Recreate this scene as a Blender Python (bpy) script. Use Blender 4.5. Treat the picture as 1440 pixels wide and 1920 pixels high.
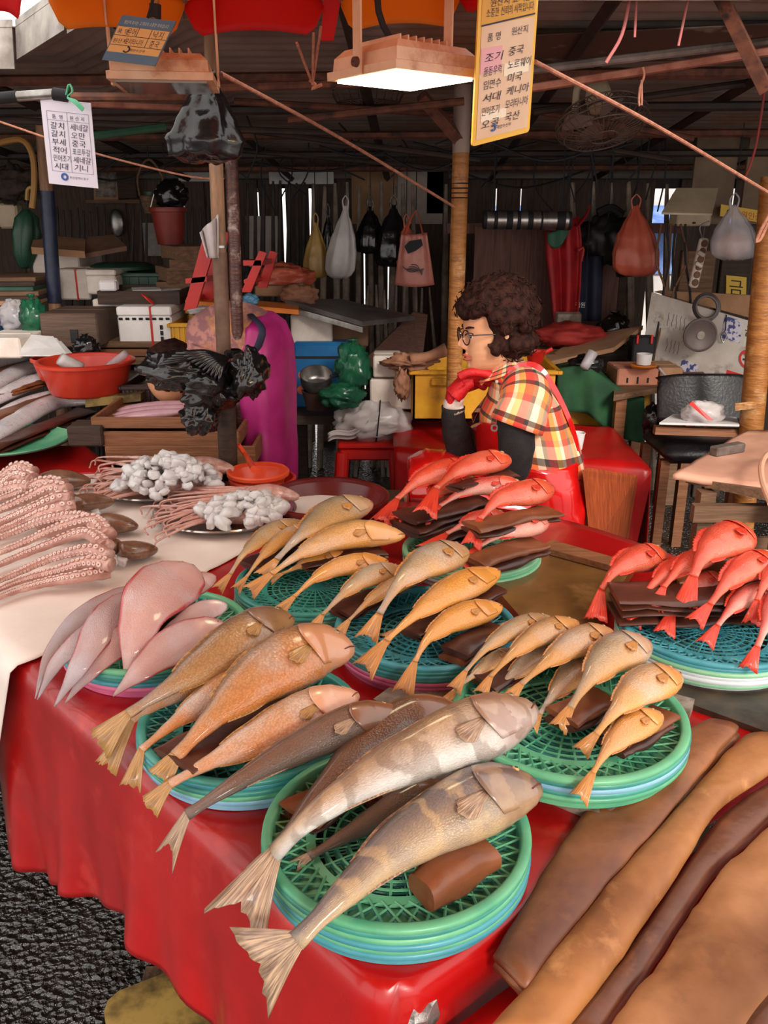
import bpy, bmesh, math, random
from mathutils import Vector as V, Matrix, noise
random.seed(7)
for _o in list(bpy.data.objects):
 bpy.data.objects.remove(_o)
scene = bpy.context.scene
COL = scene.collection
PI = math.pi
FPX, CAMZ, PITCH = 1600.0, 1.54, math.radians(19.5)
cam = bpy.data.cameras.new('camera')
cam.sensor_fit = 'VERTICAL'
cam.sensor_height = 36.0
cam.lens = 36.0 * FPX / 1920.0
cam.clip_start = 0.02
cam_o = bpy.data.objects.new('camera', cam)
COL.objects.link(cam_o)
cam_o.location = (0, 0, CAMZ)
cam_o.rotation_euler = (PI / 2 - PITCH, 0, 0)
scene.camera = cam_o
world = bpy.data.worlds.new('world')
scene.world = world
world.use_nodes = True
_bg = world.node_tree.nodes['Background']
_bg.inputs['Color'].default_value = (1.0, 0.95, 0.9, 1)
_bg.inputs['Strength'].default_value = 1.1
sun = bpy.data.lights.new('sun', 'SUN')
sun.energy = 1.5
sun.angle = math.radians(18)
sun.color = (1.0, 0.93, 0.84)
sun_o = bpy.data.objects.new('sun', sun)
COL.objects.link(sun_o)
sun_o.rotation_euler = (math.radians(60), 0, math.radians(20))
scene.view_settings.view_transform = 'Standard'
scene.view_settings.look = 'None'
scene.view_settings.exposure = 0.92
scene.view_settings.gamma = 1.0
scene.view_settings.use_curve_mapping = False
scene.cycles.max_bounces = 8
scene.cycles.transparent_max_bounces = 12
SP, CP = math.sin(PITCH), math.cos(PITCH)
def ray(px, py):
 u = (px - 720) / FPX
 v = (960 - py) / FPX
 return V((u, CP + v * SP, -SP + v * CP))
def P(px, py, z):
 """world point at height z seen at this place in the photograph"""
 d = ray(px, py)
 return V((0, 0, CAMZ)) + d * ((z - CAMZ) / d.z)
def Q(px, py, y):
 """world point at distance y seen at this place in the photograph"""
 d = ray(px, py)
 return V((0, 0, CAMZ)) + d * (y / d.y)
def pxm(p):
 """metres per pixel at world point p"""
 return (p.y * CP - (p.z - CAMZ) * SP) / FPX
def lin(c):
 return tuple(((x / 255) / 12.92 if x / 255 <= .04045 else ((x / 255 + .055) / 1.055) ** 2.4) for x in c) + (1,)
MATS = {}
def nd(t, kind, **kw):
 n = t.nodes.new(kind)
 for k, v in kw.items():
  if hasattr(n, k):
   setattr(n, k, v)
  else:
   n.inputs[k.replace('_', ' ')].default_value = v
 return n
def newmat(name):
 m = bpy.data.materials.new(name)
 m.use_nodes = True
 t = m.node_tree
 b = t.nodes['Principled BSDF']
 return m, t, b
def mat(name, c, c2=None, rough=.5, metal=0, ns=14, bump=0, bs=None, coat=0, trans=0, alpha=1,
  sss=0, stretch=(1, 1, 1), lo=.38, hi=.62, emit=0, spec=.5, ior=1.45, translucent=0, c3=None, s3=3, rvar=0):
 if name in MATS:
  return MATS[name]
 m, t, b = newmat(name)
 L = t.links
 b.inputs['Base Color'].default_value = lin(c)
 b.inputs['Roughness'].default_value = rough
 b.inputs['Metallic'].default_value = metal
 b.inputs['Coat Weight'].default_value = coat
 b.inputs['Coat Roughness'].default_value = .08
 b.inputs['Transmission Weight'].default_value = trans
 b.inputs['Alpha'].default_value = alpha
 b.inputs['IOR'].default_value = ior
 b.inputs['Specular IOR Level'].default_value = spec
 if sss:
  b.inputs['Subsurface Weight'].default_value = sss
  b.inputs['Subsurface Radius'].default_value = (.02, .008, .004)
  b.inputs['Subsurface Scale'].default_value = .3
 tc = nd(t, 'ShaderNodeTexCoord')
 mp = nd(t, 'ShaderNodeMapping')
 mp.inputs['Scale'].default_value = stretch
 L.new(tc.outputs['Object'], mp.inputs['Vector'])
 if c2 is not None:
  n = nd(t, 'ShaderNodeTexNoise', Scale=ns, Detail=5.0, Roughness=.6)
  L.new(mp.outputs[0], n.inputs['Vector'])
  r = nd(t, 'ShaderNodeValToRGB')
  r.color_ramp.elements[0].position = lo
  r.color_ramp.elements[1].position = hi
  r.color_ramp.elements[0].color = lin(c)
  r.color_ramp.elements[1].color = lin(c2)
  L.new(n.outputs['Fac'], r.inputs[0])
  out = r.outputs[0]
  if c3 is not None:
   n3 = nd(t, 'ShaderNodeTexNoise', Scale=s3, Detail=6.0, Roughness=.65)
   L.new(tc.outputs['Object'], n3.inputs['Vector'])
   r3 = nd(t, 'ShaderNodeValToRGB')
   r3.color_ramp.elements[0].position = .55
   r3.color_ramp.elements[1].position = .68
   mx = nd(t, 'ShaderNodeMixRGB')
   L.new(n3.outputs['Fac'], r3.inputs[0])
   L.new(r3.outputs[0], mx.inputs[0])
   L.new(out, mx.inputs[1])
   mx.inputs[2].default_value = lin(c3)
   out = mx.outputs[0]
  L.new(out, b.inputs['Base Color'])
  if rvar:
   mr = nd(t, 'ShaderNodeMapRange')
   mr.inputs['To Min'].default_value = max(.02, rough - rvar)
   mr.inputs['To Max'].default_value = min(1, rough + rvar)
   L.new(n.outputs['Fac'], mr.inputs['Value'])
   L.new(mr.outputs[0], b.inputs['Roughness'])
 if bump:
  n2 = nd(t, 'ShaderNodeTexNoise', Scale=bs or ns * 2, Detail=4.0)
  L.new(mp.outputs[0], n2.inputs['Vector'])
  bp = nd(t, 'ShaderNodeBump', Strength=min(1, bump), Distance=.004)
  L.new(n2.outputs['Fac'], bp.inputs['Height'])
  L.new(bp.outputs[0], b.inputs['Normal'])
 if emit:
  b.inputs['Emission Color'].default_value = lin(c)
  b.inputs['Emission Strength'].default_value = emit
 if translucent:
  tr = nd(t, 'ShaderNodeBsdfTranslucent')
  tr.inputs[0].default_value = lin(c)
  ms = nd(t, 'ShaderNodeMixShader')
  ms.inputs[0].default_value = translucent
  o = t.nodes['Material Output']
  L.new(b.outputs[0], ms.inputs[1])
  L.new(tr.outputs[0], ms.inputs[2])
  L.new(ms.outputs[0], o.inputs[0])
 MATS[name] = m
 return m
def wood(name, c, c2, axis=0, rough=.6, s=6, c3=None):
 st = [14, 14, 14]
 st[axis] = 1.2
 return mat(name, c, c2, rough=rough, ns=s, stretch=tuple(st), bump=.5, bs=s * 2, lo=.3, hi=.7, c3=c3, s3=7)
def catmull(pts, n):
 pts = [V(p) for p in pts]
 if len(pts) == 2:
  return [pts[0].lerp(pts[1], i / (n - 1)) for i in range(n)]
 ext = [pts[0] * 2 - pts[1]] + pts + [pts[-1] * 2 - pts[-2]]
 dense = []
 for i in range(1, len(ext) - 2):
  a, b, c, d = ext[i - 1:i + 3]
  for k in range(16):
   t = k / 16
   dense.append(.5 * ((2 * b) + (c - a) * t + (2 * a - 5 * b + 4 * c - d) * t * t + (3 * b - a - 3 * c + d) * t ** 3))
 dense.append(pts[-1])
 L = [0]
 for i in range(1, len(dense)):
  L.append(L[-1] + (dense[i] - dense[i - 1]).length)
 out, j = [], 0
 for i in range(n):
  s = L[-1] * i / (n - 1)
  while j < len(L) - 2 and L[j + 1] < s:
   j += 1
  f = (s - L[j]) / max(1e-9, L[j + 1] - L[j])
  out.append(dense[j].lerp(dense[j + 1], min(1, max(0, f))))
 return out
def interp(tab, s):
 """piecewise smooth table lookup [(s, a, b, ..)]"""
 if s <= tab[0][0]:
  return tab[0][1:]
 for a, b in zip(tab, tab[1:]):
  if s <= b[0]:
   f = (s - a[0]) / (b[0] - a[0])
   f = f * f * (3 - 2 * f) * .5 + f * .5
   return tuple(x + (y - x) * f for x, y in zip(a[1:], b[1:]))
 return tab[-1][1:]
def frames(pts, hint=None):
 T = []
 for i in range(len(pts)):
  a = pts[max(0, i - 1)]
  b = pts[min(len(pts) - 1, i + 1)]
  d = b - a
  T.append(d.normalized() if d.length > 1e-9 else V((0, 0, 1)))
 h = V(hint) if hint is not None else (V((0, 0, 1)) if abs(T[0].z) < .9 else V((1, 0, 0)))
 N, B = [], []
 n = h
 for t in T:
  n = n - t * n.dot(t)
  if n.length < 1e-6:
   n = t.orthogonal()
  n = n.normalized()
  N.append(n.copy())
  B.append(t.cross(n))
 return T, N, B
class MB:
 def __init__(s):
  s.v, s.f, s.u = [], [], []
 def face(s, idx, uv=None):
  s.f.append(tuple(idx))
  s.u.append(uv)
 def add(s, verts, faces):
  k = len(s.v)
  s.v += [V(p) for p in verts]
  for f in faces:
   s.face([k + i for i in f])
  return s
 def box(s, c, size, rz=0, ch=0, R=None):
  hx, hy, hz = size[0] / 2, size[1] / 2, size[2] / 2
  M = R if R is not None else Matrix.Rotation(rz, 3, 'Z')
  c = V(c)
  if ch <= 0:
   vs = [c + M @ V((x * hx, y * hy, z * hz)) for z in (-1, 1) for y in (-1, 1) for x in (-1, 1)]
   return s.add(vs, [(0, 2, 3, 1), (4, 5, 7, 6), (0, 1, 5, 4), (2, 6, 7, 3), (0, 4, 6, 2), (1, 3, 7, 5)])
  ch = min(ch, hx * .9, hy * .9, hz * .9)
  vs, ix = [], {}
  for x in (-1, 1):
   for y in (-1, 1):
    for z in (-1, 1):
     for a in range(3):
      p = [x * (hx - ch), y * (hy - ch), z * (hz - ch)]
      p[a] = (x, y, z)[a] * (hx, hy, hz)[a]
      ix[(x, y, z, a)] = len(vs)
      vs.append(c + M @ V(p))
  fs = []
  sg = (-1, 1)
  for a in range(3):
   for d in sg:
    q = []
    for (e, g) in ((-1, -1), (1, -1), (1, 1), (-1, 1)):
     k = [0, 0, 0]
     k[a] = d
     k[(a + 1) % 3] = e
     k[(a + 2) % 3] = g
     q.append(ix[(*k, a)])
    fs.append(q if d > 0 else q[::-1])
  for a in range(3):
   b1, b2 = (a + 1) % 3, (a + 2) % 3
   for e in sg:
    for g in sg:
     k0, k1 = [0] * 3, [0] * 3
     k0[a], k1[a] = -1, 1
     k0[b1] = k1[b1] = e
     k0[b2] = k1[b2] = g
     q = [ix[(*k0, b1)], ix[(*k1, b1)], ix[(*k1, b2)], ix[(*k0, b2)]]
     fs.append(q if e * g < 0 else q[::-1])
  for x in sg:
   for y in sg:
    for z in sg:
     q = [ix[(x, y, z, 0)], ix[(x, y, z, 1)], ix[(x, y, z, 2)]]
     fs.append(q if x * y * z > 0 else q[::-1])
  return s.add(vs, fs)
 def loft(s, rings, closed=True, cap=True, uv=True, us=1, vs=1):
  k = len(s.v)
  m, n = len(rings), len(rings[0])
  for r in rings:
   s.v += [V(p) for p in r]
  for i in range(m - 1):
   for j in range(n if closed else n - 1):
    j2 = (j + 1) % n
    a, b, c, d = k + i * n + j, k + i * n + j2, k + (i + 1) * n + j2, k + (i + 1) * n + j
    w = None
    if uv:
     u0, u1 = j / n * us, (j + 1) / n * us
     v0, v1 = i / (m - 1) * vs, (i + 1) / (m - 1) * vs
     w = [(u0, v0), (u1, v0), (u1, v1), (u0, v1)]
    s.face((a, b, c, d), w)
  if cap and closed:
   s.face([k + j for j in range(n)][::-1])
   s.face([k + (m - 1) * n + j for j in range(n)])
  return s
 def tube(s, pts, r, n=8, res=None, cap=True, hint=None, flat=1.0):
  pts = [V(p) for p in pts]
  if res:
   pts = catmull(pts, res)
  T, N, B = frames(pts, hint)
  m = len(pts)
  if not callable(r):
   rr = r if isinstance(r, (list, tuple)) else [r, r]
   rf = lambda q: rr[min(len(rr) - 2, int(q * (len(rr) - 1)))] + (rr[min(len(rr) - 1, int(q * (len(rr) - 1)) + 1)] - rr[min(len(rr) - 2, int(q * (len(rr) - 1)))]) * (q * (len(rr) - 1) - min(len(rr) - 2, int(q * (len(rr) - 1))))
  else:
   rf = r
  rings = []
  for i, p in enumerate(pts):
   q = i / max(1, m - 1)
   R = rf(q)
   rings.append([p + N[i] * (math.cos(2 * PI * j / n) * R * flat) + B[i] * (math.sin(2 * PI * j / n) * R) for j in range(n)])
  return s.loft(rings, cap=cap)
 def lathe(s, prof, c, n=32, X=(1, 0, 0), Yv=(0, 1, 0), Z=(0, 0, 1), cap=False, a0=0, a1=2 * PI, fn=None):
  c, X, Yv, Z = V(c), V(X), V(Yv), V(Z)
  full = abs(a1 - a0 - 2 * PI) < 1e-6
  k = n if full else n + 1
  rings = []
  for (r, z) in prof:
   ring = []
   for j in range(k):
    a = a0 + (a1 - a0) * j / n
    f = fn(a, z) if fn else 1
    ring.append(c + X * (math.cos(a) * r * f) + Yv * (math.sin(a) * r * f) + Z * z)
   rings.append(ring)
  return s.loft(rings, closed=full, cap=cap)
 def prism(s, poly, off):
  """polygon (list of points) extruded by vector off"""
  k = len(s.v)
  n = len(poly)
  off = V(off)
  s.v += [V(p) for p in poly] + [V(p) + off for p in poly]
  s.face([k + i for i in range(n)][::-1])
  s.face([k + n + i for i in range(n)])
  for i in range(n):
   j = (i + 1) % n
   s.face((k + i, k + j, k + n + j, k + n + i))
  return s
 def sheet(s, fn, nu, nv, th=0):
  """grid fn(u,v) -> point; th gives it thickness along the normal"""
  g = [[V(fn(i / nu, j / nv)) for i in range(nu + 1)] for j in range(nv + 1)]
  k = len(s.v)
  W = nu + 1
  for r in g:
   s.v += r
  def uvq(i, j):
   return [(i / nu, j / nv), ((i + 1) / nu, j / nv), ((i + 1) / nu, (j + 1) / nv), (i / nu, (j + 1) / nv)]
  for j in range(nv):
   for i in range(nu):
    s.face((k + j * W + i, k + j * W + i + 1, k + (j + 1) * W + i + 1, k + (j + 1) * W + i), uvq(i, j))
  if th:
   k2 = len(s.v)
   for j in range(nv + 1):
    for i in range(nu + 1):
     du = g[j][min(nu, i + 1)] - g[j][max(0, i - 1)]
     dv = g[min(nv, j + 1)][i] - g[max(0, j - 1)][i]
     nn = du.cross(dv)
     nn = nn.normalized() if nn.length > 1e-12 else V((0, 0, 1))
     s.v.append(g[j][i] - nn * th)
   for j in range(nv):
    for i in range(nu):
     s.face((k2 + j * W + i, k2 + (j + 1) * W + i, k2 + (j + 1) * W + i + 1, k2 + j * W + i + 1),
                           [uvq(i, j)[q] for q in (0, 3, 2, 1)])
   for i in range(nu):
    s.face((k + i + 1, k + i, k2 + i, k2 + i + 1))
    a = nv * W
    s.face((k + a + i, k + a + i + 1, k2 + a + i + 1, k2 + a + i))
   for j in range(nv):
    s.face((k + j * W, k + (j + 1) * W, k2 + (j + 1) * W, k2 + j * W))
    s.face((k + (j + 1) * W + nu, k + j * W + nu, k2 + j * W + nu, k2 + (j + 1) * W + nu))
  return s
 def ball(s, c, r, nu=12, nv=8, R=None, fn=None):
  c = V(c)
  r = (r, r, r) if isinstance(r, (int, float)) else r
  M = R if R is not None else Matrix.Identity(3)
  rings = []
  for i in range(nv + 1):
   a = PI * (i / nv)
   if i == 0:
    a = .02
   if i == nv:
    a = PI - .02
   ring = []
   for j in range(nu):
    b = 2 * PI * j / nu
    d = V((math.sin(a) * math.cos(b), math.sin(a) * math.sin(b), -math.cos(a)))
    f = fn(d) if fn else 1
    ring.append(c + M @ V((d.x * r[0] * f, d.y * r[1] * f, d.z * r[2] * f)))
   rings.append(ring)
  return s.loft(rings)
OFF = {}
def mesh_of(name, mb, off, smooth=True):
 me = bpy.data.meshes.new(name)
 me.from_pydata([tuple(p - off) for p in mb.v], [], mb.f)
 if any(mb.u):
  ul = me.uv_layers.new(name='UVMap')
  flat = []
  for f, u in zip(mb.f, mb.u):
   for i in range(len(f)):
    flat += list(u[i]) if u else [0.0, 0.0]
  ul.data.foreach_set('uv', flat)
 me.update()
 if smooth:
  me.polygons.foreach_set('use_smooth', [True] * len(me.polygons))
  if smooth != 'all':
   try:
    me.set_sharp_from_angle(angle=math.radians(smooth if isinstance(smooth, int) and smooth > 1 else 42))
   except Exception:
    pass
 return me
def tag(o, label=None, cat=None, group=None, kind=None):
 if label:
  o['label'] = label
 if cat:
  o['category'] = cat
 if group:
  o['group'] = group
 if kind:
  o['kind'] = kind
 return o
def thing(name, label, cat, loc, group=None):
 o = bpy.data.objects.new(name, None)
 o.empty_display_size = .05
 COL.objects.link(o)
 o.location = loc
 OFF[o.name] = V(loc)
 return tag(o, label, cat, group)
def part(name, mb, m, parent=None, smooth=True, label=None, kind=None, loc=None):
 if parent is not None:
  off = OFF[parent.name]
 elif loc is not None:
  off = V(loc)
 else:
  lo = [min(p[i] for p in mb.v) for i in range(3)]
  hi = [max(p[i] for p in mb.v) for i in range(3)]
  off = V(((lo[0] + hi[0]) / 2, (lo[1] + hi[1]) / 2, lo[2]))
 me = mesh_of(name, mb, off, smooth)
 if m is not None:
  me.materials.append(m)
 o = bpy.data.objects.new(name, me)
 COL.objects.link(o)
 OFF[o.name] = off
 if parent is not None:
  o.parent = parent
 else:
  o.location = off
 if label:
  o['label'] = label
 if kind:
  o['kind'] = kind
 return o
def solo(name, mb, m, label, cat, group=None, smooth=True, kind=None):
 return tag(part(name, mb, m, None, smooth), label, cat, group, kind)
def struct(name, mb, m, smooth=True, label=None, parent=None):
 o = part(name, mb, m, parent, smooth)
 if parent is None:
  o['kind'] = 'structure'
 if label:
  o['label'] = label
 return o
def clone(o, loc=None, rz=None, parent=None):
 c = o.copy()
 COL.objects.link(c)
 if loc is not None:
  c.location = loc
 if rz is not None:
  c.rotation_euler = (0, 0, rz)
 if parent is not None:
  c.parent = parent
 OFF[c.name] = V(c.location)
 for ch in [x for x in bpy.data.objects if x.parent is o]:
  d = ch.copy()
  COL.objects.link(d)
  d.parent = c
 return c
def own_mat(o, m):
 """material on the object, the mesh stays shared"""
 o.material_slots[0].link = 'OBJECT'
 o.material_slots[0].material = m
def modify(o, kind, **kw):
 md = o.modifiers.new(kind.lower(), kind)
 for k, v in kw.items():
  setattr(md, k, v)
 return md
def remesh(o, vox, smooth=4):
 modify(o, 'REMESH', mode='VOXEL', voxel_size=vox, use_smooth_shade=True)
 if smooth:
  modify(o, 'SMOOTH', factor=.5, iterations=smooth)
def fbm(p, s=1, o=3):
 return noise.fractal(V(p) * s, 1.0, 2.0, o)
_GLYPH = {}
LETTERS = '품명원산지갈치세네오만부중국적어포르투민조기시대니광역점표는고객과의소한약속입다문낙모리타아해양수돌돔우럭노웨이임연미서케골신뢰작금구인증직접판매CO'
def glyphs(chars):
 """outline every needed character once, one to a line of a scratch text"""
 chars = sorted(set(chars) - set(_GLYPH) - {' '})
 if not chars:
  return
 cu = bpy.data.curves.new('lettering', 'FONT')
 ob = bpy.data.objects.new('lettering', cu)
 tmp = bpy.data.scenes.new('lettering_scratch')
 tmp.collection.objects.link(ob)
 cu.body = '\n'.join(chars)
 cu.resolution_u = 2
 cu.space_line = 3.0
 tmp.view_layers[0].update()
 ev = ob.evaluated_get(tmp.view_layers[0].depsgraph)
 me = ev.to_mesh()
 ys = [v.co.y for v in me.vertices]
 step = 3.0
 got = {c: ([], []) for c in chars}
 remap = {}
 for v in me.vertices:
  k = max(0, min(len(chars) - 1, int(round((-v.co.y + .35) / step))))
  vs = got[chars[k]][0]
  remap[v.index] = (k, len(vs))
  vs.append((v.co.x, v.co.y + k * step))
 for p in me.polygons:
  k = remap[p.vertices[0]][0]
  got[chars[k]][1].append([remap[i][1] for i in p.vertices])
 _GLYPH.update(got)
 ev.to_mesh_clear()
 bpy.data.objects.remove(ob)
 bpy.data.scenes.remove(tmp)
 bpy.data.curves.remove(cu)
def text_mb(txt, o, ex, ey, size, th=.0006, shear=0, bold=0, spacing=1.0):
 glyphs(LETTERS + txt)
 ex, ey = V(ex).normalized(), V(ey).normalized()
 n = ex.cross(ey).normalized()
 mb = MB()
 x = w = 0.0
 for ch in txt:
  if ch == ' ':
   x += .32 * size
   continue
  vs, fs = _GLYPH[ch]
  if not vs:
   continue
  x0 = min(p[0] for p in vs)
  wd = max(p[0] for p in vs)
  mb.add([V(o) + ex * (x + (p[0] + shear * p[1]) * size) + ey * (p[1] * size) + n * th for p in vs], fs)
  w = x + wd * size
  x = w + .09 * size
 return mb, w
class Panel:
 """a flat board given by three corners (top left, top right, bottom left) facing the viewer"""
 def __init__(s, name, label, cat, tl, tr, bl, th, m, root=None, base=None, rnd=0):
  s.tl, s.ex, s.ey = V(tl), V(tr) - V(tl), V(tl) - V(bl)
  s.n = s.ex.cross(s.ey).normalized()
  s.W, s.H = s.ex.length, s.ey.length
  s.root = root or thing(name, label, cat, V(bl))
  mb = MB()
  if rnd:
   pts = []
   for (cx, cy, a0) in ((rnd, rnd, PI), (s.W - rnd, rnd, 1.5 * PI), (s.W - rnd, s.H - rnd, 0), (rnd, s.H - rnd, .5 * PI)):
    for k in range(4):
     a = a0 + k / 3 * PI / 2
     pts.append((cx + rnd * math.cos(a), cy + rnd * math.sin(a)))
  else:
   pts = [(0, 0), (s.W, 0), (s.W, s.H), (0, s.H)]
  mb.prism([s.at(x / s.W, 1 - y / s.H, -th) for x, y in pts], s.n * th)
  s.board = part(base or 'board', mb, m, s.root, smooth=False)
 def at(s, u, v, d=0):
  """u right, v down, 0..1"""
  return s.tl + s.ex * u - s.ey * v + s.n * d
 def rect(s, name, u0, v0, u1, v1, m, d=.0004, th=.0004):
  mb = MB().prism([s.at(u0, v1, d), s.at(u1, v1, d), s.at(u1, v0, d), s.at(u0, v0, d)], s.n * th)
  return part(name, mb, m, s.board, smooth=False)
 def text(s, txt, u, v, h, m, d=.0012, center=False, bold=0, shear=0, spacing=1.0, fit=None):
  mb, w = text_mb(txt, V((0, 0, 0)), V((1, 0, 0)), V((0, 1, 0)), 1.0, 0, shear, bold, spacing)
  k = h * s.H
  if fit:
   kx = fit * s.W / max(w, 1e-6)
  else:
   kx = k
  ex, ey = s.ex.normalized(), s.ey.normalized()
  o = s.at(u, v, d)
  if center:
   o = o - ex * (w * kx / 2)
  mb.v = [o + ex * (p.x * kx) + ey * (p.y * k) for p in mb.v]
  return part('lettering', mb, m, s.board, smooth=False)
 def line(s, pts, w, m, d=.001, name='rule_line'):
  mb = MB()
  for a, b in zip(pts, pts[1:]):
   A, B = s.at(*a, d), s.at(*b, d)
   t = (B - A).normalized()
   q = s.n.cross(t) * (w / 2)
   mb.add([A - q, B - q, B + q, A + q], [(0, 1, 2, 3)])
  return part(name, mb, m, s.board, smooth=False)
# ================================================================ THE SETTING
TZ = .75                                   # height of the fish tables
def asphalt():
 m, t, b = newmat('wet_asphalt')
 L = t.links
 tc = nd(t, 'ShaderNodeTexCoord')
 v = nd(t, 'ShaderNodeTexVoronoi', Scale=62.0)
 n = nd(t, 'ShaderNodeTexNoise', Scale=3.0, Detail=6.0)
 n2 = nd(t, 'ShaderNodeTexNoise', Scale=90.0, Detail=3.0)
 for q in (v, n, n2):
  L.new(tc.outputs['Object'], q.inputs['Vector'])
 r = nd(t, 'ShaderNodeValToRGB')
 r.color_ramp.elements[0].position = .35
 r.color_ramp.elements[1].position = .7
 r.color_ramp.elements[0].color = lin((15, 13, 12))
 r.color_ramp.elements[1].color = lin((36, 31, 28))
 L.new(n.outputs['Fac'], r.inputs[0])
 L.new(r.outputs[0], b.inputs['Base Color'])
 ad = nd(t, 'ShaderNodeMath', operation='ADD')
 L.new(v.outputs['Distance'], ad.inputs[0])
 L.new(n2.outputs['Fac'], ad.inputs[1])
 bp = nd(t, 'ShaderNodeBump', Strength=1.0, Distance=.02)
 L.new(ad.outputs[0], bp.inputs['Height'])
 L.new(bp.outputs[0], b.inputs['Normal'])
 mr = nd(t, 'ShaderNodeMapRange')
 mr.inputs['From Min'].default_value = .35
 mr.inputs['From Max'].default_value = .65
 mr.inputs['To Min'].default_value = .06
 mr.inputs['To Max'].default_value = .22
 L.new(n.outputs['Fac'], mr.inputs['Value'])
 L.new(mr.outputs[0], b.inputs['Roughness'])
 b.inputs['Specular IOR Level'].default_value = .5
 b.inputs['Coat Weight'].default_value = .55
 b.inputs['Coat Roughness'].default_value = .05
 L.new(bp.outputs[0], b.inputs['Coat Normal'])
 return m
struct('floor', MB().sheet(lambda u, v: V((-14 + 28 * u, -6 + 22 * v, 0)), 6, 6), asphalt(), smooth=False)
M_roof = mat('roof_sheet', (150, 136, 126), (104, 92, 84), rough=.8, ns=2.2, lo=.35, hi=.7, c3=(128, 92, 66), s3=1.6, bump=.3, bs=60)
M_dark = mat('dark_steel', (38, 33, 31), (62, 46, 38), rough=.65, ns=9, bump=.3)
M_rust = mat('rusty_steel', (78, 46, 36), (112, 66, 46), rough=.75, ns=24, bump=.5, c3=(48, 34, 30), s3=18)
M_copper = mat('rusty_pink_pipe', (150, 96, 78), (118, 66, 50), rough=.6, ns=20, bump=.4)
def roof_z(y):
 return 2.06 - .085 * (y - 2.4)
def roof():
 ys = [0 + i * .0127 for i in range(345)]
 def front(x):
  return 2.15 + .6 * min(1, max(0, (-.55 - x) / .5))
 mb = MB()
 xs = [-4.6, -3, -2, -1.05, -.9, -.75, -.55, 0, 1, 2, 3, 4.6]
 rows = []
 for k, dy in enumerate(ys):
  rows.append([V((x, front(x) + dy, roof_z(front(x) + dy) + .007 * math.sin(dy / .076 * 2 * PI))) for x in xs])
 mb.loft(rows, closed=False, cap=False)
 return mb, front
_mb, roof_front = roof()
ceiling = struct('ceiling', _mb, M_roof, smooth='all')
M_flash = mat('grey_flashing', (168, 160, 152), (112, 104, 98), rough=.55, metal=.2, ns=6, c3=(84, 70, 62), s3=5)
for i in range(7):
 x0, x1 = [(-4.4, -3.3), (-3.29, -2.2), (-2.19, -1.06), (-1.05, -.81), (-.8, -.56), (-.55, .8), (.81, 2.4)][i]
 a, c = V((x0, roof_front(x0), roof_z(roof_front(x0)))), V((x1, roof_front(x1), roof_z(roof_front(x1))))
 dn, bk = V((0, -.012, -.085 - .012 * (i % 3))), V((0, .012, .02))
 struct('flashing', MB().prism([a + dn, c + dn, c + bk, a + bk], (0, -.006, 0)), M_flash, smooth=False, parent=ceiling)
M_lining = mat('torn_roof_lining', (92, 70, 60), (146, 136, 128), rough=.8, ns=2.4, lo=.5, hi=.54)
struct('lining_strip', MB().sheet(lambda u, v: V((.35 + 2.6 * u, 2.72 + .3 * v - .45 * u, roof_z(2.72 + .3 * v - .45 * u) - .03 - .012 * math.sin(7 * u) * v)), 20, 4, .003), M_lining, parent=ceiling)
for i, x in enumerate([-3.4, -2.7, -2.0, -1.35, -.7, -.1, .55, 1.2, 1.9, 2.6, 3.3]):
 y0, y1 = roof_front(x) + .12, 5.75
 struct('rafter', MB().tube([V((x, y0, roof_z(y0) - .05)), V((x + .12, y1, roof_z(y1) - .05))], .02, 4), M_dark, smooth=False, parent=ceiling)
for i, y in enumerate([3.0, 3.5, 4.05, 4.6, 5.1]):
 struct('purlin', MB().tube([V((-4.3, y + .3, roof_z(y) - .075)), V((4.3, y - .35, roof_z(y) - .075))], .017, 6), M_dark if i % 2 else M_rust, parent=ceiling)
M_board = wood('dark_wall_board', (96, 76, 64), (62, 50, 44), axis=2, rough=.8)
M_board2 = wood('brown_wall_board', (104, 66, 54), (72, 44, 37), axis=2, rough=.7)
wall_back = struct('wall_back', MB().box((0, 5.9, 1.70), (8.8, .05, .06)), M_dark, smooth=False)
x = -4.3
rw = random.Random(3)
_pl = None
while x < 4.3:
 w = .17
 p = Q(0, 400, 5.85)
 gap = (1.72 < x < 1.95)
 if not gap:
  h = 1.42 + rw.random() * .12
  mb = MB().box((x, 5.85 + rw.uniform(-.012, .012), .86), (w + .002 - .022 * (rw.random() < .16), .022, 1.72))
  struct('plank', mb, M_board, smooth=False, parent=wall_back)
 x += w
struct('wall_left', MB().box((-4.5, 4.3, 1), (.05, 3.4, 2)), M_board, smooth=False)
struct('wall_right', MB().box((4.4, 4.2, 1), (.05, 3.6, 2)), M_board, smooth=False)
part_r = struct('wall_partition', MB().box((.95, 4.66, 1.45), (1.25, .03, .05)), M_board2, smooth=False)
for i in range(8):
 c = Q(905 + i * 34, 520, 4.62)
 struct('plank', MB().box((c.x, 4.62 + .006 * (i % 2), .73), (.098, .02, 1.46)), M_board2, smooth=False, parent=part_r)
M_far = mat('far_building_wall', (214, 208, 204), (190, 182, 178), rough=.8, ns=3)
M_farb = mat('far_blue_awning', (60, 96, 170), (120, 150, 200), rough=.6, ns=4)
t_ = thing('far_building', 'pale building seen through the gap behind the hanging bags', 'building', (3.4, 11, 0))
part('wall', MB().box((3.4, 11, 1.6), (5, .3, 3.2)), M_far, t_, smooth=False)
part('awning', MB().prism([V((1.2, 10.8, 1.55)), V((5.6, 10.8, 1.55)), V((5.6, 10.2, 1.36)), V((1.2, 10.2, 1.36))], (0, 0, .04)), M_farb, t_, smooth=False)
for i in range(5):
 part('window', MB().box((1.6 + i * .9, 10.83, 1.05), (.5, .05, .5)), M_farb, t_, smooth=False)
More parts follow.
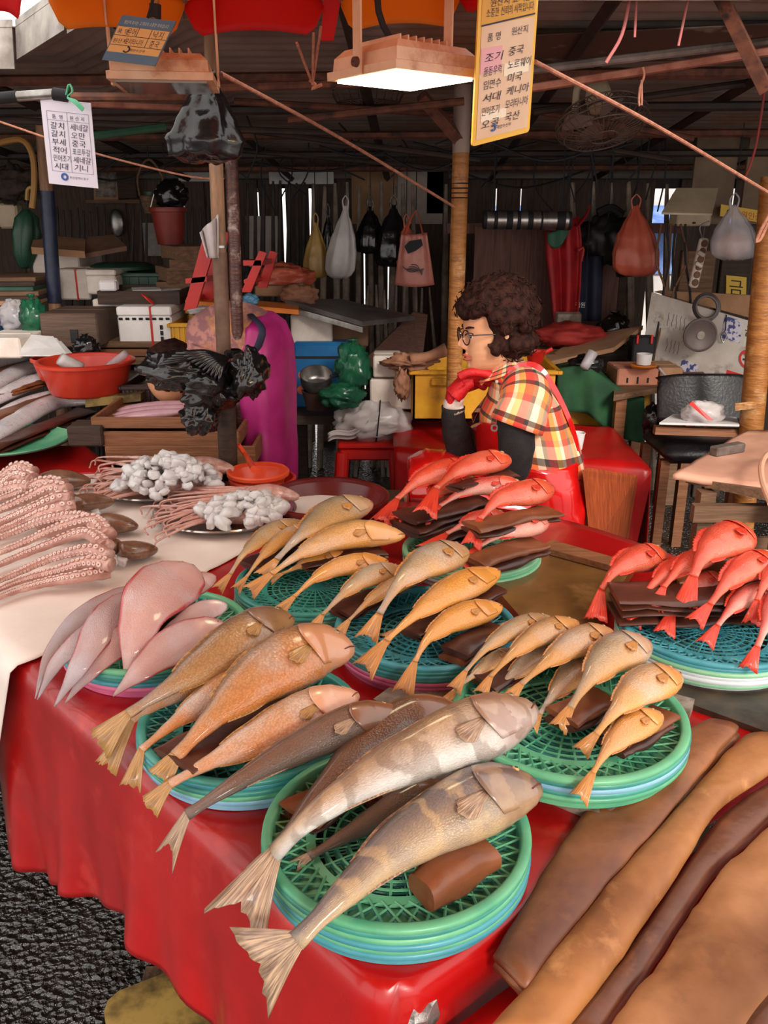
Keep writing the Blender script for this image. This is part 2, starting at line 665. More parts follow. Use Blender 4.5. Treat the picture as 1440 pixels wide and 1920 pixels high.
# ================================================================ TABLES AND CLOTHS
P0 = P(730, 1853, TZ)
P1 = P(130, 1310, TZ)
EDGE = (P1 - P0)
PR = P(1430, 1390, TZ)
EDGER = (PR - P0)
def edge(k):
 return P0 + EDGE * k
M_redpvc = mat('red_vinyl_cloth', (172, 14, 13), (150, 11, 12), rough=.3, ns=5, coat=.15, c3=(184, 44, 38), s3=7, bump=.12, bs=9, rvar=.08)
M_redpvc2 = mat('red_vinyl_cloth_plain', (188, 20, 18), (162, 14, 14), rough=.35, ns=4, bump=.1, bs=9)
M_white = mat('white_plastic_sheet', (238, 224, 214), (226, 210, 200), rough=.35, ns=5, bump=.25, bs=12)
M_legwood = wood('grey_table_wood', (110, 84, 62), (72, 54, 42), axis=2, rough=.8)
def frame_table(name, label, corners, z, m, legs=True):
 t = thing(name, label, 'table', (sum(c.x for c in corners) / len(corners), sum(c.y for c in corners) / len(corners), 0))
 part('table_top', MB().prism([V((c.x, c.y, z - .03)) for c in corners], (0, 0, .024)), m, t, smooth=False)
 cx = sum((c for c in corners), V()) / len(corners)
 for c in corners:
  q = c.lerp(cx, .12)
  part('leg', MB().box((q.x, q.y, (z - .03) / 2), (.05, .05, z - .032)), m, t, smooth=False)
 return t
frame_table('trestle_table', 'wooden trestle table hidden under the red vinyl cloth at the front', [P0 + V((.0, .05, 0)), edge(1.6) + V((.05, .02, 0)), V((-.2, 2.25, TZ)), V((.55, 2.1, TZ)), P0 + EDGER * 1.15 + V((-.05, .03, 0))], TZ, M_legwood)
def rnd_outline(u):
 """left end .. corner .. right end along the edge of the red cloth"""
 a, b = edge(1.46), P0 + EDGER * 1.25
 la, lb = (a - P0).length, (b - P0).length
 s = u * (la + lb) - la
 r = .035
 ea, eb = (a - P0).normalized(), (b - P0).normalized()
 if s < -r:
  return P0 + ea * (-s)
 if s > r:
  return P0 + eb * s
 k = (s + r) / (2 * r)
 A, B = P0 + ea * r, P0 + eb * r
 return A * (1 - k) ** 2 + P0 * 2 * k * (1 - k) + B * k * k
def red_cloth():
 back = [V((-1.35, 2.12, TZ)), V((-.55, 2.3, TZ)), V((.35, 2.25, TZ)), V((.9, 1.65, TZ))]
 bk = lambda u: catmull(back, 61)[min(60, int(u * 60))]
 bpts = catmull(back, 201)
 la, lb = (edge(1.46) - P0).length, EDGER.length * 1.25
 def fn(u, v):
  o = rnd_outline(u)
  s = u * (la + lb) - la
  if v < .5:
   k = v / .5
   p = bpts[int(u * 200)].lerp(o, k)
   p.z = TZ + .0025 * fbm(p, 6) - .004 * (k > .98)
   return p
  k = (v - .5) / .5
  du = rnd_outline(min(1, u + .004)) - rnd_outline(max(0, u - .004))
  out = V((du.y, -du.x, 0)).normalized()
  if out.dot(V((0, -1, 0))) < 0:
   out = -out
  if s < 0:
   d = -s / la
   drop = .37 + .05 * math.sin(d * 9 + .6) + max(0, d - .72) * .62
  else:
   drop = .075 + .02 * math.sin(s * 9)
  if s < -.02:
   amp = .018 * k + .03 * k * k * (math.sin(s * 21) + .6 * math.sin(s * 47 + 2)) * .5
  else:
   amp = .006 * k
  rr = .018
  kk = k * drop
  if kk < rr * 1.2:
   a = kk / rr
   return V((o.x, o.y, TZ)) + out * (rr * math.sin(min(a, PI / 2))) - V((0, 0, rr * (1 - math.cos(min(a, PI / 2)))))
  q = V((o.x, o.y, TZ - kk)) + out * (rr + amp) + V((0, 0, .004 * fbm(o + V((0, 0, k)), 5)))
  return q
 return MB().sheet(fn, 150, 60, .0018)
solo('red_tablecloth', red_cloth(), M_redpvc, 'glossy red vinyl cloth draped over the front fish table', 'tablecloth', smooth='all')
def white_cloth():
 A, B = edge(3.4), edge(1.2)
 C1, D1 = P(-420, 852, TZ), P(700, 915, TZ)
 def fn(u, v):
  o = A.lerp(B, u)
  if v > .62:
   o = o + EDGE * (.28 * (v - .62) / .38 * u)
  b = C1.lerp(D1, u)
  out = V((EDGE.y, -EDGE.x, 0)).normalized()
  if out.y > 0:
   out = -out
  if v < .62:
   p = b.lerp(o, v / .62)
   p.z = TZ + .006 + .004 * fbm(p, 5) + .004 * fbm(p, 17) * .6
   return p
  k = (v - .62) / .38
  drop = .56 + .05 * math.sin(u * 30)
  kk = k * drop
  rr = .025
  wave = (.02 * math.sin(u * 70 + 1) + .014 * math.sin(u * 131)) * min(1, k * 2) + .03 * k
  if kk < rr * 1.3:
   a = min(kk / rr, PI / 2)
   return V((o.x, o.y, TZ + .008)) + out * (rr * math.sin(a) + .012) - V((0, 0, rr * (1 - math.cos(a))))
  return V((o.x, o.y, TZ + .008 - kk)) + out * (rr + .012 + wave)
 return MB().sheet(fn, 110, 70, .0012)
solo('white_plastic_sheet', white_cloth(), M_white, 'wrinkled white plastic sheet under the octopuses, hanging down at the left', 'tablecloth', smooth='all')
frame_table('stall_table', 'low table under the white plastic sheet at the left', [edge(3.3) + V((.1, .1, 0)), edge(1.75) + V((.06, .06, 0)), V((-.45, 2.35, TZ)), V((-1.9, 2.6, TZ))], TZ - .01, M_legwood)
M_foam = mat('white_styrofoam', (228, 220, 212), (206, 196, 188), rough=.85, ns=30, bump=.4, bs=120)
RB = .685
q0, q1 = P0 + EDGER * .02 + V((.02, -.035, 0)), P0 + EDGER * 1.9 + V((.02, -.035, 0))
perp = V((EDGER.y, -EDGER.x, 0)).normalized()
bench = [V((q0.x, q0.y, 0)), V((q1.x, q1.y, 0)), V((q1.x, q1.y, 0)) + perp * .8, V((q0.x, q0.y, 0)) + perp * .8]
frame_table('low_bench', 'low wooden bench under the brown sheets at lower right', [c + V((.02, -.01, 0)) for c in bench], RB, M_legwood)
def bench_cloth():
 def fn(u, v):
  p = bench[0].lerp(bench[1], u).lerp(bench[3].lerp(bench[2], u), min(1, v / .8))
  p.z = RB + .003 * fbm(p, 5)
  if v > .8:
   p.z -= (v - .8) * 1.2
  return p
 return MB().sheet(fn, 50, 40, .0016)
solo('red_bench_cover', bench_cloth(), M_redpvc2, 'bright red vinyl cover on the low bench under the brown sheets', 'tablecloth', smooth='all')
M_foil = mat('crumpled_foil', (190, 186, 182), (120, 112, 104), rough=.3, metal=.8, ns=30, bump=1, bs=50)
c_ = P(765, 1885, .70)
solo('foil_corner', MB().ball(c_, (.035, .03, .035), 18, 12, fn=lambda d: 1 + .25 * fbm(d, 3)), M_foil, 'crumpled foil wrapped table corner peeking from the red cloth', 'foil', smooth=30)
M_yb = mat('yellowed_board', (150, 122, 62), (70, 54, 30), rough=.55, ns=9, lo=.42, hi=.6, bump=.3)
mb = MB()
g0, g1, g2 = P(200, 1905, .12), P(330, 1832, .12), P(470, 1990, .12)
mb.prism([P(205, 1898, .1), P(225, 1880, .1), P(345, 1832, .1), P(480, 1900, .1), P(520, 2010, .1), P(215, 2010, .1), P(198, 1920, .1)], (0, 0, .03))
solo('cutting_board', mb, M_yb, 'stained yellowish plastic board low under the red cloth', 'cutting board', smooth=False)
solo('support_block', MB().box((P(350, 1930, .05).x, P(350, 1930, .05).y, .05), (.2, .2, .1)), M_legwood, 'dark wooden block under the yellowish board', 'block', smooth=False)
M_pred = mat('parasol_red', (214, 22, 24), rough=.6, translucent=.45)
M_pora = mat('parasol_orange', (236, 142, 22), rough=.6, translucent=.45)
M_pyel = mat('parasol_yellow', (246, 184, 44), rough=.6, translucent=.45)
M_pdark = mat('parasol_trim', (150, 22, 20), rough=.6, translucent=.3)
hub = V((-.25, .35, 2.55))
par = thing('parasol', 'red and yellow market parasol over the fish table', 'parasol', (hub.x, hub.y, 1.9))
tips = [Q(-260, -60, 1.55), Q(-30, -24, 1.82), Q(95, -14, 1.92), Q(348, 2, 1.98), Q(608, 0, 1.98), Q(640, -2, 1.97), Q(860, -12, 1.9), Q(1130, -190, 1.65)]
cols = [M_pora, M_pred, M_pora, M_pyel, M_pdark, M_pora, M_pred]
vals = [M_pora, M_pred, M_pora, M_pred, M_pred, M_pora, M_pred]
hts = [60, 62, 72, 70, 74, 66, 60]
def gore(a, b, i):
 def fn(u, v):
  p = hub.lerp(a.lerp(b, u), v)
  p.z += .10 * math.sin(PI * v) * .5 + .02 * v * math.sin(PI * u)
  return p
 return MB().sheet(fn, 8, 10, .001)
def valance(a, b, hpx):
 def fn(u, v):
  p = a.lerp(b, u)
  h = hpx * pxm(p)
  e = min(u, 1 - u)
  hh = h * (1 - (max(0, .14 - e) / .14) ** 2 * .75)
  p.z -= v * hh - .02 * math.sin(PI * u)
  p.y -= .02 * v + .006 * math.sin(u * 9) * v
  return p
 return MB().sheet(fn, 16, 5, .001)
for i in range(7):
 if i == 1:
  continue
 a, b = tips[i], tips[i + 1]
 part('canopy_panel', gore(a, b, i), cols[i], par, smooth='all')
 if i != 4:
  part('valance', valance(a, b, hts[i]), vals[i], par, smooth='all')
part('canopy_panel', gore(tips[1], Q(44, -30, 1.90), 1), M_pred, par, smooth='all')
part('valance', valance(tips[1], Q(46, -14, 1.88), 58), M_pred, par, smooth='all')
mb = MB()
s0 = Q(606, -4, 1.78)
mb.prism([Q(606, -6, 1.965), Q(640, -6, 1.965), Q(625, 76, 1.965), Q(602, 76, 1.965)], (0, .004, 0))
part('strap', mb, M_pred, par, smooth=False)
M_ribm = mat('parasol_rib', (150, 150, 150), rough=.4, metal=.7)
for tpt in tips:
 part('rib', MB().tube([hub + V((0, 0, -.02)), hub.lerp(tpt, .5) + V((0, 0, .03)), tpt + V((0, 0, -.004))], .005, 6, res=8), M_ribm, par)
part('ferrule', MB().lathe([(.001, .06), (.015, .05), (.03, -.02), (.03, -.05), (.001, -.06)], hub, 12), M_ribm, par)
part('pole', MB().tube([hub, V((hub.x, hub.y, .05))], .018, 10), M_ribm, par)
part('base', MB().lathe([(.001, .1), (.05, .1), (.15, .05), (.16, 0), (.001, 0)], (hub.x, hub.y, 0), 20), M_dark, par)
rear = [tips[-1]] + [V((hub.x + 1.55 * math.cos(a), hub.y + 1.55 * math.sin(a), 1.95)) for a in (-.35, -1.1, -1.85, -2.6)] + [tips[0]]  # rear half out of view, added to close the parasol and shade the table
for i in range(5):
 part('canopy_panel', gore(rear[i], rear[i + 1], i), [M_pyel, M_pred][i % 2], par, smooth='all')
# ================================================================ BASKETS
M_bk = {
 'green': mat('basket_green', (112, 186, 140), (78, 160, 122), rough=.38, ns=9, coat=.1),
 'teal': mat('basket_teal', (72, 158, 142), (52, 132, 124), rough=.38, ns=9, coat=.1),
 'blue': mat('basket_blue_green', (78, 158, 168), (58, 136, 150), rough=.38, ns=9, coat=.1),
 'pale': mat('basket_pale_green', (150, 200, 160), (120, 182, 142), rough=.4, ns=9),
 'white': mat('basket_white', (214, 220, 222), (188, 200, 206), rough=.4, ns=9),
 'pink': mat('basket_pink', (222, 120, 158), (200, 98, 138), rough=.4, ns=9),
 'sky': mat('basket_sky', (140, 190, 214), (120, 170, 200), rough=.4, ns=9),
}
BR = .16
def basket_meshes():
 rim = MB().lathe([(.145, -.026), (.147, -.006), (.1475, -.001), (.150, .001), (.157, .001), (.1595, -.001), (.160, -.006), (.1585, -.010), (.150, -.011), (.149, -.030), (.108, -.032), (.108, -.029), (.145, -.026)], (0, 0, 0), 72)
 lat = MB()
 n = 44
 for k in range(n):
  a = 2 * PI * k / n
  for sgn in (1, -1):
   b = a + sgn * 2 * PI / n * 1.5
   p, q = V((.147 * math.cos(a), .147 * math.sin(a), -.011)), V((.104 * math.cos(b), .104 * math.sin(b), -.022 - .001 * sgn))
   lat.tube([p, q], .0017, 4, cap=False)
 for k in range(26):
  a = 2 * PI * k / 26
  lat.tube([V((.1 * math.cos(a), .1 * math.sin(a), -.0235)), V((.018 * math.cos(a), .018 * math.sin(a), -.0235))], .0016, 4, cap=False)
 for r in (.03, .045, .059, .073, .086):
  lat.lathe([(r - .0014, -.0222), (r + .0014, -.0222), (r + .0014, -.0248), (r - .0014, -.0248), (r - .0014, -.0222)], (0, 0, 0), 40)
 ring = MB().lathe([(.097, -.0205), (.108, -.0205), (.109, -.026), (.096, -.026), (.097, -.0205)], (0, 0, 0), 56)
 ring.lathe([(.001, -.021), (.018, -.021), (.019, -.026), (.001, -.026)], (0, 0, 0), 20)
 out = []
 for nm, mb in (('rim', rim), ('lattice', lat), ('ring_band', ring)):
  out.append((nm, mesh_of(nm, mb, V((0, 0, 0)), 50)))
  out[-1][1].materials.append(M_bk['green'])
 return out
BMESH = basket_meshes()
def basket(c, colour, label, group, scale=1.0, full=True):
 t = thing('round_basket', label, 'basket', c, group)
 t.scale = (scale, scale, .78)
 t.rotation_euler = (0, 0, random.random() * 6)
 for nm, me in BMESH:
  if not full and nm == 'ring_band':
   continue
  o = bpy.data.objects.new(nm, me)
  COL.objects.link(o)
  o.parent = t
  o.material_slots[0].link = 'OBJECT'
  o.material_slots[0].material = M_bk[colour]
 return t
RIM = {}
def stack(key, px, py, colours, where, base=TZ, scale=1.0):
 """colours listed from the top down"""
 n = len(colours)
 z = base + .026 + (n - 1) * .0075
 c = P(px, py, z)
 RIM[key] = c
 names = {'green': 'green', 'teal': 'teal', 'blue': 'blue-green', 'pale': 'pale green', 'white': 'white', 'pink': 'pink', 'sky': 'light blue'}
 ords = ['topmost', 'second from the top', 'third from the top', 'fourth from the top', 'fifth from the top', 'sixth from the top', 'seventh from the top']
 for i, col in enumerate(colours):
  w = ords[i] if i < n - 1 else 'lowest'
  basket(c + V((random.uniform(-.002, .002), random.uniform(-.002, .002), -i * .0075)), col, f'{names[col]} round basket, {w} {where}', f'basket stack {where}', scale, full=(i == 0))
 return c
M_stone = mat('wet_grey_slab', (150, 138, 126), (96, 78, 62), rough=.45, ns=12, bump=.6, bs=40, lo=.45, hi=.6)
mb = MB().prism([P(700, 1330, TZ), P(1010, 1500, TZ), P(1130, 1550, TZ), P(1240, 1480, TZ), P(1300, 1330, TZ), P(860, 1210, TZ)], (0, 0, .02))
solo('stone_slab', mb, M_stone, 'wet grey slab under the right croaker basket stack', 'slab', smooth=False)
stack('B1', 744, 1545, ['green', 'teal', 'green', 'blue', 'green', 'blue'], 'of the stack under the big banded fish', scale=1.05)
stack('B2', 470, 1338, ['teal', 'blue', 'teal', 'green', 'sky'], 'of the stack under the three large croakers', scale=1.07)
stack('B3', 1068, 1328, ['green', 'teal', 'sky', 'teal', 'green'], 'of the stack under the nine right croakers', base=TZ + .021, scale=1.1)
stack('B4', 798, 1168, ['blue', 'teal', 'blue', 'teal', 'pink', 'pink'], 'of the stack under the middle croakers', scale=1.06)
stack('B5', 590, 1087, ['teal', 'teal', 'pale', 'teal', 'green'], 'of the stack under the far left croakers', scale=1.05)
stack('B6', 884, 1027, ['pale', 'green', 'pale', 'white'], 'of the stack under the middle red fish')
stack('B7', 1330, 1165, ['blue', 'blue', 'pale', 'white', 'white', 'pale'], 'of the stack under the right red fish', scale=1.06)
stack('B8', 292, 1175, ['green', 'teal', 'teal', 'blue', 'pink'], 'of the stack under the pink flatfish', scale=1.06)
# ================================================================ BROWN FOLDED SHEETS
M_kelp = mat('brown_sheet', (128, 74, 42), (98, 54, 34), rough=.42, ns=7, bump=.4, bs=30, c3=(158, 98, 56), s3=5, coat=.15, rvar=.1)
M_kelp2 = mat('dark_brown_sheet', (88, 46, 32), (58, 32, 26), rough=.38, ns=8, bump=.4, bs=30, coat=.2)
def pack(px, py, z, tx, ty, wid, thick, label, layers=3, m=None, group='folded brown sheets under the fish'):
 """folded wad: (px,py)->(tx,ty) is its length"""
 a, b = P(px, py, z - .026), P(tx, ty, z - .026)
 d = (b - a).normalized()
 s = V((-d.y, d.x, 0)).normalized()
 c0 = (a + b) / 2
 L = (b - a).length
 rp = random.Random(int(px * 7 + py))
 t = thing('folded_sheet', label, 'sheet', c0 - V((0, 0, thick / 2)), group)
 h = thick / layers
 for k in range(layers):
  zc = -thick / 2 + h * (k + .5)
  ox, oy = rp.uniform(-.006, .006), rp.uniform(-.006, .006)
  def ring(q):
   pts = []
   w = wid * (1 + .1 * math.sin(q * 5 + k * 2)) / 2
   for j in range(14):
    an = 2 * PI * j / 14
    x_, y_ = math.cos(an), math.sin(an)
    X = math.copysign(abs(x_) ** .5, x_) * w
    Y = math.copysign(abs(y_) ** .8, y_) * h * .52 * (.55 + .45 * math.sin(PI * min(1, max(0, .12 + q * .76))))
    cc = c0 + d * ((q - .5) * L + ox) + s * (X + oy) + V((0, 0, zc + Y))
    cc.z += .006 * fbm(cc + V((k, 0, 0)), 16)
    cc += s * (.006 * fbm(cc, 11))
    pts.append(cc)
   return pts
  part('fold', MB().loft([ring(i / 14) for i in range(15)]), m or (M_kelp if (k + int(px)) % 2 else M_kelp2), t, smooth=50)
 return t
# ================================================================ FISH
def fish_mat(name, dorsal, flank, belly, silver=(206, 200, 196), silv=.5, head=None, band=None, su=90, sv=34, sc=.2, rough=.27, spots=None, edge=None):
 m, t, b = newmat(name)
 L = t.links
 uv = nd(t, 'ShaderNodeUVMap')
 sep = nd(t, 'ShaderNodeSeparateXYZ')
 L.new(uv.outputs[0], sep.inputs[0])
 tc = nd(t, 'ShaderNodeTexCoord')
 oi = nd(t, 'ShaderNodeObjectInfo')
 n = nd(t, 'ShaderNodeTexNoise', Scale=28.0, Detail=5.0, Roughness=.6)
 of = nd(t, 'ShaderNodeVectorMath', operation='ADD')
 L.new(tc.outputs['Object'], of.inputs[0])
 L.new(oi.outputs['Location'], of.inputs[1])
 L.new(of.outputs[0], n.inputs['Vector'])
 m1 = nd(t, 'ShaderNodeMath', operation='MULTIPLY_ADD')
 L.new(n.outputs['Fac'], m1.inputs[0])
 m1.inputs[1].default_value = .34
 m1.inputs[2].default_value = -.17
 m2 = nd(t, 'ShaderNodeMath', operation='ADD')
 L.new(sep.outputs[1], m2.inputs[0])
 L.new(m1.outputs[0], m2.inputs[1])
 r = nd(t, 'ShaderNodeValToRGB')
 cr = r.color_ramp
 cr.elements[0].position, cr.elements[0].color = .08, lin(dorsal)
 cr.elements[1].position, cr.elements[1].color = (.84 if edge else .85), lin(belly)
 e = cr.elements.new(.42)
 e.color = lin(flank)
 if edge:
  cr.elements[0].position = .16
  for p, c in ((.0, edge), (.11, edge), (1.0, edge), (.89, edge)):
   e = cr.elements.new(p)
   e.color = lin(c)
  m1.inputs[1].default_value = .08
  m1.inputs[2].default_value = -.04
 L.new(m2.outputs[0], r.inputs[0])
 col = r.outputs[0]
 def mixin(fac, c, blend='MIX'):
  nonlocal col
  x = nd(t, 'ShaderNodeMixRGB', blend_type=blend)
  if isinstance(fac, float):
   x.inputs[0].default_value = fac
  else:
   L.new(fac, x.inputs[0])
  L.new(col, x.inputs[1])
  if isinstance(c, tuple):
   x.inputs[2].default_value = lin(c)
  else:
   L.new(c, x.inputs[2])
  col = x.outputs[0]
 n2 = nd(t, 'ShaderNodeTexNoise', Scale=11.0, Detail=4.0)
 L.new(of.outputs[0], n2.inputs['Vector'])
 r2 = nd(t, 'ShaderNodeValToRGB')
 r2.color_ramp.elements[0].position = .46
 r2.color_ramp.elements[1].position = .72
 r2.color_ramp.elements[1].color = (silv, silv, silv, 1)
 L.new(n2.outputs['Fac'], r2.inputs[0])
 mixin(r2.outputs[0], silver)
 if band:
  wv = nd(t, 'ShaderNodeMath', operation='MULTIPLY_ADD')
  L.new(n2.outputs['Fac'], wv.inputs[0])
  wv.inputs[1].default_value = .6
  L.new(sep.outputs[0], wv.inputs[2])
  sn = nd(t, 'ShaderNodeMath', operation='MULTIPLY')
  L.new(wv.outputs[0], sn.inputs[0])
  sn.inputs[1].default_value = 33.0
  si = nd(t, 'ShaderNodeMath', operation='SINE')
  L.new(sn.outputs[0], si.inputs[0])
  r4 = nd(t, 'ShaderNodeValToRGB')
  r4.color_ramp.elements[0].position = .35
  r4.color_ramp.elements[1].position = .8
  r4.color_ramp.elements[1].color = (.5, .5, .5, 1)
  L.new(si.outputs[0], r4.inputs[0])
  mixin(r4.outputs[0], band)
 if spots:
  n5 = nd(t, 'ShaderNodeTexNoise', Scale=70.0, Detail=2.0)
  L.new(of.outputs[0], n5.inputs['Vector'])
  r5 = nd(t, 'ShaderNodeValToRGB')
  r5.color_ramp.elements[0].position = .58
  r5.color_ramp.elements[1].position = .7
  r5.color_ramp.elements[1].color = (.6, .6, .6, 1)
  L.new(n5.outputs['Fac'], r5.inputs[0])
  mixin(r5.outputs[0], spots)
 mp = nd(t, 'ShaderNodeMapping')
 mp.inputs['Scale'].default_value = (su, sv, 1)
 L.new(uv.outputs[0], mp.inputs['Vector'])
 vo = nd(t, 'ShaderNodeTexVoronoi', Scale=1.0)
 L.new(mp.outputs[0], vo.inputs['Vector'])
 hd = nd(t, 'ShaderNodeMapRange')
 hd.inputs['From Min'].default_value = .76
 hd.inputs['From Max'].default_value = .82
 hd.inputs['To Min'].default_value = 1.0
 hd.inputs['To Max'].default_value = 0.1
 L.new(sep.outputs[0], hd.inputs['Value'])
 if head:
  iv = nd(t, 'ShaderNodeMath', operation='SUBTRACT')
  iv.inputs[0].default_value = 1.0
  L.new(hd.outputs[0], iv.inputs[1])
  k = nd(t, 'ShaderNodeMath', operation='MULTIPLY')
  L.new(iv.outputs[0], k.inputs[0])
  L.new(n.outputs['Fac'], k.inputs[1])
  mixin(k.outputs[0], head)
 if sc:
  r3 = nd(t, 'ShaderNodeValToRGB')
  r3.color_ramp.elements[0].position = .1
  r3.color_ramp.elements[1].position = .75
  r3.color_ramp.elements[0].color = (1.0, 1.0, 1.0, 1)
  r3.color_ramp.elements[1].color = (1 - sc, 1 - sc, 1 - sc, 1)
  L.new(vo.outputs['Distance'], r3.inputs[0])
  mixin(hd.outputs[0], r3.outputs[0], 'MULTIPLY')
 rv = nd(t, 'ShaderNodeMapRange')
 rv.inputs['To Min'].default_value = .84
 rv.inputs['To Max'].default_value = 1.08
 L.new(oi.outputs['Random'], rv.inputs['Value'])
 mixin(1.0, rv.outputs[0], 'MULTIPLY')
 L.new(col, b.inputs['Base Color'])
 mu = nd(t, 'ShaderNodeMath', operation='MULTIPLY')
 L.new(vo.outputs['Distance'], mu.inputs[0])
 L.new(hd.outputs[0], mu.inputs[1])
 a2 = nd(t, 'ShaderNodeMath', operation='ADD')
 L.new(mu.outputs[0], a2.inputs[0])
 L.new(n.outputs['Fac'], a2.inputs[1])
 bp = nd(t, 'ShaderNodeBump', Strength=.5, Distance=.0015)
 L.new(a2.outputs[0], bp.inputs['Height'])
 L.new(bp.outputs[0], b.inputs['Normal'])
 b.inputs['Roughness'].default_value = rough
 b.inputs['Coat Weight'].default_value = .55
 b.inputs['Coat Roughness'].default_value = .1
 b.inputs['Specular IOR Level'].default_value = .6
 return m
def fin_mat(name, c, c2):
 m, t, b = newmat(name)
 L = t.links
 uv = nd(t, 'ShaderNodeUVMap')
 mp = nd(t, 'ShaderNodeMapping')
 mp.inputs['Scale'].default_value = (26, 2.0, 1)
 L.new(uv.outputs[0], mp.inputs[0])
 n = nd(t, 'ShaderNodeTexNoise', Scale=1.0, Detail=3.0)
 L.new(mp.outputs[0], n.inputs['Vector'])
 r = nd(t, 'ShaderNodeValToRGB')
 r.color_ramp.elements[0].position = .35
 r.color_ramp.elements[1].position = .65
 r.color_ramp.elements[0].color = lin(c)
 r.color_ramp.elements[1].color = lin(c2)
 L.new(n.outputs['Fac'], r.inputs[0])
 L.new(r.outputs[0], b.inputs['Base Color'])
 bp = nd(t, 'ShaderNodeBump', Strength=.6, Distance=.002)
 L.new(n.outputs['Fac'], bp.inputs['Height'])
 L.new(bp.outputs[0], b.inputs['Normal'])
 b.inputs['Roughness'].default_value = .35
 b.inputs['Coat Weight'].default_value = .2
 return m
KIND = {
 'croaker': dict(
  tab=[(0, .17, .17, .09), (.07, .15, .15, .09), (.2, .26, .28, .17), (.4, .62, .68, .36), (.6, .92, .98, .52), (.7, 1, 1.0, .58), (.79, .93, .93, .56), (.87, .75, .77, .46), (.93, .53, .57, .35), (.975, .32, .36, .22), (1, .12, .13, .08)],
  mats=[fish_mat('croaker_gold', (146, 118, 84), (214, 160, 96), (238, 168, 84), silv=.6, head=(226, 160, 100)),
              fish_mat('croaker_grey_gold', (128, 116, 100), (186, 158, 120), (232, 172, 100), silv=.62, head=(196, 150, 104)),
              fish_mat('croaker_orange', (168, 118, 66), (226, 156, 70), (242, 164, 70), silv=.25, head=(236, 160, 84))],
  fin=fin_mat('croaker_fin', (226, 158, 84), (168, 118, 70)), tail=.55, spread=.36, fork=.12, spiny=.16, eye=.12),
 'corvina': dict(
  tab=[(0, .2, .2, .11), (.07, .18, .18, .11), (.2, .3, .32, .2), (.4, .66, .72, .4), (.6, .94, 1.0, .56), (.7, 1, 1.0, .62), (.79, .94, .95, .6), (.87, .78, .82, .5), (.93, .57, .62, .38), (.975, .35, .42, .26), (1, .13, .16, .1)],
  mats=[fish_mat('corvina_orange', (140, 116, 92), (220, 160, 106), (236, 150, 80), silver=(216, 208, 200), silv=.8, head=(214, 150, 116), su=95, sv=34, sc=.28),
              fish_mat('corvina_brown', (96, 68, 48), (176, 136, 92), (216, 168, 110), silv=.5, silver=(168, 168, 178), head=(92, 58, 40), su=95, sv=34, sc=.3)],
  fin=fin_mat('corvina_fin', (206, 156, 88), (140, 104, 64)), tail=.6, spread=.34, fork=.1, spiny=.12, eye=.10),
 'rockfish': dict(
  tab=[(0, .2, .2, .12), (.1, .2, .2, .13), (.25, .34, .34, .24), (.45, .7, .7, .46), (.62, .95, .95, .62), (.73, 1, 1, .68), (.84, .88, .9, .62), (.92, .64, .7, .48), (.97, .4, .48, .32), (1, .15, .2, .12)],
  mats=[fish_mat('rockfish_red', (204, 44, 28), (228, 76, 46), (238, 112, 80), silver=(246, 150, 120), silv=.3, head=(236, 82, 40), sc=.16, rough=.3, spots=(236, 76, 46)),
              fish_mat('rockfish_pink', (190, 44, 38), (222, 78, 62), (246, 170, 150), silver=(250, 186, 170), silv=.45, head=(240, 100, 64), sc=.16, rough=.3)],
  fin=fin_mat('rockfish_fin', (228, 74, 46), (190, 44, 30)), tail=.62, spread=.32, fork=.08, spiny=.3, eye=.17),
 'greenling': dict(
  tab=[(0, .26, .26, .14), (.07, .23, .23, .15), (.25, .42, .42, .32), (.5, .74, .76, .56), (.68, .95, .97, .74), (.76, 1, 1, .78), (.84, .92, .93, .74), (.9, .76, .78, .62), (.95, .54, .58, .46), (.985, .34, .38, .3), (1, .16, .2, .14)],
  mats=[fish_mat('greenling_banded', (78, 62, 54), (126, 114, 108), (206, 178, 136), silver=(118, 118, 128), silv=.8, band=(214, 182, 134), head=(108, 70, 62), sc=.16, su=120, sv=50, rough=.3),
              fish_mat('greenling_brown', (78, 54, 40), (122, 84, 58), (104, 88, 76), silver=(120, 108, 104), silv=.5, head=(160, 104, 70), sc=.18, su=120, sv=50, rough=.3),
              fish_mat('greenling_pale', (116, 86, 68), (204, 170, 130), (246, 242, 234), silver=(150, 140, 132), silv=.5, band=(136, 112, 92), head=(150, 100, 86), sc=.14, su=120, sv=50, rough=.3)],
  fin=fin_mat('greenling_fin', (206, 176, 142), (116, 90, 76)), tail=.5, spread=.5, fork=.42, spiny=.1, eye=.11),
 'sole': dict(
  tab=[(0, .05, .05, .02), (.1, .2, .2, .06), (.3, .56, .56, .12), (.55, .94, .94, .16), (.72, 1, 1, .17), (.88, .8, .8, .16), (.96, .5, .5, .12), (1, .12, .12, .04)],
  mats=[fish_mat('sole_pink', (198, 150, 142), (214, 172, 164), (200, 152, 146), silver=(206, 198, 206), silv=.6, sc=.1, su=110, sv=60, edge=(186, 64, 66), rough=.24),
              fish_mat('sole_grey', (186, 150, 148), (196, 174, 174), (188, 154, 150), silver=(196, 196, 208), silv=.75, sc=.1, su=110, sv=60, edge=(178, 70, 74), rough=.24)],
  fin=None, eye=.05),
 'cutlass': dict(
  tab=[(0, .35, .35, .2), (.3, .75, .75, .4), (.6, 1, 1, .5), (.8, .95, .95, .5), (.9, .7, .72, .45), (.96, .42, .46, .3), (1, .1, .12, .08)],
  mats=[fish_mat('cutlass_silver', (176, 160, 160), (222, 214, 216), (236, 232, 234), silver=(240, 238, 244), silv=.9, head=(130, 96, 86), sc=.0, spots=(176, 166, 178), rough=.22)],
  fin=None, eye=.2),
}
M_eye = mat('fish_eye_clear', (196, 160, 104), (150, 120, 84), rough=.08, ns=60, coat=1)
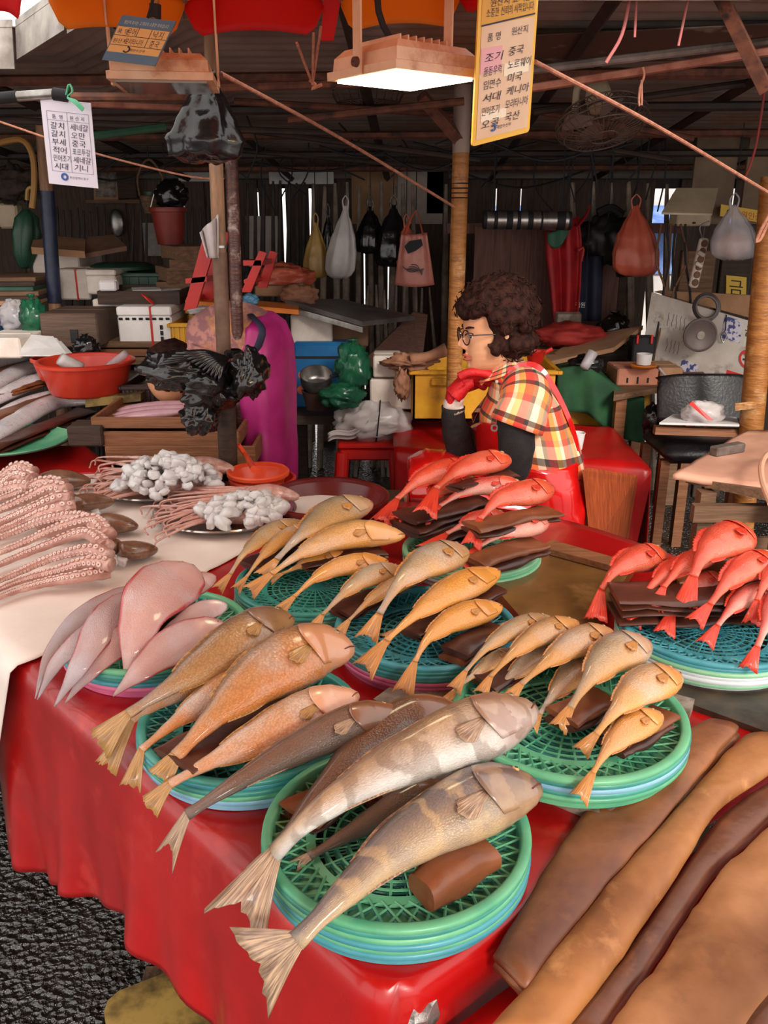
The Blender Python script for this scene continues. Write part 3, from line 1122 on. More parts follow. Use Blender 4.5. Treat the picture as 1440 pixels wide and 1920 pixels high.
M_pup = mat('fish_pupil', (18, 14, 12), rough=.05, coat=1)
M_mouth = mat('fish_mouth', (112, 52, 44), rough=.4)
def fan(base, dirv, side, nrm, length, spread, fork, w0, curl=0, jag=.06, nr=14, nl=5, th=.0008, seed=0):
 """caudal or pectoral fin: a fan of rays from base"""
 rr = random.Random(seed)
 js = [1 + rr.uniform(-jag, jag) for _ in range(nr + 1)]
 def fn(u, v):
  k = u * 2 - 1
  a = k * spread
  L = length * (1 - fork * (1 - abs(k) ** 1.3)) * js[int(round(u * nr))]
  d = dirv * math.cos(a) + side * math.sin(a)
  p = base + side * (k * w0) + d * (L * v)
  p += nrm * (curl * v * v * math.sin(k * 2.2 + 1) + .0012 * math.sin(u * nr * PI) * v)
  p.z -= .35 * abs(curl) * v * v
  return p
 return MB().sheet(fn, nr, nl, th)
FISHES = 0
def fish(kind, name, label, group, pix, zs, half, dors=1, var=0, tip=None, parts=True, up=.55, spread=None, curl=.006, lean=0, tail=None):
 """pix: caudal base .. snout in the photograph; zs: heights there; tip: where the tail fin points"""
 global FISHES
 FISHES += 1
 K = KIND[kind]
 if len(zs) != len(pix):
  zs = [zs[0] + (zs[-1] - zs[0]) * math.sin(PI / 2 * i / (len(pix) - 1)) for i in range(len(pix))]
 ctrl = [P(x, y, z - .026) for (x, y), z in zip(pix, zs)]
 N_ = 30
 C = catmull(ctrl, N_)
 mid = C[int(N_ * .65)]
 H = half * pxm(mid)
 T, _, _ = frames(C)
 eye_w = V((0, 0, CAMZ))
 Ns, Ds = [], []
 for p, tt in zip(C, T):
  vd = (eye_w - p).normalized()
  n0 = vd * (1 - up) + V((0, 0, 1)) * up
  n = (n0 - tt * n0.dot(tt)).normalized()
  D = n.cross(tt)
  if D.dot(V((-1, .6, 0))) * dors < 0:
   D = -D
  if lean:
   n, D = n * math.cos(lean) + D * math.sin(lean), D * math.cos(lean) - n * math.sin(lean)
  Ns.append(n)
  Ds.append(D)
 t = thing(name, label, 'fish', C[N_ // 2] - V((0, 0, H * .5)), group)
 M = 22
 mb = MB()
 k0 = len(mb.v)
 wob = random.Random(FISHES)
 ph = wob.uniform(0, 6)
 def surf(s, a, g=1.0):
  f = s * (N_ - 1)
  i = min(N_ - 2, int(f))
  q = f - i
  c = C[i].lerp(C[i + 1], q)
  D = Ds[i].lerp(Ds[i + 1], q).normalized()
  n = Ns[i].lerp(Ns[i + 1], q).normalized()
  hd, hb, w = interp(K['tab'], s)
  w *= g
  ca, sa = math.cos(a), math.sin(a)
  p = 1.0 if kind != 'sole' else 1.5
  h = (hd if ca > 0 else hb)
  return c + D * (ca * h * H) + n * (math.copysign(abs(sa) ** p, sa) * w * H)
 R = 34
 for i in range(R):
  s = i / (R - 1)
  s = s if s < .75 else .75 + (s - .75)
  g = 1.0
  if kind != 'sole':
   g = 1 + .07 * max(0, min(1, (s - .765) / .012)) * (1 if s < .88 else max(0, 1 - (s - .88) / .06))
  for j in range(M):
   a = 2 * PI * j / M
   mb.v.append(surf(s, a, g))
 for i in range(R - 1):
  for j in range(M):
   j2 = (j + 1) % M
   vv = lambda q: (q / M * 2 if q <= M / 2 else 2 - q / M * 2)
   u0, u1 = i / (R - 1), (i + 1) / (R - 1)
   mb.face((k0 + i * M + j, k0 + i * M + j2, k0 + (i + 1) * M + j2, k0 + (i + 1) * M + j),
     [(u0, vv(j)), (u0, vv(j + 1)), (u1, vv(j + 1)), (u1, vv(j))])
 mb.face([k0 + j for j in range(M)][::-1], [(0, .5)] * M)
 mb.face([k0 + (R - 1) * M + j for j in range(M)], [(1, .5)] * M)
 body = part('body', mb, K['mats'][var % len(K['mats'])], t, smooth='all')
 b = C[0]
 if K['fin']:
  td = (P(tip[0], tip[1], tip[2] - .026) - b) if tip else -T[0] * H * 1.4
  Lf = td.length if tip else H * 1.3
  td = td.normalized()
  sd = (Ds[0] - td * Ds[0].dot(td)).normalized()
  nn = sd.cross(td).normalized()
  if nn.dot(Ns[0]) < 0:
   nn = -nn
  part('tail_fin', fan(b - td * .004, td, sd, nn, Lf * (tail or 1.0), spread or K['spread'], K['fork'], H * K['tab'][0][1] * .8, curl=curl, seed=FISHES), K['fin'], t, smooth='all')
 if parts and K['fin']:
  def strip(s0, s1, a, hh, spiny):
   def fn(u, v):
    s = s0 + (s1 - s0) * u
    p = surf(s, a)
    f = min(N_ - 2, int(s * (N_ - 1)))
    D = Ds[f] * (1 if math.cos(a) > 0 else -1)
    h = hh * H * (math.sin(PI * min(1, .12 + u * .9)) ** .6)
    if spiny and int(u * 26) % 2:
     h *= .72
    q = (D * .8 + Ns[f] * .22 - T[f] * .6).normalized()
    return p - D * (.06 * H) + q * (v * (h + .06 * H))
   return MB().sheet(fn, 26, 3, .0007)
  part('dorsal_fin', strip(.28, .74, .0, K['spiny'], kind in ('rockfish', 'croaker')), K['fin'], t, smooth='all')
  part('anal_fin', strip(.24, .42, PI, K['spiny'] * .9, False), K['fin'], t, smooth='all')
  f = int(.74 * (N_ - 1))
  base = surf(.745, PI * .58, 1.02)
  dv = (-T[f] * .95 - Ds[f] * .25 + Ns[f] * .02).normalized()
  sdv = (Ds[f] - dv * Ds[f].dot(dv)).normalized()
  part('pectoral_fin', fan(base + Ns[f] * .0012, dv, sdv, Ns[f], H * (.62 if kind != 'greenling' else .85), .3, -.35, H * .1, curl=H * .03, nr=10, nl=4, seed=FISHES + 5), K['fin'], t, smooth='all')
 if parts:
  if kind not in ('sole', 'cutlass'):
   def gfn(u, v):
    a = PI * (.2 + .62 * v)
    sv_ = max(0, math.sin(PI * v))
    s = .785 + .115 * u - .045 * sv_ * (1 - u)
    g = 1.05 + .055 * (1 - u) ** .7 * sv_ ** .5 - .14 * u ** 3
    return surf(s, a, g)
   gm = MB().sheet(gfn, 10, 14, .001)
   gm.u = [[(.85 + .1 * q[0], .2 + .62 * q[1]) for q in w] if w else None for w in gm.u]
   part('gill_cover', gm, K['mats'][var % len(K['mats'])], t, smooth='all')
  se = .915 if kind != 'sole' else .95
  ae = PI * .3
  for side in ((1, -1) if kind != 'sole' else (1,)):
   pe = surf(se, ae * side, 1.0)
   f = int(se * (N_ - 1))
   nrm = (pe - (C[f] + Ds[f] * (math.cos(ae) * .3 * H))).normalized()
   re = K['eye'] * H
   X = T[f]
   Y_ = nrm.cross(X).normalized()
   X = Y_.cross(nrm)
   Rm = Matrix((X, Y_, nrm)).transposed()
   ey = part('eye', MB().ball(pe, (re, re, re * .5), 14, 8, R=Rm), M_eye, t, smooth='all')
   part('pupil', MB().ball(pe + nrm * re * .3, (re * .55, re * .55, re * .3), 10, 6, R=Rm), M_pup, ey, smooth='all')
   if kind == 'sole':
    break
  if kind != 'sole':
   pts = [surf(.955, PI * .62 * 1.0, 1.03), surf(.975, PI * .56, 1.03), surf(.99, PI * .5, 1.04), surf(.998, PI * .42, 1.05)]
   part('mouth', MB().tube(pts, H * .022, 5, res=8), M_mouth, t)
 return t
g2 = 'large croakers in the left front basket'
fish('corvina', 'croaker', 'large croaker with dark brown head, leftmost on the left front basket', g2, [(240, 1338), (330, 1280), (430, 1212), (500, 1170), (550, 1160)], [.85, .875, .895, .90, .895], 50, var=1, tip=(178, 1400, .80), spread=.3)
fish('corvina', 'croaker', 'half hidden croaker with drooping tail between the dark-headed and the biggest croaker', g2, [(265, 1405), (340, 1345), (430, 1285), (520, 1240)], [.835, .85, .86, .855], 36, var=0, tip=(240, 1482, .79), spread=.2)
fish('corvina', 'croaker', 'biggest orange-silver croaker, topmost on the left front basket, eye facing up', g2, [(330, 1418), (410, 1335), (500, 1262), (590, 1218), (664, 1218)], [.85, .885, .90, .905, .90], 66, var=0, tip=(292, 1465, .825), spread=.3)
fish('corvina', 'croaker', 'orange croaker with fan-shaped tail, lowest of the large croakers beside the brown fish', g2, [(318, 1470), (400, 1425), (510, 1370), (600, 1325), (672, 1302)], [.83, .85, .87, .88, .885], 48, var=0, tip=(270, 1518, .80), spread=.3)
fish('corvina', 'croaker', 'croaker mostly hidden below, only its pinkish tail hangs beside the dark-headed one', g2, [(248, 1352), (330, 1300), (400, 1262), (450, 1230)], [.83, .84, .85, .85], 30, var=0, tip=(192, 1445, .77), spread=.2, parts=False)
g1 = 'large banded fish in the front basket'
fish('greenling', 'greenling', 'slender dark brown fish with long thin tail left of the banded fish', g1, [(350, 1528), (430, 1476), (540, 1412), (650, 1362), (757, 1334)], [.855, .875, .885, .89, .89], 42, var=1, tip=(300, 1622, .79), spread=.16, dors=1)
fish('greenling', 'greenling', 'reddish brown fish half hidden behind the topmost pale banded fish', g1, [(520, 1590), (610, 1480), (690, 1400), (770, 1352), (870, 1335)], [.835, .86, .87, .875, .875], 52, var=1, tip=(470, 1650, .80), spread=.16, dors=1, parts=False)
fish('greenling', 'greenling', 'topmost big fish with pale belly, cream bands and wide forked tail', g1, [(515, 1600), (580, 1535), (690, 1460), (800, 1405), (905, 1362), (1003, 1328)], [.865, .905, .925, .93, .93, .93], 66, var=2, tip=(415, 1765, .79), spread=.36, dors=1, curl=.016)
fish('greenling', 'greenling', 'big grey-brown banded fish in front with forked tail over the red cloth', g1, [(555, 1765), (640, 1680), (740, 1590), (840, 1530), (930, 1490), (1014, 1478)], [.85, .875, .885, .89, .89, .89], 70, var=0, tip=(445, 1830, .79), spread=.46, dors=1, curl=.01)
fish('greenling', 'greenling', 'dark fish at the bottom of the front basket under the pale banded fish', g1, [(580, 1605), (660, 1560), (750, 1510), (830, 1470)], [.83, .835, .84, .84], 34, var=1, parts=False, spread=.1)
g3 = 'yellow croakers in the right basket'
Y_ = [
 ('thin croaker lowest at the left edge of the right basket', [(855, 1292), (885, 1268), (925, 1240), (960, 1218)], [.86, .87, .875, .87], 18, 1, (830, 1322, .85)),
 ('slim croaker at far left of the right basket, head toward the board', [(873, 1258), (915, 1212), (970, 1178), (1034, 1157)], [.885, .905, .905, .895], 24, 1, (846, 1298, .865)),
 ('second slim croaker from the left in the right basket', [(920, 1268), (965, 1222), (1020, 1186), (1084, 1166)], [.885, .905, .91, .90], 28, 0, (897, 1306, .865)),
 ('bluish grey croaker underneath, between the third and the fifth croaker of the right basket', [(925, 1300), (965, 1262), (1010, 1232), (1060, 1205)], [.86, .87, .875, .87], 28, 1, (905, 1320, .855)),
 ('plump pale orange croaker in the middle of the right basket', [(978, 1282), (1030, 1238), (1090, 1202), (1149, 1184)], [.885, .905, .91, .90], 34, 0, (950, 1310, .87)),
 ('croaker lying low under the plump ones in the right basket', [(1012, 1338), (1045, 1295), (1085, 1258), (1120, 1240)], [.86, .87, .875, .87], 30, 1, (992, 1366, .855)),
 ('deep-bodied silver pink croaker with visible eye in the right basket', [(1070, 1326), (1108, 1270), (1155, 1225), (1216, 1204)], [.885, .91, .915, .905], 44, 1, (1042, 1370, .86)),
 ('deep-bodied golden croaker, second from the right in the right basket', [(1118, 1376), (1158, 1328), (1212, 1284), (1274, 1264)], [.885, .905, .91, .90], 42, 0, (1083, 1414, .86)),
 ('orange croaker nearest the front rim of the right basket', [(1112, 1448), (1142, 1402), (1188, 1362), (1240, 1338)], [.87, .88, .885, .88], 32, 2, (1080, 1504, .845)),
]
for lb, px_, z_, h_, v_, tp in Y_:
 fish('croaker', 'croaker', lb, g3, px_, z_, h_, var=v_, tip=tp, spread=.23)
g4 = 'golden croakers in the middle basket'
for lb, px_, z_, h_, v_, tp in [
 ('slim croaker at the left end of the middle basket', [(605, 1152), (650, 1108), (700, 1078), (757, 1066)], [.86, .885, .89, .88], 24, 1, (577, 1192, .84)),
 ('croaker tucked behind the tallest one in the middle basket', [(655, 1162), (695, 1125), (745, 1095), (790, 1075)], [.86, .87, .875, .87], 20, 0, (627, 1196, .845)),
 ('grey-gold croaker, topmost and highest in the middle basket', [(712, 1150), (750, 1092), (808, 1052), (874, 1030)], [.885, .92, .925, .91], 40, 1, (684, 1202, .86)),
 ('bright orange croaker lying across the centre of the middle basket', [(725, 1200), (785, 1148), (860, 1102), (936, 1070)], [.885, .90, .90, .895], 34, 2, (675, 1260, .855)),
 ('greyish croaker under the bright orange one in the middle basket', [(745, 1180), (790, 1145), (840, 1118), (890, 1105)], [.86, .865, .865, .865], 22, 1, (715, 1200, .855)),
 ('orange croaker nearest the front rim of the middle basket', [(778, 1240), (805, 1195), (862, 1158), (941, 1136)], [.865, .88, .885, .88], 30, 2, (752, 1306, .83)),
]:
 fish('croaker', 'croaker', lb, g4, px_, z_, h_, var=v_, tip=tp, spread=.23)
g5 = 'croakers in the far left basket'
for lb, px_, z_, h_, v_, tp in [
 ('grey croaker at the far left of the far basket, beside the silver tray', [(432, 1076), (460, 1035), (510, 998), (568, 978)], [.86, .885, .89, .885], 22, 1, (403, 1108, .84)),
 ('croaker with straight thin tail, second from the left in the far basket', [(462, 1082), (495, 1040), (540, 1005), (590, 985)], [.86, .88, .885, .88], 19, 0, (438, 1108, .845)),
 ('grey-backed croaker pointing at the dark red basin, topmost in the far basket', [(520, 1048), (562, 1005), (622, 963), (697, 942)], [.89, .915, .92, .91], 35, 1, (484, 1085, .87)),
 ('golden croaker lying flat with its head over the far basket rim', [(510, 1075), (575, 1032), (660, 1002), (759, 1004)], [.885, .90, .90, .89], 32, 0, (460, 1112, .86)),
 ('croaker mostly hidden under the flat golden one', [(530, 1075), (570, 1058), (610, 1046), (650, 1038)], [.86, .865, .865, .865], 18, 2, (500, 1088, .855)),
 ('croaker on the front right of the far basket with tail over the lattice', [(552, 1118), (592, 1084), (650, 1060), (728, 1052)], [.86, .875, .88, .87], 24, 2, (520, 1146, .845)),
]:
 fish('croaker', 'croaker', lb, g5, px_, z_, h_, var=v_, tip=tp, spread=.2)
g6 = 'red fish in the middle basket'
for lb, px_, z_, h_, v_, tp in [
 ('red fish at the left end of the middle red pile', [(745, 935), (785, 902), (835, 884), (880, 876)], [.90, .925, .935, .93], 28, 0, (712, 982, .87)),
 ('small red fish under the leftmost one with its tail on the brown sheets', [(790, 948), (815, 925), (850, 910), (900, 905)], [.89, .90, .905, .905], 24, 0, (742, 978, .88)),
 ('orange-red fish crowning the middle red pile', [(818, 915), (855, 885), (905, 868), (956, 860)], [.945, .96, .965, .96], 27, 0, (796, 966, .915)),
 ('red fish with white belly patch in the middle red pile', [(825, 948), (870, 922), (925, 910), (985, 912)], [.905, .92, .925, .925], 21, 1, (788, 978, .885)),
 ('big coral red fish on the right of the middle red pile', [(900, 972), (935, 938), (985, 925), (1034, 915)], [.93, .95, .955, .95], 30, 0, (882, 1026, .89)),
 ('dull red fish low at the left of the middle red pile', [(838, 1000), (875, 982), (910, 972), (950, 968)], [.87, .88, .88, .88], 21, 1, (795, 1034, .86)),
 ('lowest red fish with tail hanging over the front rim', [(900, 1022), (940, 1000), (980, 988), (1025, 972)], [.885, .90, .905, .905], 27, 1, (862, 1066, .86)),
]:
 fish('rockfish', 'red_rockfish', lb, g6, px_, z_, h_, var=v_, tip=tp, spread=.2)
g7 = 'red fish in the right basket'
for lb, px_, z_, h_, v_, tp in [
 ('red fish at the left end of the right pile with long drooping tail', [(1128, 1105), (1152, 1072), (1195, 1050), (1245, 1038)], [.875, .90, .905, .90], 32, 0, (1116, 1168, .83)),
 ('second red fish from the left in the right pile', [(1202, 1120), (1232, 1090), (1268, 1068), (1310, 1050)], [.875, .895, .90, .90], 26, 0, (1180, 1174, .84)),
 ('red fish squeezed behind the highest one of the right pile', [(1245, 1100), (1272, 1070), (1305, 1050), (1340, 1035)], [.90, .915, .92, .92], 25, 0, (1224, 1144, .87)),
 ('highest red fish of the right pile with broad back', [(1300, 1080), (1318, 1045), (1355, 1018), (1398, 1000)], [.925, .945, .955, .95], 44, 0, (1282, 1142, .875)),
 ('small red fish low in the middle of the right pile', [(1262, 1142), (1288, 1115), (1320, 1095), (1360, 1085)], [.865, .88, .885, .885], 24, 1, (1244, 1192, .84)),
 ('long red fish right of the highest one in the right pile', [(1332, 1132), (1365, 1092), (1405, 1064), (1452, 1045)], [.90, .92, .93, .93], 32, 0, (1298, 1170, .875)),
 ('low red fish near the front rim of the right pile', [(1346, 1172), (1375, 1138), (1412, 1116), (1460, 1105)], [.87, .885, .89, .89], 26, 1, (1318, 1212, .845)),
 ('red fish at the right edge with its forked tail down', [(1420, 1125), (1436, 1092), (1462, 1068), (1500, 1055)], [.905, .925, .93, .93], 26, 0, (1408, 1174, .87)),
 ('red fish hanging lowest at the right edge over the basket rim', [(1420, 1212), (1440, 1165), (1462, 1130), (1500, 1105)], [.875, .895, .90, .90], 28, 1, (1400, 1260, .84)),
]:
 fish('rockfish', 'red_rockfish', lb, g7, px_, z_, h_, var=v_, tip=tp, spread=.24)
g8 = 'pink flatfish in the left basket'
for lb, px_, z_, h_, v_ in [
 ('pink flatfish with its head on the far rim, behind the broad one', [(300, 1150), (340, 1112), (375, 1092), (404, 1080)], [.865, .87, .87, .87], 24, 0),
 ('narrow flatfish hanging at the outer left of the flatfish pile', [(66, 1310), (92, 1228), (150, 1160), (250, 1100)], [.76, .82, .855, .865], 21, 1),
 ('flatfish with curled red edge, second from the outer left', [(70, 1312), (108, 1240), (165, 1192), (235, 1140)], [.765, .835, .865, .87], 24, 1),
 ('long silvery flatfish just left of the broad pink one', [(102, 1325), (150, 1245), (195, 1170), (250, 1110)], [.775, .85, .88, .885], 34, 1),
 ('flatfish under the silvery one pointing down left', [(122, 1318), (172, 1255), (230, 1200), (300, 1150)], [.78, .835, .86, .865], 30, 0),
 ('pink flatfish pointing right over the lattice', [(290, 1195), (330, 1172), (375, 1148), (426, 1134)], [.86, .865, .87, .87], 22, 0),
 ('wide flatfish behind the dark-headed croaker', [(212, 1305), (262, 1258), (330, 1210), (425, 1172)], [.80, .845, .86, .865], 42, 0),
 ('broad pink flatfish with red edge standing highest on the left basket', [(240, 1290), (252, 1205), (285, 1125), (362, 1060)], [.80, .87, .905, .90], 62, 0),
]:
 fish('sole', 'flatfish', lb, g8, px_, z_, h_, var=v_, up=.35)
g9 = 'silver cutlassfish on the far left plates'
M_plate = mat('blue_plate', (108, 160, 206), (90, 140, 190), rough=.35, ns=8)
for lb, px_, z_, h_ in [
 ('silver cutlassfish with brown snout, lowest on the left plates', [(-170, 915), (-60, 850), (30, 790), (110, 752), (192, 752)], [.83, .86, .88, .89, .885], 21),
 ('thin silver cutlassfish with white pointed tip above the lowest one', [(-150, 850), (-40, 800), (60, 752), (185, 728)], [.86, .88, .89, .89], 15),
 ('silver cutlassfish with dark snout in the middle of the left pile', [(-160, 800), (-50, 765), (50, 722), (110, 705), (186, 698)], [.89, .915, .925, .93, .925], 19),
 ('long silver cutlassfish second from the top of the left pile', [(-160, 760), (-40, 735), (40, 694), (136, 676)], [.93, .95, .955, .95], 17),
 ('topmost silver cutlassfish of the left pile', [(-160, 712), (-60, 700), (10, 676), (86, 660)], [.97, .98, .98, .98], 14),
 ('cutlassfish sandwiched between the two middle ones', [(-160, 775), (-60, 752), (20, 722), (70, 700)], [.90, .92, .925, .925], 15),
]:
 fish('cutlass', 'cutlassfish', lb, g9, px_, z_, h_, up=.5)
for i, (a, b, z, lb) in enumerate([((-90, 872), (160, 772), .855, 'dark brown strip wad under the lowest silver fish'), ((-60, 800), (170, 722), .895, 'brown strip wad under the middle silver fish'), ((-60, 755), (128, 702), .925, 'brown strip wad under the second silver fish'), ((-60, 712), (60, 684), .955, 'brown strip wad under the topmost silver fish')]):
 pack(a[0], a[1], z, b[0], b[1], .09, .022, lb, layers=2, m=M_kelp2 if i == 0 else M_kelp, group='brown strips under the silver fish')
pack(795, 1672, .85, 922, 1598, .045, .045, 'rolled brown sheet at the front right of the front basket', layers=1, m=M_kelp)
pack(560, 1540, .835, 640, 1480, .06, .02, 'brown sheet wad under the reddish fish at the back of the front basket', layers=2)
pack(700, 1500, .835, 900, 1400, .08, .03, 'brown sheet wad under the two big banded fish', layers=2, m=M_kelp2)
pack(845, 1232, .85, 925, 1180, .06, .03, 'thick brown wad in the middle basket below the front orange fish', layers=2)
pack(770, 1190, .865, 935, 1105, .05, .018, 'thin dark brown sheets under the bright orange croaker', layers=3, m=M_kelp2)
pack(640, 1150, .85, 780, 1080, .06, .02, 'dark wad under the left fish of the middle basket', layers=2, m=M_kelp2)
pack(565, 1062, .86, 720, 1035, .055, .02, 'reddish brown sheets under the flat golden croaker', layers=2)
pack(470, 1062, .85, 600, 1000, .06, .02, 'brown wad under the left fish of the far basket', layers=2, m=M_kelp2)
pack(1050, 1350, .865, 1130, 1310, .06, .025, 'brown sheet wad in the middle of the right basket', layers=2)
pack(1150, 1400, .86, 1245, 1345, .05, .025, 'brown sheet wad at the right of the right basket', layers=2)
pack(900, 1280, .862, 1060, 1205, .06, .02, 'brown wad under the left croakers of the right basket', layers=2, m=M_kelp2)
pack(890, 1060, .868, 1010, 1020, .07, .035, 'lowest thick brown wad at the right of the middle red pile', layers=2)
pack(880, 995, .915, 1032, 962, .075, .028, 'folded brown sheets under the big coral red fish', layers=2)
pack(760, 985, .875, 900, 945, .10, .05, 'dark wad under the left end of the middle red pile', layers=3, m=M_kelp2)
pack(850, 915, .93, 960, 890, .05, .018, 'dark folded sheet under the crowning red fish', layers=2, m=M_kelp2)
pack(800, 1010, .85, 890, 990, .10, .02, 'dark wad at the bottom of the middle red pile', layers=2, m=M_kelp2)
pack(1150, 1130, .865, 1480, 1130, .10, .05, 'long dark brown wad under the right red fish', layers=4, m=M_kelp2)
pack(1250, 1080, .885, 1480, 1065, .09, .03, 'brown wad at the back of the right red pile', layers=2)
pack(330, 1430, .84, 560, 1290, .08, .02, 'dark wad under the large croakers', layers=2, m=M_kelp2)
pack(190, 1215, .845, 330, 1130, .08, .02, 'dark wad under the pink flatfish', layers=2, m=M_kelp2)
# ================================================================ LARGE BROWN SHEETS AT LOWER RIGHT
M_sh1 = mat('brown_hide_dark', (96, 56, 40), (156, 98, 56), rough=.42, ns=2.4, lo=.42, hi=.6, c3=(120, 72, 44), s3=14, bump=.6, bs=26, rvar=.12)
M_sh2 = mat('brown_hide_tan', (168, 112, 62), (126, 78, 44), rough=.5, ns=5, c3=(190, 136, 84), s3=9, bump=.7, bs=24, rvar=.12)
M_sh3 = mat('brown_hide_wet', (112, 68, 46), (84, 50, 38), rough=.36, ns=7, c3=(146, 94, 60), s3=8, bump=.6, bs=26, rvar=.1)
M_sh4 = mat('brown_hide_pale', (180, 128, 84), (148, 98, 58), rough=.55, ns=6, c3=(124, 82, 52), s3=7, bump=.9, bs=16, rvar=.12)
def hide(label, left, right, z0, z1, m, thick=.018, crumple=.003, bulge=.005, curl=.01, layers=1):
 nL = 40
 l = catmull([P(x, y, z0) for x, y in left], nL)
 r = catmull([P(x, y, z0) for x, y in right], nL)
 for i in range(nL):
  f = i / (nL - 1)
  l[i].z += (z1 - z0) * f
  r[i].z += (z1 - z0) * f
 t = thing('brown_sheet', label, 'sheet', (l[0] + r[0]) / 2 - V((0, 0, thick)), 'large brown sheets laid on the red bench')
 for k in range(layers):
  rings = []
  for i in range(nL):
   f = i / (nL - 1)
   ring = []
   n = 26
   for j in range(n):
    a = 2 * PI * j / n
    x_, y_ = math.cos(a), math.sin(a)
    q = .5 + .5 * math.copysign(abs(x_) ** .4, x_)
    p = l[i].lerp(r[i], q)
    z = math.copysign(abs(y_) ** .8, y_) * thick / 2
    p.z += z + bulge * (1 - (2 * q - 1) ** 2) - k * thick * 1.02
    if y_ > 0:
     p.z += crumple * (fbm(p, 9) + .6 * fbm(p, 26))
    p += (r[i] - l[i]).normalized() * (.004 * fbm(p + V((k, 0, 0)), 12)) * abs(x_)
    ring.append(p)
   rings.append(ring)
  part('layer', MB().loft(rings), m, t, smooth='all')
 return t
hide('dark brown folded sheet lying leftmost, nearest the green front basket', [(925, 1795), (1010, 1660), (1110, 1520), (1200, 1445), (1316, 1386)], [(984, 1856), (1105, 1705), (1240, 1558), (1335, 1450), (1382, 1400)], .745, .775, M_sh1, layers=2, thick=.013, bulge=.005)
hide('long tan sheet in the middle of the brown sheets', [(900, 1950), (990, 1850), (1115, 1700), (1245, 1562), (1345, 1455), (1388, 1418)], [(1050, 1950), (1170, 1800), (1262, 1665), (1352, 1535), (1460, 1465), (1500, 1430)], .735, .765, M_sh2, thick=.02, bulge=.008)
hide('narrow dark wet fold between the tan sheets', [(1050, 1950), (1176, 1795), (1268, 1662), (1360, 1540), (1462, 1475), (1520, 1440)], [(1125, 1960), (1240, 1800), (1325, 1672), (1400, 1600), (1480, 1530), (1540, 1500)], .72, .74, M_sh3, thick=.02, bulge=.008)
hide('wide crumpled pale brown sheet at the lower right corner', [(1110, 1970), (1235, 1810), (1325, 1680), (1400, 1602), (1500, 1520), (1560, 1480)], [(1400, 2010), (1500, 1880), (1600, 1740), (1660, 1650), (1720, 1580), (1760, 1550)], .735, .75, M_sh4, thick=.016, crumple=.009, bulge=.008)
hide('rolled brown sheet edge at the extreme lower right', [(1360, 1990), (1420, 1900), (1480, 1820), (1560, 1720)], [(1440, 2010), (1490, 1930), (1550, 1850), (1630, 1750)], .785, .79, M_sh3, thick=.03, bulge=.006)
# ================================================================ OCTOPUSES
def octo_mat(name, c, c2, c3):
 return mat(name, c, c2, rough=.2, ns=16, c3=c3, s3=9, bump=.5, bs=70, coat=.5, sss=.15)
M_oarm = octo_mat('octopus_arm', (206, 156, 142), (172, 120, 108), (226, 190, 178))
M_osuck = mat('octopus_sucker', (236, 206, 194), (214, 172, 160), rough=.2, ns=60, coat=.5)
M_omant = octo_mat('octopus_mantle', (136, 98, 76), (104, 72, 56), (162, 122, 96))
def octopus(label, mantle, head, arms, group='octopuses on the white sheet', r0=15, suck=True):
 hp = P(*head)
 t = thing('octopus', label, 'octopus', hp - V((0, 0, .02)), group)
 a, b = P(*mantle[0]), P(*mantle[-1])
 mb = MB()
 pts = [P(*q) for q in mantle]
 rr = mantle_r = 22 * pxm(hp)
 mb.tube(pts, lambda q: rr * (1.15 * math.sin(PI * min(.985, .2 + .78 * q)) ** .55), 16, res=18, flat=.7)
 part('mantle', mb, M_omant if suck or r0 > 8 else M_oarm, t, smooth='all')
 mb = MB().ball(hp, (.03, .028, .02), 16, 10, fn=lambda d: 1 + .1 * fbm(d, 2))
 part('head', mb, M_omant if suck or r0 > 8 else M_oarm, t, smooth='all')
 for k, arm in enumerate(arms):
  path = catmull([P(*q) for q in arm], 46)
  R = r0 * pxm(path[10])
  T, N, B = frames(path, (0, -.4, 1))
  rf = lambda q: R * (1 - .72 * q) * (1 + .06 * math.sin(q * 60 + k))
  mb = MB()
  mb.tube(path, rf, 12, hint=(0, -.4, 1), flat=.85)
  am = part('arm', mb, M_oarm, t, smooth='all')
  if not suck:
   continue
  sb = MB()
  s = .05
  side = 1
  while s < .97:
   i = min(44, int(s * 45))
   r = rf(s)
   c = path[i].lerp(path[i + 1], s * 45 - i)
   vd = (V((0, 0, CAMZ)) - c).normalized()
   up_ = (vd * .75 + V((0, 0, 1)) * .6 + V((-.15, -.2, 0))).normalized()
   up_ = (up_ - T[i] * up_.dot(T[i])).normalized()
   lat = T[i].cross(up_).normalized()
   ang = .55 * side + .5 * math.sin(k * 2.1)
   d = (up_ * math.cos(ang) + lat * math.sin(ang)).normalized()
   q = c + d * r * .93
   rs = r * .36
   X = T[i]
   Yv = d.cross(X).normalized()
   sb.lathe([(rs * .25, rs * .15), (rs * .55, rs * .34), (rs * .85, rs * .42), (rs, rs * .2), (rs * .9, -rs * .2)], q, 8, X=X, Yv=Yv, Z=d)
   s += rs * 1.05 / 1.0 / max(1e-6, (path[-1] - path[0]).length * 1.1)
   side = -side
  part('suckers', sb, M_osuck, am, smooth='all', kind='stuff')
 return t
oz = TZ + .03
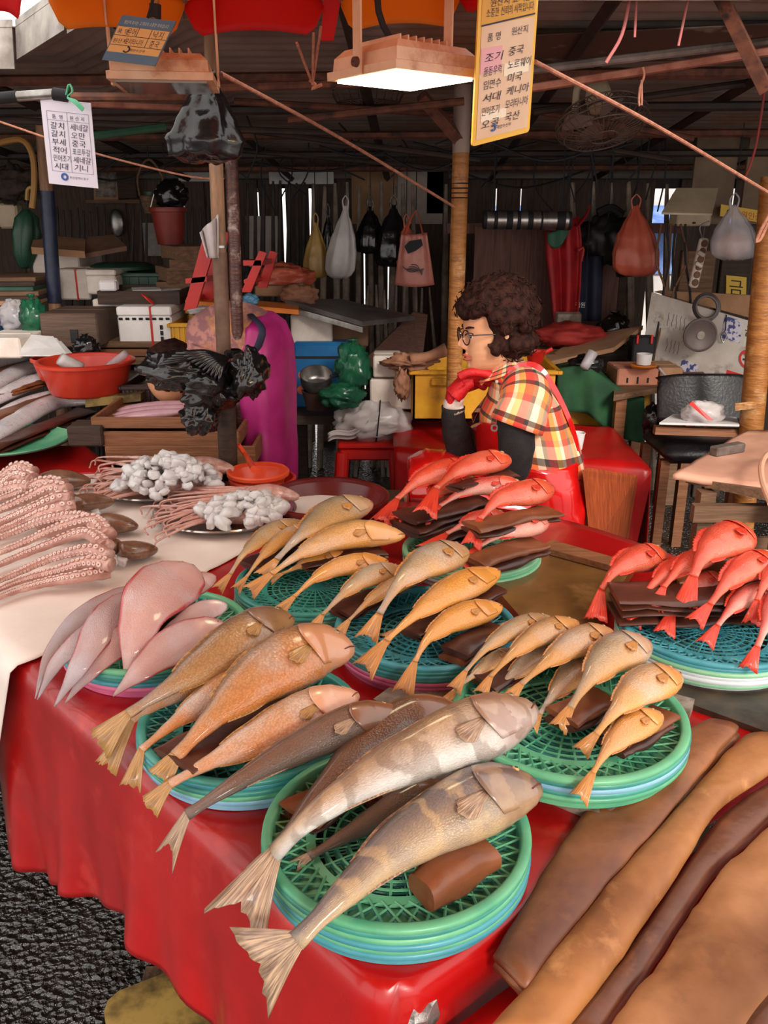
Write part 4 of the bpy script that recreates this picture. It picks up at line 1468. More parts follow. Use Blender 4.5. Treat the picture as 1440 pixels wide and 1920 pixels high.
octopus('front octopus, its suckered arms spread to the left above the flatfish', [(222, 1030, oz + .02), (250, 1032, oz + .01), (295, 1030, oz)], (205, 1025, oz + .02),
  [[(205, 1005, oz + .05), (175, 975, oz + .06), (110, 990, oz + .04), (40, 1020, oz + .01), (-60, 1060, oz)],
         [(200, 1025, oz + .05), (160, 1000, oz + .05), (90, 1022, oz + .02), (20, 1050, oz), (-60, 1085, oz)],
         [(205, 1045, oz + .04), (170, 1030, oz + .05), (100, 1045, oz + .02), (30, 1075, oz), (-50, 1110, oz)],
         [(210, 1060, oz + .03), (165, 1055, oz + .03), (110, 1070, oz + .01), (40, 1088, oz), (-30, 1118, oz)],
         [(205, 1072, oz + .01), (150, 1082, oz + .01), (90, 1092, oz), (30, 1108, oz - .005), (-20, 1128, oz - .005)],
         [(190, 990, oz + .05), (150, 968, oz + .05), (85, 975, oz + .03), (20, 1000, oz), (-60, 1030, oz)]])
octopus('middle octopus with arms raised beside the ice pieces', [(140, 945, oz + .03), (165, 942, oz + .02), (212, 940, oz + .005)], (130, 940, oz + .03),
  [[(128, 920, oz + .06), (95, 915, oz + .06), (50, 935, oz + .03), (-10, 960, oz), (-80, 985, oz)],
         [(135, 935, oz + .06), (110, 935, oz + .06), (60, 955, oz + .03), (0, 980, oz), (-80, 1010, oz)],
         [(140, 950, oz + .05), (105, 955, oz + .05), (60, 970, oz + .02), (0, 995, oz), (-70, 1020, oz)],
         [(120, 910, oz + .05), (80, 905, oz + .05), (30, 925, oz + .02), (-40, 950, oz)]])
octopus('farthest octopus at the left edge behind the others', [(75, 905, oz + .02), (110, 898, oz + .02), (170, 902, oz + .005)], (62, 905, oz + .02),
  [[(62, 888, oz + .05), (35, 876, oz + .06), (0, 895, oz + .03), (-60, 925, oz)],
         [(62, 900, oz + .05), (30, 892, oz + .05), (-10, 915, oz + .02), (-80, 940, oz)],
         [(60, 912, oz + .04), (20, 912, oz + .03), (-30, 932, oz), (-80, 950, oz)]])
octopus('octopus lying between front and middle ones, only its brown mantle shows well', [(178, 985, oz + .01), (205, 980, oz + .01), (258, 988, oz)], (170, 985, oz + .01),
  [[(165, 980, oz + .03), (130, 975, oz + .02), (70, 990, oz)], [(165, 990, oz + .02), (120, 995, oz + .01), (60, 1010, oz)]], suck=False)
# ================================================================ SILVER TRAYS, SMALL OCTOPUSES AND ICE
M_tray = mat('steel_tray', (206, 200, 196), (180, 170, 164), rough=.22, metal=.85, ns=20)
for key, px, py, lab in (('near', 420, 955, 'nearer'), ('far', 298, 903, 'farther')):
 for k in range(2):
  z = TZ + .014 + k * .012
  c = P(px, py, z) + V(((.012 if k == 0 else 0), -.006 if k == 0 else 0, 0))
  R = .185
  tr = MB().lathe([(.001, -.004), (R * .86, -.004), (R * .93, .004), (R, .006), (R + .003, .003), (R, 0), (R * .94, -.002), (R * .87, -.008), (.001, -.008)], c, 56)
  solo('steel_tray', tr, M_tray, f'round steel tray, {"lower" if k == 0 else "upper"} of the {lab} pair under small octopuses', 'tray', 'steel trays on the white sheet', smooth=50)
 top = P(px, py, TZ + .035)
 rs = random.Random(px)
 m_per = pxm(top)
 for q in range(4 if key == 'near' else 4):
  bx, by = px + (-10 + q * 22), py + (8 - q * 13)
  armz = TZ + .04 + .006 * q
  arms = []
  for k in range(7):
   ex, ey = px - 140 + rs.uniform(-12, 22) + q * 14, by + (k - 3) * 10 + 14 + rs.uniform(-6, 6)
   mx, my = (bx + ex) / 2 + rs.uniform(-8, 8), (by + ey) / 2 + rs.uniform(-8, 2)
   arms.append([(bx - 5, by + (k - 3) * 3, armz), (mx, my, armz + .006), (ex, ey, armz - .008), (ex - 8 + rs.uniform(-8, 12), ey + 14, armz - .018)])
  w = ['lowest', 'second', 'third', 'topmost'][q]
  octopus(f'small pale octopus, {w} of four, arms trailing over the {lab} steel tray', [(bx, by, armz), (bx + 35, by + 2, armz + .008), (bx + 85, by + 8, armz)], (bx, by, armz), arms, f'small octopuses on the {lab} tray', r0=5.2, suck=False)
m_, t_i, b_i = newmat('ice')
b_i.inputs['Base Color'].default_value = lin((250, 246, 246))
b_i.inputs['Roughness'].default_value = .08
b_i.inputs['IOR'].default_value = 1.31
b_i.inputs['Transmission Weight'].default_value = .38
b_i.inputs['Coat Weight'].default_value = 1.0
b_i.inputs['Subsurface Weight'].default_value = .4
b_i.inputs['Subsurface Radius'].default_value = (.02, .02, .02)
_n = nd(t_i, 'ShaderNodeTexNoise', Scale=60.0, Detail=3.0)
_bp = nd(t_i, 'ShaderNodeBump', Strength=.3, Distance=.003)
t_i.links.new(_n.outputs['Fac'], _bp.inputs['Height'])
t_i.links.new(_bp.outputs[0], b_i.inputs['Normal'])
M_ice = m_
ICE = []
ri = random.Random(11)
for k in range(8):
 ph = ri.uniform(0, 20)
 sx, sy, sz = ri.uniform(.8, 1.2), ri.uniform(.6, 1), ri.uniform(.5, .8)
 mb = MB().ball((0, 0, 0), (sx, sy, sz), 11, 8, fn=lambda d: (.72 + .3 * fbm(d + V((ph, 0, 0)), .9)) / max(abs(d.x), abs(d.y), abs(d.z)) ** .7)
 me = mesh_of('ice_chunk', mb, V((0, 0, 0)), 75)
 me.materials.append(M_ice)
 ICE.append(me)
def ice(c, s, label, group):
 o = bpy.data.objects.new('ice_chunk', ri.choice(ICE))
 COL.objects.link(o)
 o.location = c
 o.scale = (s, s, s)
 o.rotation_euler = (ri.uniform(-.6, .6), ri.uniform(-.6, .6), ri.uniform(0, 6))
 tag(o, label, 'ice', group)
def heap(px, py, rx, ry, H, n, z0, label, group, smin=.011, smax=.021):
 for k in range(n):
  a, q = ri.uniform(0, 2 * PI), math.sqrt(ri.random())
  c = P(px, py, z0) + V((math.cos(a) * q * rx, math.sin(a) * q * ry, 0))
  top = H * max(0, 1 - q * q) ** .8
  c.z += max(.004, top - ri.random() ** 2 * .02) + .004
  ice(c, ri.uniform(smin, smax) * (.75 if ri.random() < .4 else 1.1), label, group)
heap(318, 914, .145, .10, .085, 150, TZ + .05, 'clear ice chunk in the tall heap on the farther steel tray', 'ice heap on the farther tray', .016, .03)
heap(455, 962, .11, .095, .04, 85, TZ + .048, 'clear ice chunk in the low heap on the nearer steel tray', 'ice heap on the nearer tray', .015, .03)
for q in [(140, 968), (160, 972), (95, 1000), (215, 1052), (228, 1050), (118, 905), (170, 958), (200, 990), (60, 908), (180, 960), (152, 960), (205, 1000)]:
 ice(P(q[0], q[1], TZ + .03), ri.uniform(.01, .018), 'loose ice chunk lying among the octopuses on the white sheet', 'loose ice among the octopuses')
# ================================================================ PEOPLE
M_skin = mat('skin', (224, 168, 130), (214, 152, 114), rough=.45, ns=12, sss=.12, bump=.05)
M_lips = mat('lips', (176, 84, 72), rough=.35)
M_hair = mat('dark_brown_hair', (34, 18, 15), (58, 32, 25), rough=.75, ns=60, bump=1, bs=90, spec=.15)
M_black = mat('black_knit', (22, 19, 20), (34, 30, 30), rough=.85, ns=40, bump=.4, bs=150)
M_glove = mat('red_glove', (206, 24, 28), (178, 18, 24), rough=.6, ns=40, bump=.5, bs=160)
M_cuff = mat('pale_glove_palm', (214, 196, 186), (190, 170, 160), rough=.7, ns=40, bump=.4)
M_apron = mat('red_apron_vinyl', (216, 22, 18), (186, 14, 14), rough=.16, ns=7, coat=.7, bump=.25, bs=14)
M_frame = mat('spectacle_frame', (52, 34, 34), rough=.2, coat=.6)
M_lens = mat('spectacle_lens', (255, 250, 245), rough=.02, trans=1, ior=1.1, alpha=.35)
M_eyew = mat('eye_white', (226, 214, 206), rough=.15, coat=.6)
M_iris = mat('dark_iris', (34, 22, 18), rough=.1, coat=1)
M_trous = mat('dark_trousers', (44, 42, 48), (34, 32, 36), rough=.85, ns=20)
M_boot = mat('black_boot', (26, 24, 24), rough=.35)
def plaid(name, nu, nv):
 m, t, b = newmat(name)
 L = t.links
 uv = nd(t, 'ShaderNodeUVMap')
 sep = nd(t, 'ShaderNodeSeparateXYZ')
 L.new(uv.outputs[0], sep.inputs[0])
 def ramp(i, k, stops):
  a = nd(t, 'ShaderNodeMath', operation='MULTIPLY')
  a.inputs[1].default_value = k
  L.new(sep.outputs[i], a.inputs[0])
  f = nd(t, 'ShaderNodeMath', operation='FRACT')
  L.new(a.outputs[0], f.inputs[0])
  r = nd(t, 'ShaderNodeValToRGB')
  r.color_ramp.interpolation = 'CONSTANT'
  for q, (p, c) in enumerate(stops):
   e = r.color_ramp.elements[q] if q < 2 else r.color_ramp.elements.new(p)
   e.position = p
   e.color = c
  L.new(f.outputs[0], r.inputs[0])
  return r.outputs[0]
 A = ramp(0, nu, [(0, lin((236, 72, 48))), (.18, lin((130, 106, 92))), (.28, lin((240, 132, 60))), (.42, lin((244, 220, 186))), (.56, lin((120, 96, 84))), (.64, lin((226, 60, 52))), (.8, lin((244, 178, 84))), (.92, lin((240, 214, 180)))])
 B = ramp(1, nv, [(0, lin((244, 224, 190))), (.25, lin((40, 30, 34))), (.37, lin((232, 70, 50))), (.62, lin((44, 34, 36))), (.72, lin((244, 160, 80))), (.9, lin((150, 110, 90)))])
 F = ramp(1, nv, [(0, (.3,) * 3 + (1,)), (.25, (.82,) * 3 + (1,)), (.37, (.42,) * 3 + (1,)), (.62, (.82,) * 3 + (1,)), (.72, (.3,) * 3 + (1,)), (.9, (.4,) * 3 + (1,))])
 x = nd(t, 'ShaderNodeMixRGB')
 L.new(F, x.inputs[0])
 L.new(A, x.inputs[1])
 L.new(B, x.inputs[2])
 L.new(x.outputs[0], b.inputs['Base Color'])
 b.inputs['Roughness'].default_value = .85
 n = nd(t, 'ShaderNodeTexNoise', Scale=18.0, Detail=3.0)
 tc = nd(t, 'ShaderNodeTexCoord')
 L.new(tc.outputs['Object'], n.inputs['Vector'])
 bp = nd(t, 'ShaderNodeBump', Strength=.5, Distance=.012)
 L.new(n.outputs['Fac'], bp.inputs['Height'])
 L.new(bp.outputs[0], b.inputs['Normal'])
 return m
def ering(c, a1, a2, r1, r2, n=28, wob=0, ph=0):
 out = []
 for j in range(n):
  a = 2 * PI * j / n
  f = 1 + wob * math.sin(a * 5 + ph) + wob * .7 * math.sin(a * 9 + ph * 2.3)
  out.append(c + a1 * (math.cos(a) * r1 * f) + a2 * (math.sin(a) * r2 * f))
 return out
def dense(tab, n):
 """resample rows of numbers smoothly"""
 k = len(tab[0])
 out = []
 for i in range(n):
  f = i / (n - 1) * (len(tab) - 1)
  a = min(len(tab) - 2, int(f))
  q = f - a
  q = q * q * (3 - 2 * q) * .5 + q * .5
  out.append([tab[a][j] + (tab[a + 1][j] - tab[a][j]) * q for j in range(k)])
 return out
AX, AY, AZ = V((1, 0, 0)), V((0, 1, 0)), V((0, 0, 1))
YW = 2.55
W = lambda px, py, dy=0: Q(px, py, YW + dy)
woman = thing('person', 'seated woman with curly dark hair and glasses in plaid shirt and red apron', 'person', (W(1010, 1000).x, YW, 0))
HC = W(926, 622, -.01)
HR = Matrix.Rotation(.22, 3, 'Z') @ Matrix.Rotation(-.06, 3, 'Y')
hl = lambda x, y, z: HC + HR @ V((x, y, z))
SL = [(-.112, -.058, -.02, .018), (-.106, -.07, -.002, .032), (-.096, -.077, .02, .042), (-.085, -.078, .034, .05), (-.07, -.080, .048, .058), (-.05, -.083, .062, .065),
      (-.02, -.086, .08, .069), (.01, -.088, .09, .072), (.04, -.089, .097, .073), (.07, -.081, .094, .07), (.1, -.06, .075, .055), (.118, -.03, .045, .032), (.123, -.006, .012, .01)]
bump = lambda x, c, w: math.exp(-((x - c) / w) ** 2)
def head_pt(th, z):
 f, b_, w = interp(SL, z)
 r = -f if math.cos(th) > 0 else b_
 x = -math.cos(th) * r
 y = math.sin(th) * w
 nz = interp([(-.05, 0.0), (-.045, .006), (-.039, .019), (-.030, .029), (-.02, .024), (0.0, .010), (.012, .003), (.02, 0.0)], z)[0]
 d = nz * bump(th, 0, .2) + .006 * bump(th, .22, .12) * bump(z, -.037, .008) + .006 * bump(th, -.22, .12) * bump(z, -.037, .008)
 d += .011 * bump(th, 0, .33) * bump(z, -.060, .006) + .012 * bump(th, 0, .3) * bump(z, -.074, .007) - .002 * bump(th, 0, .4) * bump(z, -.0665, .003)
 d += .006 * bump(th, 0, .5) * bump(z, -.097, .012)
 for s in (-1, 1):
  d += -.009 * bump(th, s * .42, .2) * bump(z, -.002, .014) + .005 * bump(th, s * .75, .3) * bump(z, -.03, .025) + .004 * bump(th, s * .4, .3) * bump(z, .022, .008)
 return V((x - d * math.cos(th), y + d * math.sin(th), z))
mb = MB()
rings = []
for i in range(66):
 z = -.112 + .235 * i / 65
 rings.append([HC + HR @ head_pt(2 * PI * j / 72, z) for j in range(72)])
mb.loft(rings)
mb.tube([hl(.012, 0, -.03), hl(.018, 0, -.08), W(950, 690), W(966, 716)], [.052, .05, .054, .07], 20, res=10)
trunk = dense([(962, 706, 34, .10), (972, 722, 44, .14), (984, 745, 54, .16), (985, 780, 66, .165), (992, 820, 76, .165), (1000, 860, 80, .17), (1010, 930, 80, .175), (1015, 985, 74, .17)], 16)
mb.loft([ering(W(a, b), AX, AY, c * .00159, d) for a, b, c, d in trunk])
S_n, E_n, H_n = W(985, 738, -.15), W(970, 868, -.21), W(905, 932, -.12)
S_f, E_f, H_f = W(965, 738, .15), W(876, 850, .05), W(850, 764, .0)
mb.tube([S_n, E_n, H_n], [.045, .036, .024], 14, res=14)
mb.tube([S_f, E_f, H_f], [.045, .036, .024], 14, res=14)
for dy in (-.09, .1):
 hip, knee = W(1010, 965, dy), W(790, 925, dy)
 mb.tube([hip, knee], [.085, .055], 14, res=8)
 mb.tube([knee, V((knee.x + .04, knee.y, .09))], [.055, .035], 14, res=8)
 mb.ball((knee.x, knee.y, .06), (.1, .04, .05), 12, 8)
body = part('body', mb, M_skin, woman, smooth='all')
remesh(body, .0036, 1)
for s in (-1, 1):
 c = HC + HR @ (head_pt(s * .36, -.003) + V((.0012, 0, 0)))
 ey = part('eye', MB().ball(c, .0115, 16, 12), M_eyew, woman, smooth='all')
 part('iris', MB().ball(c + HR @ V((-.0072, s * .0062, 0)), (.0048, .0048, .006), 12, 8, R=HR), M_iris, ey, smooth='all')
 part('eyelid', MB().tube([HC + HR @ (head_pt(s * q, .001 + .006 * math.cos((q - .42) * 7)) + V((-.0045, 0, 0))) for q in (.18, .28, .38, .48, .58)], .0022, 6, res=10), M_hair, woman)
 part('eyebrow', MB().tube([HC + HR @ (head_pt(s * q, .02 + .004 * math.sin((q - .2) * 5)) + V((-.001, 0, 0))) for q in (.18, .3, .45, .62)], [.0025, .0035, .0018], 6, res=10), M_hair, woman)
 part('ear', MB().ball(hl(.012, s * .073, -.005), (.017, .007, .03), 12, 8, R=HR), M_skin, woman, smooth='all')
lp = MB()
for z0, r in ((-.0605, .0042), (-.0725, .005)):
 lp.tube([HC + HR @ (head_pt(q, z0 + (.003 if z0 > -.065 else -.002) * (1 - (q / .36) ** 2) - (.002 if z0 > -.065 else -.003)) + V((-.0005, 0, 0))) for q in (-.36, -.2, 0, .2, .36)], lambda q: r * (.25 + .75 * math.sin(PI * q)), 8, res=14)
part('lips', lp, M_lips, woman, smooth='all')
gl = MB()
gx = -.101
for s in (-1, 1):
 ring = [hl(gx + .012 * abs(math.cos(a) * .022 + s * .034) / .05 * .6, s * .034 + .023 * math.cos(a), -.004 + .021 * math.sin(a)) for a in [2 * PI * k / 24 for k in range(25)]]
 gl.tube(ring, .0021, 6, cap=False)
 gl.tube([hl(gx + .012, s * .057, .004), hl(-.07, s * .074, .006), hl(.0, s * .08, .004)], .0018, 6, res=8)
gl.tube([hl(gx, -.012, 0), hl(gx - .004, 0, .003), hl(gx, .012, 0)], .0018, 6, res=6)
spec = part('spectacle_frame', gl, M_frame, woman)
for s in (-1, 1):
 ln = MB().lathe([(.001, .0006), (.0215, .0006), (.0215, -.0006), (.001, -.0006)], hl(gx + .006, s * .034, -.004), 20, X=HR @ AY, Yv=HR @ AZ, Z=HR @ V((-1, 0, 0)))
 part('lens', ln, M_lens, spec)
rh = random.Random(5)
hb = MB()
curl = MB()
hb.ball(hl(.022, 0, .045), (.092, .092, .092), 20, 14, R=HR)
hb.ball(hl(.055, 0, -.005), (.06, .085, .06), 20, 14, R=HR)
n_ = 0
while n_ < 430:
 d = V((rh.gauss(0, 1), rh.gauss(0, 1), rh.gauss(0, 1))).normalized()
 p = V((.014 + d.x * .106, d.y * .1, .048 + d.z * .096))
 if d.z < -.35:
  p = V((.045 + d.x * .075, d.y * .098, .0 + d.z * .065))
 if p.x < -.022 and p.z < .045:
  continue
 if p.x < -.06 and p.z < .06:
  p.z += .02
 n_ += 1
 r = rh.uniform(.013, .024)
 hb.ball(hl(*p), r, 8, 6)
 if n_ % 2:
  q = p * 1.0 + d * .012
  a = rh.uniform(0, 6)
  X = d.orthogonal().normalized()
  Yv = d.cross(X)
  pts = [hl(*(q + X * (.011 * math.cos(a + k * .8)) + Yv * (.011 * math.sin(a + k * .8)) + d * (.003 * k - .004))) for k in range(8)]
  curl.tube(pts, .0016, 4, cap=False)
for k in range(7):                                    # side curl lying on the cheek
 hb.ball(hl(-.018 - .004 * k, -.074, -.03 - .006 * abs(k - 3) * .4 + .004 * k - .012), .012 - .001 * k, 8, 6)
 hb.ball(hl(-.0 - .004 * k, -.078, .03 - .012 * k), .016, 8, 6)
hair = part('hair', hb, M_hair, woman, smooth='all')
remesh(hair, .0045, 1)
part('stray_curls', curl, M_hair, hair, kind='stuff')
M_pl1 = plaid('plaid_cotton_body', 6, 2.6)
M_pl2 = plaid('plaid_cotton_sleeve', 3, 1.5)
tor = dense([(950, 690, 30, .075), (962, 702, 42, .115), (974, 716, 52, .16), (984, 745, 68, .185), (985, 780, 86, .19), (992, 820, 94, .195), (1000, 862, 98, .20)], 26)
rings = []
for i, (a, b, c, d) in enumerate(tor):
 f = i / 25
 r = ering(W(a, b), AX, AY, c * .00159, d, 48, .006 + .012 * f, i * .12)
 rings.append([p + V((0, 0, .03 * f * f * -(p.x - W(a, b).x) / .15)) for p in r])
shirt = part('shirt', MB().loft(rings, cap=False, us=1), M_pl1, woman, smooth='all')
modify(shirt, 'SOLIDIFY', thickness=.003)
sl = MB()
up = catmull([S_n + V((.0, .05, .03)), S_n + V((0, -.01, -.005)), W(980, 768, -.19), W(968, 800, -.20)], 14)
T, N, B = frames(up, (1, 0, 0))
sl.loft([ering(p, N[i], B[i], [.05, .066, .072, .075, .072, .076, .078][min(6, i // 2)], [.05, .062, .066, .068, .066, .07, .072][min(6, i // 2)], 30, .02 * i / 13, i * .3) for i, p in enumerate(up)], cap=False)
s_ = part('sleeve', sl, M_pl2, woman, smooth='all')
modify(s_, 'SOLIDIFY', thickness=.003)
sl = MB()
up = catmull([S_f + V((.0, -.05, .03)), S_f + V((-.01, .0, -.005)), W(935, 775, .13), W(915, 800, .10)], 12)
T, N, B = frames(up, (1, 0, 0))
sl.loft([ering(p, N[i], B[i], .066, .064, 24, .02, i * .3) for i, p in enumerate(up)], cap=False)
s_ = part('sleeve', sl, M_pl2, woman, smooth='all')
modify(s_, 'SOLIDIFY', thickness=.003)
col = MB()                                            # collar
for s in (-1, 1):
 def cfn(u, v, s=s):
  a = -.1 * PI + u * 1.05 * PI
  c = W(950, 690)
  return c + V((-math.cos(a) * (.052 + .03 * v), s * math.sin(a) * (.06 + .03 * v), .016 - .03 * v + .012 * math.sin(a) - .03 * max(0, math.cos(a))))
 col.sheet(cfn, 16, 4, .003)
part('collar', col, plaid('plaid_cotton_collar', 3, .9), woman, smooth='all')
part('shirt_button', MB().ball(W(932, 716, -.075), .006, 10, 6), M_cuff, woman, smooth='all')
bs_ = MB()
p_ = catmull([W(975, 765, -.185), W(968, 800, -.20), W(968, 850, -.21), W(955, 890, -.19), W(905, 932, -.12)], 16)
bs_.tube(p_, lambda q: .058 - .02 * q + .0015 * math.sin(q * 60), 18)
part('undersleeve', bs_, M_black, woman, smooth='all')
bs_ = MB()
bs_.tube(catmull([W(925, 790, .11), W(890, 835, .07), W(872, 852, .045), W(858, 822, .03), W(850, 785, .005), W(850, 762, 0)], 22), lambda q: (.052 - .012 * q + .0015 * math.sin(q * 70)) * (1 - .12 * (q > .8)), 18)
part('undersleeve', bs_, M_black, woman, smooth='all')
gm = MB()
pal = [W(848, 768, -.0), W(845, 750, -.005), W(850, 732, -.008), W(866, 714, -.008)]
pp = catmull(pal, 8)
T, N, B = frames(pp, (0, 1, 0))
gm.loft([ering(p, N[i], B[i], .026 + .012 * i / 7, .020 - .001 * i, 18) for i, p in enumerate(pp)])
for k, (y0, ln, dy) in enumerate([(703, 62, -.038), (708, 64, -.015), (714, 58, .008), (719, 46, .03)]):
 a = W(860, y0 + 4, dy)
 gm.tube([a, W(878, y0 - 4, dy), W(868 + ln * .55, y0 - 4 + k, dy), W(866 + ln, y0 + 3 + k * 2, dy)], lambda q: .0138 * (1 - .12 * q) * (1.0 if q < .93 else .75), 10, res=12)
gm.tube([W(848, 745, .02), W(866, 732, .045), W(886, 726, .05), W(900, 722, .045)], [.014, .014, .012, .009], 10, res=10)
gm.tube([W(850, 742, -.004), W(870, 722, -.004), W(886, 716, -.002)], [.03, .026, .016], 14, res=8, flat=1.5, hint=(0, 1, 0))
gv = part('glove', gm, M_glove, woman, smooth='all')
remesh(gv, .0028, 2)
part('glove_cuff', MB().tube([W(852, 772, -.002), W(850, 756, -.006), W(862, 742, -.02)], [.032, .03, .018], 16, res=8), M_cuff, woman, smooth='all')
gm = MB()
gm.tube([H_n, W(880, 945, -.11)], [.03, .036], 14, res=5)
for k in range(4):
 dy = -.14 + k * .021
 gm.tube([W(885, 942, dy), W(865, 946, dy), W(850, 956, dy)], [.0115, .011, .009], 8, res=8)
gm.tube([W(895, 938, -.15), W(880, 936, -.165), W(868, 942, -.165)], [.012, .0115, .009], 8, res=8)
gv = part('glove', gm, M_glove, woman, smooth='all')
remesh(gv, .0032, 2)
bib = MB().sheet(lambda u, v: W(876 + 6 * v + (936 - 876) * u - 6 * math.sin(PI * u), 806 + 62 * v - 10 * math.sin(PI * u) * (1 - v) - 8 * u * (1 - v), -.2 + .02 * v + .34 * (1 - u) ** 1.2 + .008 * math.sin(u * 8 + v * 3)), 18, 12, .002)
part('apron_bib', bib, M_apron, woman, smooth='all')
sk = dense([(992, 846, 94, .205), (1004, 880, 96, .21), (1012, 920, 93, .215), (1018, 960, 86, .21), (1016, 1000, 74, .20), (1008, 1026, 58, .17)], 22)
rings = []
for i, (a, b, c, d) in enumerate(sk):
 ring = ering(W(a, b), AX, AY, c * .00159, d, 56, .012, i * .35)
 rings.append([p + V((0, 0, .006 * fbm(p, 22))) + (p - W(a, b)) * (.06 * fbm(p * 1.0, 9)) for p in ring])
part('apron_skirt', MB().loft(rings), M_apron, woman, smooth='all')
lap = MB()
lr = dense([(1000, 945, .115, .2), (930, 925, .105, .205), (860, 908, .095, .205), (800, 898, .085, .2), (765, 900, .06, .18)], 18)
lap.loft([[p + V((0, 0, .007 * fbm(p, 18))) for p in ering(W(a, b), AY, AZ, d, c, 40, .012, i * .5)] for i, (a, b, c, d) in enumerate(lr)])
part('apron_lap', lap, M_apron, woman, smooth='all')
part('apron_front', MB().sheet(lambda u, v: W(762, 905, -.18 + .36 * u) + V((-.02 * math.sin(u * 14) * v + .03 * v, 0, -.42 * v)), 22, 8, .002), M_apron, woman, smooth='all')
st = MB()
def strap(pts, w, n=20):
 c = catmull(pts, n)
 cc = W(985, 790)
 rings = []
 for i, p in enumerate(c):
  tt = (c[min(n - 1, i + 1)] - c[max(0, i - 1)]).normalized()
  out = (p - V((cc.x, cc.y, p.z))).normalized()
  s = tt.cross(out).normalized()
  rings.append([p + s * w, p + out * .002 + s * w, p + out * .002 - s * w, p - s * w])
 st.loft(rings)
strap([W(934, 806, -.17), W(940, 770, -.165), W(944, 730, -.13), W(958, 698, -.10), W(985, 684, -.09), W(1010, 690, -.075), W(1035, 722, -.09), W(1062, 775, -.11), W(1078, 820, -.1), W(1088, 868, -.1)], .0095, 36)
strap([W(884, 806, .1), W(905, 760, .10), W(930, 716, .08)], .008, 12)
part('apron_strap', st, M_apron, woman, smooth=40)
part('strap_buckle', MB().lathe([(.006, .002), (.011, .002), (.011, -.002), (.006, -.002), (.006, .002)], W(927, 802, -.205), 16, X=AX, Yv=AZ, Z=AY), M_tray, woman)
tr = MB()
for dy in (-.09, .1):
 k_ = W(790, 925, dy)
 tr.tube([k_ + V((.02, 0, -.02)), V((k_.x + .045, k_.y, .2))], [.075, .06], 14, res=6)
part('trousers', tr, M_trous, woman, smooth='all')
for dy in (-.09, .1):
 k_ = W(790, 925, dy)
 part('boot', MB().tube([V((k_.x + .045, k_.y, .28)), V((k_.x + .04, k_.y, .1)), V((k_.x + .02, k_.y, .055)), V((k_.x - .09, k_.y, .05)), V((k_.x - .13, k_.y, .045))], [.07, .06, .055, .05, .035], 14, res=14), M_boot, woman, smooth='all')
M_chair = wood('orange_chair_wood', (178, 84, 44), (128, 56, 32), axis=2, rough=.35)
ch = thing('wooden_chair', 'low wooden chair with orange board back under the seated woman', 'chair', (W(1040, 1030).x, YW, 0))
sz = W(1010, 1030).z - .01
part('seat', MB().box((W(1030, 1020).x, YW, sz - .02), (.36, .38, .03), ch=.004), M_chair, ch, smooth=False)
part('backrest', MB().prism([W(1108, 1030, -.16), W(1166, 1050, .12), W(1190, 896, .12), W(1092, 882, -.16)], (.02, .03, 0)), M_chair, ch, smooth=False)
for sx in (-.15, .15):
 for sy in (-.16, .16):
  part('leg', MB().box((W(1030, 1020).x + sx, YW + sy, (sz - .035) / 2), (.035, .035, sz - .035)), M_chair, ch, smooth=False)
M_mag = mat('magenta_apron', (196, 52, 132), (172, 36, 112), rough=.42, ns=6, bump=.25, bs=16)
M_ptop = mat('patterned_pink_top', (190, 130, 120), (146, 98, 100), rough=.8, ns=30, stretch=(1, .2, 1), lo=.45, hi=.55, c3=(214, 150, 84), s3=4)
YB = 3.0
WB = lambda px, py, dy=0: Q(px, py, YB + dy)
bent = thing('person', 'person bent forward in a magenta apron behind the steel post', 'person', (WB(515, 900).x, YB, 0))
mb = MB()
mb.tube([WB(505, 690), WB(450, 655), WB(385, 665)], [.14, .15, .13], 20, res=10, flat=.8)
mb.tube([WB(385, 665), WB(350, 685)], [.06, .055], 14, res=4)
mb.ball(WB(318, 700), (.085, .075, .11), 20, 14)
mb.ball(WB(300, 716), (.02, .015, .02), 8, 6)
for dy in (-.1, .1):
 mb.tube([WB(500, 700, dy), WB(508, 880, dy), V((WB(512, 900).x, YB + dy, .08))], [.06, .05, .04], 14, res=10)
 mb.ball((WB(515, 900).x - .05, YB + dy, .05), (.12, .045, .05), 12, 8)
 mb.tube([WB(392, 660, dy * 1.7), WB(375, 730, dy * 1.8), WB(345, 800, dy * 1.2)], [.05, .038, .028], 12, res=10)
 mb.ball(WB(342, 812, dy * 1.2), (.035, .02, .045), 10, 8)
b2 = part('body', mb, M_skin, bent, smooth='all')
remesh(b2, .007, 2)
mb = MB()
T, N, B = frames(catmull([WB(515, 640), WB(450, 632), WB(375, 650)], 12), (0, 1, 0))
pp = catmull([WB(492, 650), WB(440, 642), WB(378, 662)], 12)
mb.loft([ering(p, N[i], B[i], .175, .12 + .02 * math.sin(i * .28), 28, .01, i * .4) for i, p in enumerate(pp)])
part('top', mb, M_ptop, bent, smooth='all')
for dy in (-.17, .17):
 part('sleeve', MB().tube([WB(395, 655, dy), WB(378, 720, dy * 1.05)], [.065, .055], 14, res=6), M_ptop, bent, smooth='all')
part('hair', MB().ball(WB(322, 690), (.1, .092, .1), 20, 14, fn=lambda d: 1 + .12 * fbm(d, 4)), M_hair, bent, smooth='all')
rings = []
for i, (a, b, c, d) in enumerate(dense([(492, 588, 22, .1), (494, 606, 40, .17), (496, 645, 53, .2), (498, 710, 55, .21), (502, 780, 53, .215), (507, 840, 51, .22), (510, 895, 50, .22)], 26)):
 ring = ering(WB(a, b), AX, AY, c * 1.88e-3, d, 60, .012 + .0014 * i, i * .06)
 rings.append([p + V((.004 * fbm(p, 12), .008 * fbm(p, 10), 0)) for p in ring])
part('apron', MB().loft(rings), M_mag, bent, smooth='all')
